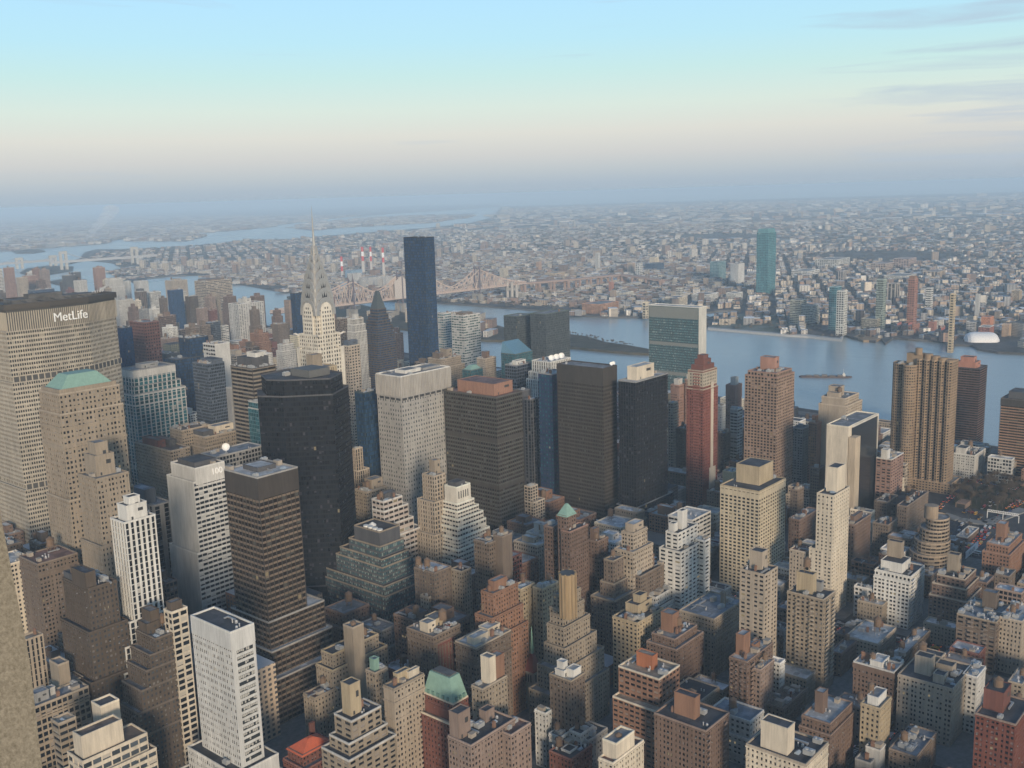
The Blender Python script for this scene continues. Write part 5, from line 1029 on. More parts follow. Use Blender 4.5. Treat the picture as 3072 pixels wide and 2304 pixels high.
# ---------------------------------------------------------------- far box city
def fcol_mat(name, rough=.9):
    m, n, l, b = newmat(name); at_ = n.new('ShaderNodeAttribute'); at_.attribute_name = 'Col'; b.inputs['Roughness'].default_value = rough; b.inputs['Specular IOR Level'].default_value = .15
    tc = n.new('ShaderNodeTexCoord'); a = n.new('ShaderNodeTexNoise'); a.inputs['Scale'].default_value = .08; a.inputs['Detail'].default_value = 4; l.new(tc.outputs['Object'], a.inputs[0])
    mr = n.new('ShaderNodeMapRange'); l.new(a.outputs[0], mr.inputs[0]); mr.inputs[3].default_value = .7; mr.inputs[4].default_value = 1.3
    # rows of windows on the walls only
    geo = n.new('ShaderNodeNewGeometry'); sp = n.new('ShaderNodeSeparateXYZ'); l.new(geo.outputs['Position'], sp.inputs[0]); sn = n.new('ShaderNodeSeparateXYZ'); l.new(geo.outputs['True Normal'], sn.inputs[0])
    fz = n.new('ShaderNodeMath'); fz.operation = 'MODULO'; l.new(sp.outputs[2], fz.inputs[0]); fz.inputs[1].default_value = 3.3
    g = n.new('ShaderNodeMath'); g.operation = 'GREATER_THAN'; l.new(fz.outputs[0], g.inputs[0]); g.inputs[1].default_value = 1.6
    hs = n.new('ShaderNodeMath'); hs.operation = 'ADD'; l.new(sp.outputs[0], hs.inputs[0]); l.new(sp.outputs[1], hs.inputs[1])
    hm = n.new('ShaderNodeMath'); hm.operation = 'PINGPONG'; l.new(hs.outputs[0], hm.inputs[0]); hm.inputs[1].default_value = 1.9
    hg = n.new('ShaderNodeMath'); hg.operation = 'GREATER_THAN'; l.new(hm.outputs[0], hg.inputs[0]); hg.inputs[1].default_value = .9
    wa = n.new('ShaderNodeMath'); wa.operation = 'LESS_THAN'; l.new(sn.outputs[2], wa.inputs[0]); wa.inputs[1].default_value = .5
    m1 = n.new('ShaderNodeMath'); m1.operation = 'MULTIPLY'; l.new(g.outputs[0], m1.inputs[0]); l.new(hg.outputs[0], m1.inputs[1])
    m2_ = n.new('ShaderNodeMath'); m2_.operation = 'MULTIPLY'; l.new(m1.outputs[0], m2_.inputs[0]); l.new(wa.outputs[0], m2_.inputs[1])
    x = n.new('ShaderNodeVectorMath'); x.operation = 'SCALE'; l.new(at_.outputs['Color'], x.inputs[0]); l.new(mr.outputs[0], x.inputs['Scale'])
    mx = n.new('ShaderNodeMixRGB'); l.new(m2_.outputs[0], mx.inputs[0]); l.new(x.outputs[0], mx.inputs[1]); mx.inputs[2].default_value = (.09,.09,.095,1)
    l.new(mx.outputs[0], b.inputs['Base Color']); return m
FMAT = fcol_mat('far_render')
def boxfield(name, B, mat=FMAT, parent=None):
    """B rows: cx, cy, hx, hy, angle, z0, z1, wall rgb, roof rgb"""
    B = np.asarray(B, float); n = len(B); cx, cy, hx, hy, an, z0, z1 = B[:, :7].T; c, s = np.cos(an), np.sin(an)
    P = np.zeros((n, 8, 3))
    for i, (sx, sy) in enumerate(((-1,-1),(1,-1),(1,1),(-1,1))):
        X, Y = sx*hx, sy*hy; x = cx+X*c-Y*s; y = cy+X*s+Y*c
        P[:, i, 0] = x; P[:, i, 1] = y; P[:, i, 2] = z0; P[:, i+4, 0] = x; P[:, i+4, 1] = y; P[:, i+4, 2] = z1
    q = np.array([[4,5,6,7],[0,1,5,4],[1,2,6,5],[2,3,7,6],[3,0,4,7]]); F = (q[None]+(np.arange(n)*8)[:, None, None]).reshape(-1, 4)
    me = bpy.data.meshes.new(name); me.vertices.add(n*8); me.vertices.foreach_set('co', P.astype(np.float32).ravel())
    me.loops.add(F.size); me.loops.foreach_set('vertex_index', F.astype(np.int32).ravel()); me.polygons.add(len(F)); me.polygons.foreach_set('loop_start', (np.arange(len(F))*4).astype(np.int32)); me.update(calc_edges=True); me.shade_flat()
    ca = me.attributes.new('Col', 'FLOAT_COLOR', 'FACE'); col = np.ones((n, 5, 4), np.float32); col[:, 0, :3] = B[:, 10:13]; col[:, 1:, :3] = B[:, None, 7:10]; ca.data.foreach_set('color', col.ravel())
    me.materials.append(mat); o = bpy.data.objects.new(name, me); COL.objects.link(o)
    if parent: o.parent = parent
    return o
def inpoly(x, y, P):
    n = len(P); r = np.zeros(len(x), bool); j = n-1
    for i in range(n):
        (xi, yi), (xj, yj) = P[i], P[j]
        c = ((yi > y) != (yj > y)) & (x < (xj-xi)*(y-yi)/((yj-yi) or 1e-9)+xi); r ^= c; j = i
    return r
def polyof(name):
    o = bpy.data.objects[name]; n = len(o.data.vertices)//2; return [(v.co.x, v.co.y) for v in o.data.vertices[:n]]
QP = polyof('queens_land')
g_ = np.random.default_rng(5)
WALLC = np.array([(.26,.18,.14),(.33,.26,.20),(.42,.37,.30),(.55,.52,.47),(.20,.145,.115),(.30,.30,.30),(.48,.42,.34),(.18,.15,.13)])
ROOFC = np.array([(.55,.56,.57),(.10,.10,.105),(.24,.24,.25),(.40,.41,.42),(.16,.14,.13),(.72,.72,.70),(.30,.24,.20),(.08,.08,.085)])
def rows(r0, r1, bx, by, road, hmin, hmax, skip, big, an=R(27), reg=0):
    """blocks of the far street grid between two distances"""
    # two street grids: one aligned to the avenues leading away, one skewed
    ca, sa = math.cos(an), math.sin(an)
    U = np.arange(-r1, r1*1.3, bx+road); V = np.arange(-r1*1.3, r1*1.3, by+road)
    gx, gy = np.meshgrid(U, V); gx = gx.ravel(); gy = gy.ravel()
    x = gx*ca-gy*sa; y = gx*sa+gy*ca; d = np.hypot(x, y); th = np.degrees(np.arctan2(y, x))
    k = (d > r0) & (d < r1) & (th > 9) & (th < 72); x, y = x[k], y[k]
    q_ = np.sin(x*.0011+y*.0004+.6)+np.sin(y*.0013-x*.0005+2.2); zone = (q_ > .45)*1+(q_ < -.55)*2
    k = (zone == reg) & inpoly(x, y, QP) & inpoly(x+bx*.5*ca, y+bx*.5*sa, QP) & inpoly(x-by*.6, y-by*.6, QP); return x[k], y[k], an
far_rows = []
def fill(r0, r1, bx, by, road, lot, hm, hs, prob):
    for reg, an in enumerate((R(27), R(58), R(6))): fill_(r0, r1, bx, by, road, lot, hm, hs, prob, reg, an)
def fill_(r0, r1, bx, by, road, lot, hm, hs, prob, reg, an):
    x, y, an = rows(r0, r1, bx, by, road, 0, 0, 0, 0, an, reg); ca, sa = math.cos(an), math.sin(an)
    nb = len(x); nx = max(1, int(bx//lot[0])); ny = max(1, int(by//lot[1]))
    park = np.sin(x*.0021+1.3)*np.cos(y*.0017+.4)+.5*np.sin(x*.0009-y*.0013)
    ind = np.sin(x*.0016-.5)*np.sin(y*.0023+1.1)
    for i in range(nx):
        for j in range(ny):
            keep = (g_.random(nb) < prob) & (park < 1.3-.35*g_.random(nb))
            n = keep.sum(); X = x[keep]; Y = y[keep]
            ox = (i+.5-nx/2)*lot[0]; oy = (j+.5-ny/2)*lot[1]
            hx = lot[0]*.5*g_.uniform(.55, 1.0, n); hy = lot[1]*.5*g_.uniform(.5, .95, n)
            h = hm*g_.lognormal(0, hs, n)
            bigk = g_.random(n) < .03; hx[bigk] *= 1.9; hy[bigk] *= 1.5; h[bigk] *= 1.7
            w = WALLC[g_.choice(8, n, p=[.16,.16,.14,.14,.12,.1,.12,.06])]*g_.uniform(.85, 1.4, (n, 1)); rf = ROOFC[g_.choice(8, n, p=[.22,.11,.13,.18,.08,.2,.04,.04])]*g_.uniform(.7, 1.2, (n, 1))
            far_rows.append(np.column_stack([X+ox*ca-oy*sa+g_.uniform(-3,3,n), Y+ox*sa+oy*ca+g_.uniform(-3,3,n), hx, hy, np.full(n, an)+g_.choice([0,0,0,R(14)], n), np.zeros(n), h, w, rf]))
fill(1900, 3600, 150, 62, 16, (19, 20.5), 8.5, .42, .80)
fill(3600, 5600, 170, 64, 17, (24, 21), 8, .38, .80)
fill(5600, 9500, 190, 80, 20, (48, 40), 8, .4, .62)
fill(9500, 22000, 420, 260, 60, (140, 130), 9, .6, .55)
FR = np.concatenate(far_rows)
# housing towers scattered in clusters
tw = []
for (cx_, cy_, n, sp_, h) in [at(1250, 760)+(26, 260, 42), at(1120, 800)+(18, 200, 38), at(760, 800)+(26, 260, 40), at(560, 800)+(12, 160, 40), at(2050, 760)+(10, 200, 40), at(1900, 735)+(8, 260, 36), at(2780, 640)+(10, 700, 60), at(2560, 650)+(9, 900, 55),
                              at(2100, 640)+(14, 1500, 45), at(1650, 680)+(14, 800, 45), at(2300, 770)+(7, 300, 34), at(1700, 770)+(10, 350, 34), at(2900, 700)+(9, 500, 40)]:
    for i in range(n):
        a = g_.normal(0, sp_, 2); c = WALLC[g_.choice([0,1,2,3,6])]; w = g_.uniform(8, 14); tw.append([cx_+a[0], cy_+a[1], w, g_.uniform(7, 18), R(27)+g_.choice([0, R(45), 0]), 0, h*g_.uniform(.6, 1.2), *c, *ROOFC[g_.choice([2,3,0])]])
tw = np.array(tw); tw = tw[inpoly(tw[:, 0], tw[:, 1], QP)]
FR = np.concatenate([FR, tw])
# keep the sites of the named far buildings free
KEEP = []
def clear(F):
    m_ = np.ones(len(F), bool)
    for (a, b_, c, d) in KEEP: m_ &= ~((F[:, 0] > a-12) & (F[:, 0] < b_+12) & (F[:, 1] > c-12) & (F[:, 1] < d+12))
    return F[m_]
n_h = len(HEROES)
Q = 'apartment_tower'
fb = lambda *a, **k: b(*a, far=True, **k)
fb('C4',8,40,520,146,196,'mull',(.10,.24,.27),'office_tower','tall teal glass office tower standing alone across the river','tower',glass='teal',fh=5,bw=5,steps=((186,3,3,3,3),),belts=((186.5,195.5,.3),),blind=.1)
fb('C3',1742,1760,790,1875,62,'ribbon',(.20,.30,.32),'office_block','low teal glass office block left of the tall teal tower','building',fh=5,glass='teal')
fb('C3',1912,1925,808,2028,70,'none',(.52,.51,.48),'storage_block','plain pale windowless tower beside the tall teal one','building')
fb('C3',1898,1905,905,1945,24,'none',(.52,.51,.48),'storage_block','low pale annex at the foot of the windowless tower','building')
fb('C4',272,290,1110,410,58,'ribbon',(.40,.40,.33),Q,'greenish apartment slab by the far shore, left and taller of two','tower',fh=4)
fb('C4',370,385,1155,505,46,'ribbon',(.36,.38,.35),Q,'lower greenish stepped apartment slab by the far shore','tower',fh=4,steps=((40,0,3,2,2),))
fb('C4',660,675,1035,752,96,'gridw',(.58,.58,.54),Q,'white gridded apartment tower at the far riverbank','tower',fh=5,bw=6)
fb('C4',597,610,1000,700,98,'curtain',(.20,.32,.36),Q,'pale teal glass tower behind the white gridded riverbank tower','tower',glass='teal',fh=5,bw=5)
fb('C4',990,1005,940,1075,112,'pane',(.30,.36,.32),Q,'slim grey green tower with open top frame across the river','tower',fh=5)
fb('C4',862,875,1262,1062,26,'pane',(.38,.36,.30),'apartment_block','long low podium block below the slim grey green tower','building')
fb('C4',1252,1262,935,1335,118,'wide',(.34,.17,.12),Q,'tall brick apartment tower with orange cap across the river','tower',fh=5,bulk=((.1,.9,.1,.9,6,'orange'),))
fb('C4',1185,1200,1312,1350,16,'brick',(.30,.15,.11),'apartment_block','red brick podium under the tall orange capped tower','building')
fb('C4',1600,1612,1060,1650,112,'wide',(.46,.37,.24),Q,'slender golden beige tower near the gantries across the river','tower',fh=5)
fb('C4',1080,1092,972,1185,52,'vert',(.40,.36,.31),'office_block','beige office block with one dark window band, behind the slim green tower','building',bw=14)
fb('C4',1398,1405,1010,1462,52,'band',(.52,.52,.50),Q,'small white banded apartment tower across the river','tower',sp='white',fh=6)
fb('C4',1810,1818,1060,1852,58,'none',(.45,.45,.43),Q,'narrow pale tower beside the curving motorway','tower')
fb('C4',672,680,868,738,36,'vert',(.42,.38,.35),'office_block','pale boxy office building with ribbed front across the river','building',bw=8)
fb('C4',482,520,770,768,30,'gridw',(.58,.57,.53),'warehouse','broad white gridded warehouse far across the river','warehouse',fh=6,bw=9)
fb('C4',282,300,865,520,24,'ribbon',(.60,.59,.55),'warehouse','white stepped factory with ribbon windows across the river','warehouse',fh=6)
fb('C4',940,960,805,1132,26,'gridw',(.42,.33,.27),'warehouse','long pinkish warehouse far across the river','warehouse',fh=6,bw=9)
fb('C4',1130,1145,765,1322,34,'gridw',(.40,.30,.26),'warehouse','taller reddish gridded warehouse far across the river','warehouse',fh=6,bw=9)
fb('C4',1375,1385,872,1562,22,'vert',(.42,.34,.26),'warehouse','tan warehouse with tall bays near the curving viaduct','warehouse',bw=12)
fb('C4',1050,1060,905,1320,16,'ribbon',(.55,.53,.48),'warehouse','long low white warehouse strip behind the brick tower','warehouse')
fb('C4',2030,2040,1310,2110,26,'brick',(.46,.34,.24),'warehouse','tan gabled shed by the far right shore','warehouse')
fb('C4',2110,2120,1030,2198,30,'gridw',(.44,.36,.26),'office_block','tan framed block at the far right','building')
fb('C4',1835,1850,1330,1965,24,'gridw',(.34,.14,.10),'warehouse','red brick warehouse with white window bays by the far shore','warehouse',par='white')
fb('C4',1858,1870,1250,1962,34,'brick',(.50,.22,.12),'warehouse','orange brick block behind the red riverside warehouse','warehouse')
fb('C4',1735,1745,1290,1838,22,'ribbon',(.50,.50,.50),'warehouse','white and grey low factory left of the orange brick block','warehouse')
fb('C4',1420,1430,1290,1490,22,'brick',(.36,.18,.14),'warehouse','pinkish brick block between the two slender shore towers','warehouse')
fb('C3',680,735,1140,985,26,'band',(.42,.22,.13),'warehouse','long orange brick factory on the far riverbank','warehouse',sp=(.46,.27,.17),roof='grey')
fb('C3',1182,1198,1130,1232,40,'gridw',(.58,.50,.36),'warehouse','cream gridded factory partly behind the marble ended slab','warehouse',bw=8,fh=7)
fb('C3',1370,1380,1085,1555,34,'ribbon',(.56,.50,.40),'warehouse','cream factory wing right of the cream gridded one','warehouse')
fb('C3',1590,1610,1060,1812,22,'ribbon',(.62,.61,.57),'warehouse','low white factory with a long window strip','warehouse')
fb('C3',1875,1890,1050,2016,22,'ribbon',(.60,.60,.56),'warehouse','white low factory right of the long window strip one','warehouse')
fb('C3',1458,1465,1010,1522,50,'gridw',(.45,.45,.42),'warehouse','grey stepped factory tower','warehouse',fh=6)
fb('C3',790,797,718,830,70,'vert',(.55,.55,.53),Q,'lone white apartment tower in the middle of the hazy plain','tower')
fb('C3',298,305,792,345,42,'brick',(.42,.28,.20),Q,'small pinkish tower in the hazy plain','tower')
fb('C3',1122,1130,800,1185,48,'gridw',(.60,.60,.58),'office_tower','white framed tower with pointed roof in the hazy plain','tower',hip=(8,'dkgrey',0,.4),fh=7,bw=7)
fb('C3',1055,1065,800,1122,42,'none',(.42,.32,.24),'office_block','tan windowless block left of the white framed tower','building')
fb('C3',1205,1215,805,1360,28,'curtain',(.06,.09,.12),'office_block','dark glass low block right of the white framed tower','building')
fb('C3',1240,1248,755,1318,44,'brick',(.55,.48,.36),'office_block','cream stepped block with crown behind the dark glass one','building')
fb('C3',978,990,905,1055,26,'brick',(.38,.22,.16),'warehouse','pinkish brick block by the bridge ramps','warehouse')
fb('C3',902,910,960,945,30,'none',(.36,.18,.13),'warehouse','plain red brick tower block under the viaduct end','warehouse')
fb('C3',938,950,1045,1110,16,'gridw',(.54,.52,.46),'warehouse','pale low factory before the viaduct','warehouse')
fb('C3',-5,5,845,68,38,'brick',(.50,.45,.36),Q,'pair of beige apartment towers beyond the bridge tower','tower')
fb('C3',370,378,883,556,14,'brick',(.48,.38,.26),'apartment_block','row of low tan flats beyond the bridge','building')
fb('C3',140,150,1050,235,16,'gridw',(.50,.48,.44),'warehouse','white low warehouse under the viaduct','warehouse')
fb('C1',1925,1940,795,1990,50,'brick',(.40,.32,.26),Q,'tall beige tower far beyond the wide striped slab','tower')
fb('C3',558,565,858,615,24,'brick',(.30,.24,.20),'apartment_block','dark flats beyond the bridge','building')
for h in HEROES[n_h:]: KEEP.append(h[:4])
FR = clear(FR)
# white air dome
def airdome():
    q = T_('C4'); a = q(1735, 1462, 0); b_ = q(2032, 1462, 0); r = empty('air_dome', (a[0], a[1], 0), 'long white inflated sports dome on the far riverbank', 'dome')
    L = math.hypot(b_[0]-a[0], b_[1]-a[1]); dx, dy = (b_[0]-a[0])/L, (b_[1]-a[1])/L; m = MB(); n, k = 14, 12; vs = []
    for i in range(n+1):
        t = i/n; rr = 1-abs(2*t-1)**6*.75
        for j in range(k+1):
            w = math.pi*j/k; s = t*L; o = -math.cos(w)*26*rr; z = math.sin(w)*18*rr; vs.append((dx*s-dy*o-dy*26, dy*s+dx*o+dx*26, z+.4))
    m.raw(vs, [(i*(k+1)+j, (i+1)*(k+1)+j, (i+1)*(k+1)+j+1, i*(k+1)+j+1) for i in range(n) for j in range(k)])
    m.build('canopy', plain('dome_fabric', (.75,.75,.74), .6), r); KEEP.append((min(a[0],b_[0])-20, max(a[0],b_[0])+70, min(a[1],b_[1])-20, max(a[1],b_[1])+20))
airdome(); FR = clear(FR)
# the ones that show largest become things of their own, the rest is one mass
d_ = np.hypot(FR[:, 0], FR[:, 1]); th_ = np.degrees(np.arctan2(FR[:, 1], FR[:, 0])); inview = np.abs(th_-40.7) < 27.5
size = FR[:, 6]*np.maximum(FR[:, 2], FR[:, 3])/d_**2*inview
order = np.argsort(-size); top = order[:300]; rest = order[300:]
def hue(c):
    r_, g2, b2 = c; L = (r_+g2+b2)/3
    t = 'white' if L > .42 else 'grey' if abs(r_-b2) < .04 and L > .2 else 'dark' if L < .14 else 'brick red' if r_ > 1.55*g2 else 'beige' if L > .3 else 'tan'
    return t
def rhue(c): L = sum(c)/3; return 'white' if L > .5 else 'pale' if L > .3 else 'grey' if L > .15 else 'black'
for i in top:
    R_ = FR[i]; cx, cy = R_[0], R_[1]; h = R_[6]; big = R_[2]*R_[3]*4
    kind = 'tall' if h > 26 else 'low' if h < 12 else 'mid height'
    lab = f"{kind} {hue(R_[7:10])} block with {rhue(R_[10:13])} roof in the hazy district across the river"
    o = boxfield('district_block', [[0, 0, R_[2], R_[3], R_[4], 0, h, *R_[7:13]]]); o.location = (cx, cy, 0.4)
    tag(o, lab, 'building', lab.replace(' block ', ' blocks ').replace('roof', 'roofs'))
FS = polyof('far_shore'); mx_ = []
for i in range(9000):
    X, Y = g_.uniform(-20, 1450), g_.uniform(648, 752); x, y = at(X, Y, 0); mx_.append((x, y))
mx_ = np.array(mx_); mx_ = mx_[inpoly(mx_[:, 0], mx_[:, 1], FS) | inpoly(mx_[:, 0], mx_[:, 1], polyof('far_peninsula'))]; n_ = len(mx_)
d9 = np.hypot(mx_[:, 0], mx_[:, 1])/10000
boxfield('distant_shore_town', np.column_stack([mx_, g_.uniform(18, 60, n_)*d9, g_.uniform(12, 40, n_)*d9, g_.uniform(0, 3, n_), np.zeros(n_), g_.uniform(7, 26, n_), WALLC[g_.choice(8, n_)], ROOFC[g_.choice(8, n_, p=[.22,.11,.13,.18,.08,.2,.04,.04])]]))['kind'] = 'stuff'
boxfield('distant_district', FR[rest])['kind'] = 'stuff'; bpy.data.objects['distant_district'].location.z = .4

# bare tree cover among the far streets: far too many to count
def clumps(name, X, Y, Rr, Hh, mat, z0=0):
    n = len(X); k = 6; P = np.zeros((n, k+1, 3)); 
    for i in range(k):
        a = 2*math.pi*i/k; j = g_.uniform(.65, 1.25, n); P[:, i, 0] = X+np.cos(a)*Rr*j; P[:, i, 1] = Y+np.sin(a)*Rr*j; P[:, i, 2] = z0+Hh*g_.uniform(.35, .7, n)
    P[:, k, 0] = X+g_.uniform(-.3,.3,n)*Rr; P[:, k, 1] = Y+g_.uniform(-.3,.3,n)*Rr; P[:, k, 2] = z0+Hh
    F = np.array([[i, (i+1) % k, k] for i in range(k)]); F = (F[None]+(np.arange(n)*(k+1))[:, None, None]).reshape(-1, 3)
    me = bpy.data.meshes.new(name); me.vertices.add(n*(k+1)); me.vertices.foreach_set('co', P.astype(np.float32).ravel())
    me.loops.add(F.size); me.loops.foreach_set('vertex_index', F.astype(np.int32).ravel()); me.polygons.add(len(F)); me.polygons.foreach_set('loop_start', (np.arange(len(F))*3).astype(np.int32)); me.update(calc_edges=True); me.shade_flat()
    me.materials.append(mat); o = bpy.data.objects.new(name, me); COL.objects.link(o); tag(o, 'bare brown tree cover spread over the far districts', kind='stuff'); return o
rr_ = g_.uniform(1950, 9000, 60000)**1.0; th2 = g_.uniform(R(11), R(71), 60000); tx, ty = rr_*np.cos(th2), rr_*np.sin(th2)
dens = .35+.65*(np.sin(tx*.0031+1)*np.cos(ty*.0027)+.5*np.sin(tx*.0011-ty*.0017+2) > .15)
kk = inpoly(tx, ty, QP) & ~((np.abs(tx-2130) < 110) & (np.abs(ty-600) < 110)) & (g_.random(60000) < dens*.5); tx, ty, rr_ = tx[kk], ty[kk], rr_[kk]
clumps('bare_tree_cover', tx, ty, 3.5+rr_*.0016*g_.uniform(.5,1.2,len(tx)), g_.uniform(6, 12, len(tx)), wood)

sheet('riverside_lawn', F_([(2126,980),(2190,950),(2226,940),(2300,938),(2380,950),(2415,985),(2420,1003),(2355,1000),(2272,993)], .4), .41, .62, landmat((.07,.085,.05), (.20,.22,.20), .012, 'wet_lawn'))
sheet('pier', F_([(2123,983.5),(2272,996.5),(2355,1003.5),(2424,1007.5),(2525,1018.5),(2530,1006),(2526,1006),(2520,1014),(2424,1003),(2355,1000),(2272,993.5),(2124,981)], .8), -4, .8, plain('pier_concrete', (.42,.42,.41), .9))
sheet('sand_bank', F_([(2560,1010),(2580,1002),(2625,1003),(2650,1012),(2630,1020),(2590,1020)], .7), -4, .7, plain('sand', (.26,.19,.12), .95))
rd = MB(); rp = [(1303,-700),(1303,250),(1306,345),(1312,484),(1372,547),(1388,700),(1408,900),(1420,1100),(1430,1400),(1490,1700),(1570,2000)]
for (x0, y0), (x1, y1) in zip(rp, rp[1:]): rd.prism([(x0-26,y0),(x0-4,y0),(x1-4,y1),(x1-26,y1)], .0, .02+.004*len(rd.f))
tag(rd.build('river_drive', landmat((.10,.10,.10), (.16,.16,.155), .1, 'drive_asphalt')), kind='structure')
# ---------------------------------------------------------------- bridge
def bridge():
    rose = plain('bridge_steel', (.55,.43,.36), .7); dk = plain('tower_steel', (.14,.12,.14), .7); st = plain('pier_stone', (.30,.28,.25), .9)
    Z = 40; pts = [at(985, 927, Z), at(1055, 912, Z), at(1205, 894, Z), at(1290, 883.5, Z), at(1432, 867, Z), at(1524, 855, Z)]
    A, B = Vector((*at(1055, 912, Z), Z)), Vector((*at(1432, 867, Z), Z)); d = (B-A).normalized(); L = (B-A).length; nrm = Vector((-d.y, d.x, 0))*11
    r = empty('cantilever_bridge', (A.x, A.y, 0), 'long pinkish steel cantilever bridge with four spired towers over the river', 'bridge')
    w = lambda s, z, side: Vector((d.x*s+nrm.x*side, d.y*s+nrm.y*side, z))
    s_left, s_right = -250, L+205; tws = [0, L*.36, L*.56, L]
    def top(s):
        anchor = [(s_left, 6), (0, 62), (L*.18, 26), (L*.36, 62), (L*.46, 26), (L*.56, 62), (L*.78, 14), (L, 60), (s_right, 7)]
        for (a, ha), (b_, hb) in zip(anchor, anchor[1:]):
            if a <= s <= b_:
                t = (s-a)/(b_-a)
                if hb > ha: t = t**1.55
                else: t = 1-(1-t)**1.55
                return ha+(hb-ha)*t
        return 6
    tr = MB(); n = int((s_right-s_left)/15.5); S_ = [s_left+(s_right-s_left)*i/n for i in range(n+1)]
    for side in (-1, 1):
        for i in range(n):
            a, c = S_[i], S_[i+1]; ta, tc_ = Z+top(a), Z+top(c)
            tr.bar(w(a, ta, side), w(c, tc_, side), 2.3); tr.bar(w(a, Z+1, side), w(c, Z+1, side), 2.6); tr.bar(w(a, Z+5, side), w(c, Z+5, side), 1.0)
            tr.bar(w(a, Z, side), w(a, ta, side), 1.2)
            if i % 2: tr.bar(w(a, Z, side), w(c, tc_, side), 1.5)
            else: tr.bar(w(a, ta, side), w(c, Z, side), 1.5)
    tr.build('truss', rose, r)
    dk_ = MB()
    for i in range(n): a, c = S_[i], S_[i+1]; p = [w(a,0,-1.05), w(c,0,-1.05), w(c,0,1.05), w(a,0,1.05)]; dk_.prism([(q.x,q.y) for q in p], Z-2.2, Z-.2)
    dk_.build('deck', plain('deck_steel', (.16,.14,.13), .8), r)
    for k, s in enumerate(tws):
        t = MB()
        for side in (-1, 1):
            p = w(s, 0, side); t.bar((p.x, p.y, 8), (p.x, p.y, Z+66), 4.2); t.cyl(p.x, p.y, Z+66, Z+70, 3, 1.5, 6); t.cyl(p.x, p.y, Z+70, Z+82, 1.2, .2, 6)
        for z in (Z-8, Z+22, Z+44, Z+62): t.bar(w(s, z, -1), w(s, z, 1), 1.8)
        t.build('tower', dk, r)
        pr = MB(); c0, c1 = w(s, 0, -1.2), w(s, 0, 1.2)
        for q in (c0, c1): pr.box(q.x-5.5, q.x+5.5, q.y-5.5, q.y+5.5, -5, 26)
        pr.bar((c0.x, c0.y, 22), (c1.x, c1.y, 22), 8); pr.build('pier', st, r)
    # sheeting round the part under repair
    sc = MB(); a, c = L*.30, L*.43
    for side in (-1.15, 1.15):
        n2 = 8; vs = []
        for i in range(n2+1): s = a+(c-a)*i/n2; vs += [w(s, Z+1, side), w(s, Z+4+top(s), side), w(s, Z+4+top(s), side*.96), w(s, Z+1, side*.96)]
        sc.raw(vs, [f for i in range(n2) for f in ((4*i, 4*i+4, 4*i+5, 4*i+1), (4*i+1, 4*i+5, 4*i+6, 4*i+2), (4*i+2, 4*i+6, 4*i+7, 4*i+3))])
    sc.build('scaffold_sheeting', plain('sheeting', (.50,.45,.41), .8), r)
    # approach viaduct
    V0 = Vector((*at(1524, 855, Z), Z)); V1 = Vector((*at(1700, 841, 36), 36)); V2 = Vector((*at(1860, 825, 30), 30)); V3 = Vector((*at(1985, 842, 18), 18))
    v = empty('approach_viaduct', (V0.x, V0.y, 0), 'double decked steel viaduct leading from the bridge over low factories', 'viaduct'); O = Vector((V0.x, V0.y, 0))
    vd = MB(); pl = MB()
    for a, c in ((V0, V1), (V1, V2), (V2, V3)):
        e = (c-a).normalized(); nn = Vector((-e.y, e.x, 0))*9
        for sd in (-1, 1): vd.bar(a-O+nn*sd, c-O+nn*sd, 3.6)
        for k in range(3): vd.bar(a-O+nn*(k-1)*.8+Vector((0,0,1)), c-O+nn*(k-1)*.8+Vector((0,0,1)), 6)
        m_ = int((c-a).length/58)
        for i in range(m_+1):
            p = a+(c-a)*i/max(1, m_)
            for sd in (-.9, .9): q = p-O+nn*sd; pl.box(q.x-3, q.x+3, q.y-3, q.y+3, 0, p.z-2)
    vd.build('deck', plain('viaduct_steel', (.33,.24,.20), .8), v); pl.build('pier', plain('viaduct_pier', (.36,.25,.20), .85), v)
    for (x, y) in ((1530, 888), (1544, 888)):
        u_, v_ = at(x, y+8, 0); c = empty('anchor_tower', (u_, v_, 0), 'pale stone tower where the bridge meets its viaduct, %s of two' % ('left' if x < 1540 else 'right'), 'tower'); m_ = MB()
        for k in (-1, 1): m_.cyl(0, k*9, 0, 52 if x < 1540 else 44, 5, 4, 10)
        m_.box(-4, 4, -12, 12, 26, 34); m_.build('shaft', plain('anchor_stone', (.42,.40,.37), .85), c)
bridge()
# ---------------------------------------------------------------- power station
def stack(x, ytop, ybase, lab, w=7):
    u, v = at(*px('C2', x, ybase), 0); lo, hi = 0, 400
    for _ in range(40):
        m_ = (lo+hi)/2
        if proj(u, v, m_)[1] > px('C2', x, ytop)[1]: lo = m_
        else: hi = m_
    H = lo; r = empty('smokestack', (u, v, 0), lab, 'smokestack', 'smokestacks of the power station'); z = H-60
    a = MB(); a.cyl(0,0,0,z,w*1.15,w*.85,16); a.build('shaft', plain('stack_concrete', (.48,.46,.43), .8), r)
    for k in range(3): c = MB(); c.cyl(0,0,z+20*k+.01,z+20*k+20,w*.8,w*.78,16); c.build('red_band' if k != 1 else 'white_band', plain('stack_red', (.50,.07,.07), .7) if k != 1 else plain('stack_white', (.8,.8,.8), .7), r)
stack(767, 745, 925, 'shorter red and white banded smokestack standing left of the other three', 6.5)
stack(942, 665, 890, 'leftmost of three tall red and white smokestacks together', 7.5)
stack(1010, 665, 900, 'middle one of three tall red and white smokestacks together', 6)
stack(1112, 672, 912, 'rightmost of three tall red and white smokestacks together', 6.5)
ps = [('C2',805,835,890,925,36),('C2',905,930,920,1105,34),('C2',1098,1110,915,1172,38),('C2',918,925,950,962,30),('C2',1030,1045,935,1100,30),('C2',785,795,862,930,38),('C2',750,757,965,800,20)]
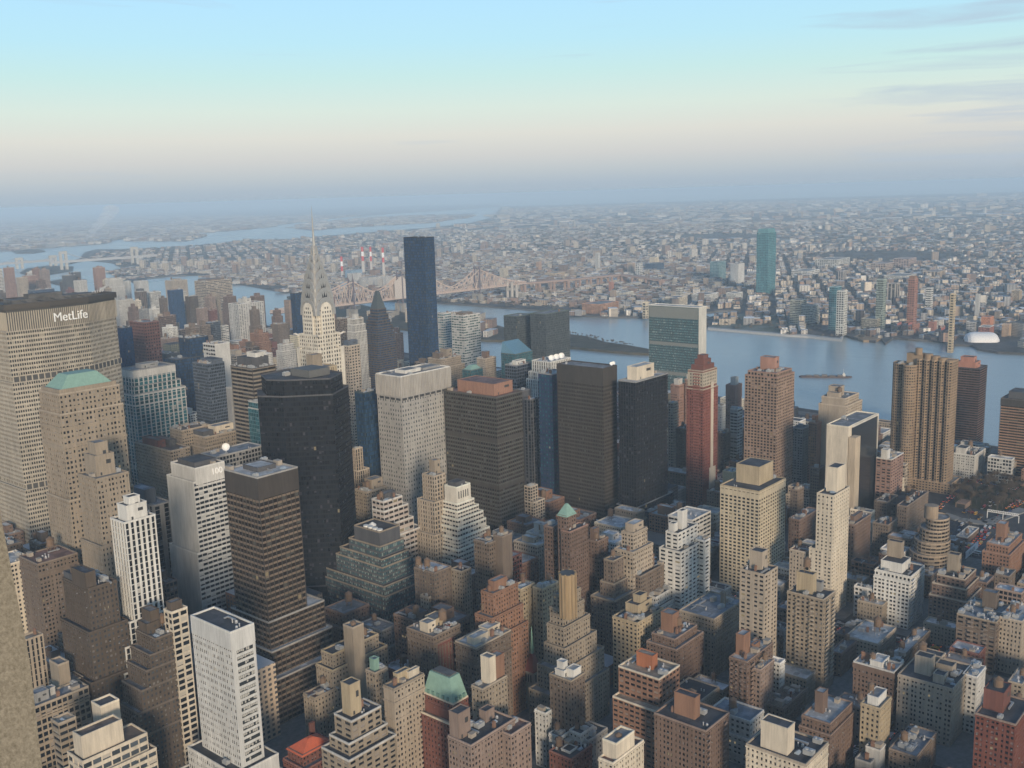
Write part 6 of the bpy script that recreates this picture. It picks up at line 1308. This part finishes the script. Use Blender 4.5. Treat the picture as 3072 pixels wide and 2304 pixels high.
lb_ = ['long pale boiler hall behind the first smokestacks','broad grey turbine hall under the three smokestacks','tall grey block right of the last smokestack','small white block before the turbine hall','sloped conveyor house before the last smokestack','rear pale hall with a blue roof by the shorter smokestack','blue sided shed left of the white block']
for s_, l_ in zip(ps, lb_): b(*s_, 'none', (.40,.39,.37) if 'blue' not in l_ else (.22,.32,.42), 'power_station_hall', l_, 'power station', far=True)
# ---------------------------------------------------------------- faint suspension bridges and causeway at the upper left
def sus(p0, p1, t0, t1, zt, lab, zd=40):
    a, c = Vector((*at(*p0, zd), zd)), Vector((*at(*p1, zd), zd)); r = empty('suspension_bridge', (a.x, a.y, 0), lab, 'bridge'); O = Vector((a.x, a.y, 0)); m_ = MB(); m_.bar(a-O, c-O, 12); m_.build('deck', plain('far_steel', (.42,.42,.42), .8), r)
    tw_ = MB(); cb = MB(); T = []
    for t in (t0, t1):
        p = a+(c-a)*t-O; T.append(p)
        for s in (-1, 1): tw_.box(p.x-6+s*14, p.x+6+s*14, p.y-6, p.y+6, 0, zt)
        tw_.box(p.x-14, p.x+14, p.y-5, p.y+5, zt-14, zt)
    tw_.build('tower', plain('far_stone', (.45,.43,.38), .8), r)
    for k in range(12):
        f = lambda q: T[0]+(T[1]-T[0])*q+Vector((0, 0, (zt-zd)*(2*q-1)**2))
        cb.bar(f(k/12), f((k+1)/12), 3)
    cb.bar(T[0]+Vector((0,0,zt-zd)), Vector((0,0,zd)), 3); cb.bar(T[1]+Vector((0,0,zt-zd)), c-O, 3); cb.build('cable', plain('far_cable', (.35,.35,.36), .7), r)
sus((150, 788), (470, 766), .12, .78, 96, 'hazy suspension bridge with stone towers far up the river', 42)
sus((0, 792), (160, 780), .35, .99, 60, 'hazy low bridge joining the island at the upper left edge', 34)
# smoke plume
def plume():
    import bmesh
    u, v = at(262, 731, 0); m, n, l, b_ = newmat('steam'); n.remove(b_); vo = n.new('ShaderNodeVolumePrincipled'); l.new(vo.outputs[0], n['Material Output'].inputs['Volume']); vo.inputs['Color'].default_value = (.97,.97,.97,1); vo.inputs['Density'].default_value = .010
    bm = bmesh.new(); rr = random.Random(4)
    for i in range(16):
        t = i/15; r_ = 16+t*50; q = Matrix.Translation(Vector((t*170+rr.uniform(-14,14), -t*150+rr.uniform(-14,14), 40+t*230+rr.uniform(-10,10)))) @ Matrix.Diagonal((r_*rr.uniform(.8,1.2), r_*rr.uniform(.8,1.2), r_*.75, 1))
        bmesh.ops.create_icosphere(bm, subdivisions=2, radius=1, matrix=q)
    me = bpy.data.meshes.new('steam_plume'); bm.to_mesh(me); bm.free(); me.materials.append(m); o = bpy.data.objects.new('steam_plume', me); COL.objects.link(o); o.location = (u, v, 0); tag(o, 'white steam plume rising from a far plant', 'steam plume', kind='stuff')
plume()
# ---------------------------------------------------------------- barge, gantries, piers
def barge():
    u, v = at(*px('B4', 430, 688), -4); r = empty('barge', (u, v, -4), 'long flat dark barge with low cargo lying in mid river', 'barge'); r.rotation_euler.z = R(-62)
    h = MB(); P = [(-42,-6),(34,-6),(42,0),(34,6),(-42,6),(-46,0)]; h.prism(P, -.4, 2.2); h.build('hull', plain('hull_rust', (.10,.07,.06), .8), r)
    c = MB()
    for i in range(5): c.box(-34+i*13, -25+i*13, -4, 4, 2.3, 3.6+(i % 3)*.7)
    c.build('cargo', plain('cargo', (.17,.16,.15), .9), r); t = MB(); t.box(26,31,-3,3,2.3,6); t.box(27,30,-2,2,6,8); t.cyl(28,0,8,15,.25,n=6); t.build('deck_house', plain('house_white', (.55,.55,.52), .7), r)
barge()
for k, (x, y) in enumerate(((1150,1370),(1240,1370),(1510,1415),(1590,1418))):
    u, v = at(*px('C4', x, y+28), 0); r = empty('gantry_crane', (u, v, 0), ['first','second','third','fourth'][k]+' riverside float bridge gantry with red sign board, counted from the left', 'gantry', 'old float bridge gantries on the far shore')
    g = MB()
    for sx in (-12, 12):
        for sy in (-5, 5): g.box(sx-.8, sx+.8, sy-.8, sy+.8, 0, 20)
    g.box(-13,13,-6,6,20,23); g.build('frame', plain('gantry_black', (.07,.07,.08), .7), r); s_ = MB(); s_.box(-12,12,-6.6,-6.1,23.1,28); s_.build('sign_board', plain('gantry_red', (.35,.12,.10), .7), r)
# ---------------------------------------------------------------- low infill of the near city
def overlaps(x0, x1, y0, y1, m_=1.5):
    return any(x0 < h[1]+m_ and x1 > h[0]-m_ and y0 < h[3]+m_ and y1 > h[2]-m_ for h in HEROES)
# the towers and houses already standing, for sight lines
def seen(p, pad=0):
    """is a point visible past the placed boxes?"""
    x, y, z = p; X, Y, _ = proj(x, y, z)
    if not (-40 < X < 3112 and 560 < Y < 2380): return False
    for h in SIGHT:
        t0, t1 = 0.0, .995
        for c, lo, hi in ((x, h[0], h[1]), (y, h[2], h[3])):
            if abs(c) < 1e-6: continue
            a, b_ = lo/c, hi/c
            if a > b_: a, b_ = b_, a
            t0, t1 = max(t0, a), min(t1, b_)
        if t0 < t1 and CAMZ+(z-CAMZ)*t1 < h[4] : return False
    return True
SIGHT = [h for h in HEROES if math.hypot(h[0], h[2]) < 2200]
LOW = []; rl = random.Random(11)
def lowcol(): return rl.choice(['brick','brown','tan','beige','dkbrown','pale','cream','white','red','grey','pink','tan','brick','orange'])
for (x0, x1, y0, y1) in BLOCKS:
    if inplaza(x0, x1, y0, y1) or y1 < -50: continue
    cx, cy = (x0+x1)/2, (y0+y1)/2; th = math.degrees(math.atan2(cy, cx)); d = math.hypot(cx, cy)
    if abs(th-40.7) > 33 or d < 250 or d > 2400: continue
    for side in (0, 1):
        x = x0
        while x < x1-7:
            near = cy < 420 and cx > 480
            ws = rl.uniform(7, 15) if near else rl.uniform(14, 30)
            w = min(ws, x1-x); dep = rl.uniform(17, 26) if near else rl.uniform(22, 30)
            a, c = (y0, y0+dep) if side == 0 else (y1-dep, y1)
            if cy < 480: h = rl.uniform(13, 20) if rl.random() < .75 else rl.uniform(20, 30)
            elif cx > 1155: h = rl.uniform(14, 40)
            elif cy < 1000: h = rl.uniform(20, 42) if cx > 640 else rl.uniform(26, 55)
            elif d < 1700: h = rl.uniform(18, 50) if rl.random() < .8 else rl.uniform(50, 90)
            else: h = rl.uniform(18, 60) if rl.random() < .75 else rl.uniform(60, 95)
            if not overlaps(x, x+w, a, c, .6): LOW.append((x, w, a, c-a, h))
            x += w+.15
# north of the regular blocks
for i in range(520):
    th = R(rl.uniform(50, 71)); d = rl.uniform(2100, 4300); x, y = d*math.cos(th), d*math.sin(th)
    if x > 1500+(y-1700)*.12: continue
    w, t = rl.uniform(16, 34), rl.uniform(14, 26); h = rl.uniform(18, 40) if rl.random() < .6 else rl.uniform(45, 100)
    if not overlaps(x, x+w, y, y+t, 4) and all(abs(x-q[0]) > 30 or abs(y-q[2]) > 26 for q in LOW[-400:]): LOW.append((x, w, y, t, h))
SIGHT += [(q[0], q[0]+q[1], q[2], q[2]+q[3], q[4]) for q in LOW if math.hypot(q[0], q[2]) < 1500 and q[4] > 26]
vis = []
for q in LOW:
    x, w, y, t, h = q
    n = sum(seen(p) for p in ((x+.2, y+.2, h+.5), (x+w-.2, y+.2, h+.5), (x+.2, y+t-.2, h+.5), (x+w*.5, y+t*.5, h+.5), (x+w-.2, y+t-.2, h+.5), (x-.1, y-.1, h*.6)))
    d = math.hypot(x, y); vis.append((n*h*w/d**2, q, n))
vis.sort(key=lambda a: -a[0])
def nearest(x, y):
    best = None
    for h in HEROES[:n_h]:
        cx, cy = (h[0]+h[1])/2, (h[2]+h[3])/2; d = math.hypot(cx-x, cy-y)
        if best is None or d < best[0]: best = (d, h, cx, cy)
    return best
SEEN_LAB = {}; mass = []
WORD = dict(brick='red brown brick', brown='brown', tan='tan', beige='beige', dkbrown='dark brown', pale='pale grey', cream='cream', white='white', red='deep red', grey='grey', pink='pinkish', orange='orange brick')
used = {}
for i, (sc, q, n) in enumerate(vis):
    x, w, y, t, h = q; col = lowcol(); rf = rl.choice(['grey','light','dark','light','light','blue','white'])
    if i < 330 and n > 0:
        near = math.hypot(x, y) < 1100; nb = nearest(x+w/2, y+t/2); hl = nb[1][5].split(' with ')[0].split(' of ')[0]; hl = ' '.join(hl.split()[:4]).rstrip(',')
        pa, pb = proj(x+w/2, y+t/2, h)[:2]; ha, hb = proj(nb[2], nb[3], min(h, nb[1][4]))[:2]
        rel = ('left of' if pa < ha else 'right of') if abs(pa-ha) > 1.1*abs(pb-hb) else ('below' if pb > hb else 'behind')
        size_ = ('slim ' if w < 11 else 'wide ' if w > 22 else '')+('low' if h < 22 else 'medium' if h < 45 else 'tall')
        lab = f"{size_} {WORD[col]} block under {'silver' if rf == 'light' else rf} roof {rel} the {hl}"
        key = lab; grp = None
        if h < 24 and near:
            st_ = 'brick'; kw = dict(units=rl.choice([1,2,3]))
        else: st_ = rl.choice(['brick','brick','apt','pane','dense']); kw = dict(units=rl.choice([1,2,3]))
        if h > 40: kw['bulk'] = ((.3,.7,.3,.8,rl.uniform(4,8)),)
        if rl.random() < .25: kw['tank'] = ((rl.uniform(.2,.8), rl.uniform(.3,.8)),)
        e_ = 0
        if h > 20 and w > 13 and rl.random() < .5: e_ = rl.uniform(1.5, 2.6); kw['steps'] = ((h*rl.uniform(.6,.85), e_, e_, e_, e_),)
        used.setdefault(lab, []).append(make('townhouse' if h < 22 else 'city_block', lab, 'building', x+e_, y+e_, w-2*e_, t-2*e_, h, st_, col, roof=rf, far=not near, **kw).root)
    else: mass.append([x+w/2, y+t/2, w/2, t/2, 0, 0, h, *[c*rl.uniform(.8,1.15) for c in C[col]], *ROOFC[rl.randrange(8)]])
for lab, L_ in used.items():
    if len(L_) > 1:
        L_.sort(key=lambda o: proj(o.location.x, o.location.y, 20)[0])
        nm = {2: ['left one','right one'], 3: ['leftmost','middle one','rightmost']}.get(len(L_))
        for k, o in enumerate(L_):
            if nm: o['label'] = ' '.join((lab+', '+nm[k]).split()[:16])
            else: o['group'] = lab
mo = boxfield('packed_city_blocks', mass); mo['kind'] = 'stuff'; mo['label'] = 'mass of further city blocks glimpsed between the towers'
# ---------------------------------------------------------------- trees
def tree_mesh(seed, twiggy=True):
    rr = random.Random(seed); tk = MB(); tk.cyl(0,0,0,3.2,.28,.2,7); tips = []
    def grow_(p, d, L, w, k):
        q = p+d*L; tk.bar(p, q, w)
        if k == 0: tips.append(q); return
        for _ in range(3 if k > 1 else 3):
            e = (d+Vector((rr.uniform(-.8,.8), rr.uniform(-.8,.8), rr.uniform(-.15,.5)))).normalized(); grow_(q, e, L*rr.uniform(.6,.8), w*.6, k-1)
    grow_(Vector((0,0,3)), Vector((rr.uniform(-.1,.1),rr.uniform(-.1,.1),1)).normalized(), 2.4, .34, 4)
    cr_ = MB()
    for q in tips:
        for _ in range(5):
            d = Vector((rr.gauss(0,1), rr.gauss(0,1), rr.gauss(.3,.8))).normalized(); cr_.bar(q, q+d*rr.uniform(.8,1.9), .09)
    a = tk.build('trunk', plain('bark', (.075,.058,.045), .9)); c = cr_.build('crown', plain('twigs', (.10,.075,.05), .9))
    me = (a.data, c.data); bpy.data.objects.remove(a); bpy.data.objects.remove(c); return me
TM = [tree_mesh(i) for i in range(4)]
def tree(x, y, z, s, lab, grp):
    tm = TM[rl.randrange(4)]; r = empty('bare_tree', (x, y, z), lab, 'tree', grp); r.rotation_euler.z = rl.uniform(0, 6); r.scale = (s, s, s*rl.uniform(.85,1.15))
    for nme, me in (('trunk', tm[0]), ('crown', tm[1])): o = bpy.data.objects.new(nme, me); COL.objects.link(o); o.parent = r
q4 = T_('A4'); qb = T_('B4')
park = [qb(1250,1420), qb(1420,1330), qb(1660,1330), qb(1760,1480), qb(1500,1540), qb(1330,1500), qb(1210,1480)]
sheet('park', [(x, y) for x, y in park], .0, .10, landmat((.045,.055,.028), (.085,.075,.045), .08, 'winter_grass'))
pk = []
def inp(x, y): return bool(inpoly(np.array([x]), np.array([y]), park)[0])
xs_ = [p[0] for p in park]; ys_ = [p[1] for p in park]
while len(pk) < 85:
    x, y = rl.uniform(min(xs_), max(xs_)), rl.uniform(min(ys_), max(ys_))
    if inp(x, y) and not overlaps(x-2, x+2, y-2, y+2) and all(abs(x-a)+abs(y-c) > 5 for a, c in pk): pk.append((x, y))
for x, y in pk: tree(x, y, .1, rl.uniform(.9, 1.35), 'bare winter tree in the dense grove beside the tunnel approach', 'bare trees of the tunnel park')
for i in range(46):
    t = rl.random(); x, y = 1590+t*330+rl.uniform(-25,25), 960+t*420+rl.uniform(-20, 20); X, Y, _ = proj(x, y, 0)
isl = polyof('long_island'); n_t = 0
while n_t < 60:
    X, Y = rl.uniform(1560, 1900), rl.uniform(998, 1040); x, y = at(X, Y, 1.2)
    if bool(inpoly(np.array([x]), np.array([y]), isl)[0]) and Y < 1004+(X-1700)*.19+4: tree(x, y, 1.2, rl.uniform(.5, .85), 'bare tree on the grassy tip of the river island', 'bare trees on the island tip'); n_t += 1
ib = 0
while ib < 34:
    X, Y = rl.uniform(905, 1560), rl.uniform(905, 1022); x, y = at(X, Y, 1.2)
    if all(bool(inpoly(np.array([x+a]), np.array([y+c]), isl)[0]) for a in (-22, 22) for c in (-16, 16)):
        wc = WALLC[rl.choice([0,1,2,3,6])]; rc = ROOFC[rl.choice([0,2,3,5])]; hh = rl.choice([9,12,14,22,36])
        o = boxfield('island_block', [[0, 0, rl.uniform(8,19), rl.uniform(6,12), R(20), 0, hh, *wc, *rc]]); o.location = (x, y, 1.2); ib += 1
        lab = f"{'tall' if hh > 30 else 'low' if hh < 13 else 'mid height'} {hue(wc)} block with {rhue(rc)} roof on the long river island"
        tag(o, lab, 'building', lab.replace(' block ', ' blocks '))
STT = 0
for n in range(34, 44):
    for a in (620, 650, 740, 780, 830, 870, 960, 1000, 1050, 1090):
        for s in (-1, 1):
            x, y = a+rl.uniform(-15,15), STR(n)+s*5.9
            if STT < 70 and not overlaps(x-1.5, x+1.5, y-1.5, y+1.5) and seen((x, y, 8)): tree(x, y, .14, rl.uniform(.7, .95), 'bare street tree on a side street pavement', 'bare street trees'); STT += 1
# ---------------------------------------------------------------- vehicles
def car_mesh(kind, col):
    body = MB(); L, W_, H = {'car': (4.7,1.9,.85), 'van': (5.8,2.1,1.9), 'bus': (12,2.6,2.6)}[kind]
    body.prism([(-L/2,-W_/2+.2),(-L/2+.25,-W_/2),(L/2-.35,-W_/2),(L/2,-W_/2+.35),(L/2,W_/2-.35),(L/2-.35,W_/2),(-L/2+.25,W_/2),(-L/2,W_/2-.2)], .32, H)
    if kind != 'car': body.box(-L/2+.2, L/2-.4, -W_/2+.08, W_/2-.08, H, H+.35)
    cab = MB()
    if kind == 'car': cab.prism([(-1.5,-.85),(1.15,-.85),(1.15,.85),(-1.5,.85)], H, 1.42, [(-1.15,-.68),(.45,-.68),(.45,.68),(-1.15,.68)])
    else: cab.box(-L/2+.5, L/2-.8, -W_/2-.02, -W_/2-.005, H*.55, H*.9); cab.box(-L/2+.5, L/2-.8, W_/2+.005, W_/2+.02, H*.55, H*.9); cab.box(L/2+.005, L/2+.03, -W_/2+.4, W_/2-.4, H*.5, H*.9)
    wh = MB()
    for sx in (-1,1):
        for sy in (-1,1):
            c = [(sx*L*.3+.34*math.cos(i*math.pi/5), .34+.34*math.sin(i*math.pi/5)) for i in range(10)]; y0, y1 = sorted((sy*(W_/2-.22), sy*(W_/2+.02)))
            wh.raw([(x, y0, z) for x, z in c]+[(x, y1, z) for x, z in c], [tuple(range(10)), tuple(range(19, 9, -1))]+[(i, (i+1)%10, 10+(i+1)%10, 10+i) for i in range(10)])
    tl = MB(); tl.box(-L/2-.06, -L/2-.01, -W_/2+.25, -W_/2+.65, .6, .85); tl.box(-L/2-.06, -L/2-.01, W_/2-.65, W_/2-.25, .6, .85)
    out_ = []
    for nme, m_, mt in (('body', body, plain('car_paint', col, .3, .2)), ('cabin_glass', cab, plain('car_glass', (.03,.035,.04), .15)), ('wheels', wh, plain('tyre', (.02,.02,.02), .9)), ('tail_light', tl, plain('tail_red', (1,.08,.03), .4, emit=1.2))):
        o = m_.build(nme, mt); out_.append((nme, o.data)); bpy.data.objects.remove(o)
    return out_
PC = dict(yellow=(.62,.34,.03), white=(.62,.62,.6), black=(.03,.03,.035), silver=(.33,.34,.35), blue=(.05,.09,.20), red=(.28,.03,.03))
CM = {}
def vehicle(kind, colname, x, y, rot, where, z=0.0):
    k = (kind, colname)
    if k not in CM: CM[k] = car_mesh(kind, PC[colname])
    nm = {'car': 'taxi' if colname == 'yellow' else 'car', 'van': 'van', 'bus': 'bus'}[kind]
    r = empty(nm, (x, y, z), f"{colname} {nm} {where}", nm, f"{colname} {nm}s {where}"); r.rotation_euler.z = rot
    for nme, me in CM[k]: o = bpy.data.objects.new(nme, me); COL.objects.link(o); o.parent = r
def pickc(): return rl.choice(['car']*8+['van']*2), rl.choice(['yellow','yellow','white','black','silver','silver','blue','red','white','black'])
nv = 0
cand = []
for a, dr in ((235,1),(389,1),(543,-1),(697,1),(913,-1),(1141,1)):
    for y in range(40, 1100, 7):
        for ln_ in (-7.5,-4.2,-1.2,1.8,5,7.8):
            if rl.random() < .6: cand.append((a+ln_, y+rl.uniform(-1,1), math.pi/2*dr, 'on an avenue between the towers'))
for n in range(31, 48):
    for x in range(250, 1130, 7):
        if min(abs(x-a) for a in AVE) < 14: continue
        for ln_ in (-3.6, 0, 3.6):
            if rl.random() < (.55 if ln_ else .2): cand.append((x, STR(n)+ln_, 0 if n % 2 == 0 else math.pi, 'parked or moving on a cross street'))
rl.shuffle(cand)
for x, y, ro, wh_ in cand:
    if nv >= 290: break
    if overlaps(x-2, x+2, y-2, y+2, .2) or not seen((x, y, 1.2)): continue
    kd, cl = pickc(); vehicle(kd, cl, x, y, ro, wh_); nv += 1
# tunnel approach: roadway, ramp mouth, depot, canopy, gantry and queues
road = sheet('approach_road', [q4(1140,0), q4(1330,60), q4(1651,-20), q4(1700,60), q4(1651,140), q4(1420,330), q4(1180,330), q4(1100,200)], 0, .012, landmat((.06,.062,.066), (.10,.10,.10), .06, 'approach_asphalt'))
up = MB(); a, c = q4(1180,130), q4(1420,150)
def strip(m_, pts, w, z0, z1):
    for (x0, y0), (x1, y1) in zip(pts, pts[1:]):
        L = math.hypot(x1-x0, y1-y0); nx, ny = -(y1-y0)/L*w/2, (x1-x0)/L*w/2
        P = [(x0-nx,y0-ny),(x1-nx,y1-ny),(x1+nx,y1+ny),(x0+nx,y0+ny)]; m_.prism(P, z0, z1)
strip(up, [q4(1150,90), q4(1250,125), q4(1420,150), q4(1651,60)], 11, 0, 1.2)
tag(up.build('ramp_road', landmat((.20,.20,.19), (.28,.28,.27), .1, 'ramp_concrete')), kind='structure')
u, v = q4(1232,218,6); dep = make('bus_depot', 'low brick depot with a pale flat roof and six roof vents', 'depot', *spot('A4',1232,1300,238,1372,6), 6, 'brick', 'brick', roof='light', units=0, par='pale')
for i in range(6): prop('roof_vent', dep.root, dep.s*(.25+.25*(i % 3)), dep.t*(.3+.4*(i//3)), 6.1, .8)
def canopy():
    u, v, s, t = spot('A4',1288,1292,340,1368,7); r = empty('advert_hoarding', (u, v, 0), 'white hoarding over the car park with faint grey lettering', 'hoarding'); m_ = MB(); m_.box(0, s, 0, .5, 3.5, 9.5); m_.build('panel', plain('hoarding_white', (.72,.73,.75), .6), r)
    l_ = MB()
    for x in (.1, .5, .9): l_.box(s*x-.2, s*x+.2, .1, .4, 0, 3.5)
    l_.build('post', plain('post_grey', (.2,.2,.2), .6), r); text('ATLAZA', r, (s*.45, -.3, 5), 4.6, (R(90), 0, 0), plain('letter_grey', (.35,.37,.42), .6), depth=.05)
canopy()
def gantry():
    a, c = Vector((*q4(1425,70,7), 7)), Vector((*q4(1620,100,7), 7)); r = empty('sign_gantry', (a.x, a.y, 0), 'white lattice gantry spanning the queue of cars at the tunnel approach', 'gantry'); d = c-a; m_ = MB(); z = Vector((0,0,2)); n = 14
    m_.bar((0,0,7), d+Vector((0,0,7)), .5); m_.bar((0,0,9), d+Vector((0,0,9)), .5)
    for i in range(n): p, q = d*(i/n), d*((i+1)/n); m_.bar(p+Vector((0,0,7)), q+Vector((0,0,9)), .35); m_.bar(p+Vector((0,0,7)), p+Vector((0,0,9)), .35)
    m_.build('beam', plain('gantry_white', (.7,.7,.68), .6), r)
    p = MB()
    for t in (0, .5, 1): q = d*t; p.box(q.x-.3, q.x+.3, q.y-.3, q.y+.3, 0, 7)
    p.build('post', plain('gantry_white', (.7,.7,.68), .6), r)
gantry()
tm_ = MB(); a = q4(1290,55); tm_.box(a[0], a[0]+16, a[1], a[1]+10, 0, 5); t_r = empty('tunnel_portal', (0,0,0), 'dark tunnel mouth under a low brown parapet amid the bare trees', 'tunnel portal'); tm_.build('parapet', wallmat((.24,.17,.13)), t_r)
tm2 = MB(); tm2.box(a[0]-.08, a[0]-.02, a[1]+1, a[1]+9, .1, 4.2); tm2.build('opening', plain('opening_dark', (.03,.03,.03), .8), t_r)
def queue(pts, n, where, lanes=(0,), cols=None, prob=.85):
    P = [Vector((*q4(*p), 0)) for p in pts]; seg = [(a, b_) for a, b_ in zip(P, P[1:])]; tot = sum((b_-a).length for a, b_ in seg)
    for i in range(n):
        s = tot*(i+.5)/n
        for a, b_ in seg:
            L = (b_-a).length
            if s <= L: break
            s -= L
        d = (b_-a).normalized(); p = a+d*s; nn = Vector((-d.y, d.x, 0))
        for ln_ in lanes:
            if rl.random() > prob: continue
            kd, cl = pickc(); q = p+nn*(ln_*3.3+rl.uniform(-.3,.3))+d*rl.uniform(-1,1)
            if not overlaps(q.x-1, q.x+1, q.y-1, q.y+1, .2): vehicle(kd, cl, q.x, q.y, math.atan2(d.y, d.x), where, .02)
queue([(1330,300),(1390,230),(1460,150),(1560,60),(1640,0)], 26, 'queueing for the tunnel', (-1,0,1))
queue([(1210,262),(1280,290),(1330,270)], 10, 'in the car park beside the depot', (-1.6,-.8,0,.8), prob=.9)
queue([(1130,60),(1180,10),(1240,-40)], 8, 'on the park side avenue', (0,1))
queue([(1290,75),(1340,85)], 4, 'entering the tunnel mouth', (-1,0,1))
queue([(870,195),(960,215)], 7, 'parked behind the brown flats', (-.8,0,.8), prob=.95)
# ---------------------------------------------------------------- stone parapet beside the camera
def stone():
    P = [(-160,1380),(-10,1480),(0,1540),(22,1645),(53,1800),(90,1985),(126,2304),(140,2420),(-160,2420)]
    f, rr_, uu = Vector(CF), Vector(CR), Vector(CU); cam_ = Vector((0,0,CAMZ)); vs = []
    for dep in (0, .5):
        for x, y in P: vs.append(cam_+f*(1.6+dep)+rr_*((x-1536)/FPX*1.6-dep*.75)+uu*(-(y-1152)/FPX*1.6-dep*.5))
    n = len(P); m_ = MB(); m_.raw(vs, [tuple(range(n)), tuple(range(2*n-1, n-1, -1))]+[(i, (i+1)%n, n+(i+1)%n, n+i) for i in range(n)])
    mt, nn, l, bs = newmat('granite'); bs.inputs['Roughness'].default_value = .9; tc_ = nn.new('ShaderNodeTexCoord'); a = nn.new('ShaderNodeTexNoise'); a.inputs['Scale'].default_value = 160; a.inputs['Detail'].default_value = 8; a.inputs['Roughness'].default_value = .75; l.new(tc_.outputs['Object'], a.inputs[0])
    r_ = nn.new('ShaderNodeValToRGB'); r_.color_ramp.elements[0].position = .3; r_.color_ramp.elements[1].position = .7; r_.color_ramp.elements[0].color = (.10,.088,.065,1); r_.color_ramp.elements[1].color = (.27,.245,.195,1); l.new(a.outputs[0], r_.inputs[0]); l.new(r_.outputs[0], bs.inputs['Base Color'])
    bp = nn.new('ShaderNodeBump'); bp.inputs['Strength'].default_value = .6; bp.inputs['Distance'].default_value = .003; l.new(a.outputs[0], bp.inputs['Height']); l.new(bp.outputs[0], bs.inputs['Normal'])
    o = m_.build('stone_parapet', mt); tag(o, 'rough grey brown stone pier at the left edge of the lookout', 'parapet')
stone()
# ---------------------------------------------------------------- haze
def haze():
    m, n, l, bs = newmat('haze'); n.remove(bs); vo = n.new('ShaderNodeVolumePrincipled'); l.new(vo.outputs[0], n['Material Output'].inputs['Volume'])
    vo.inputs['Color'].default_value = (.655,.835,.99,1); vo.inputs['Density'].default_value = 0.88e-4; vo.inputs['Anisotropy'].default_value = -.08
    o = MB().box(-3500, 47000, -41000, 61000, -9, 331).build('haze', m); tag(o, 'pale blue haze over the whole city', kind='stuff')
haze()
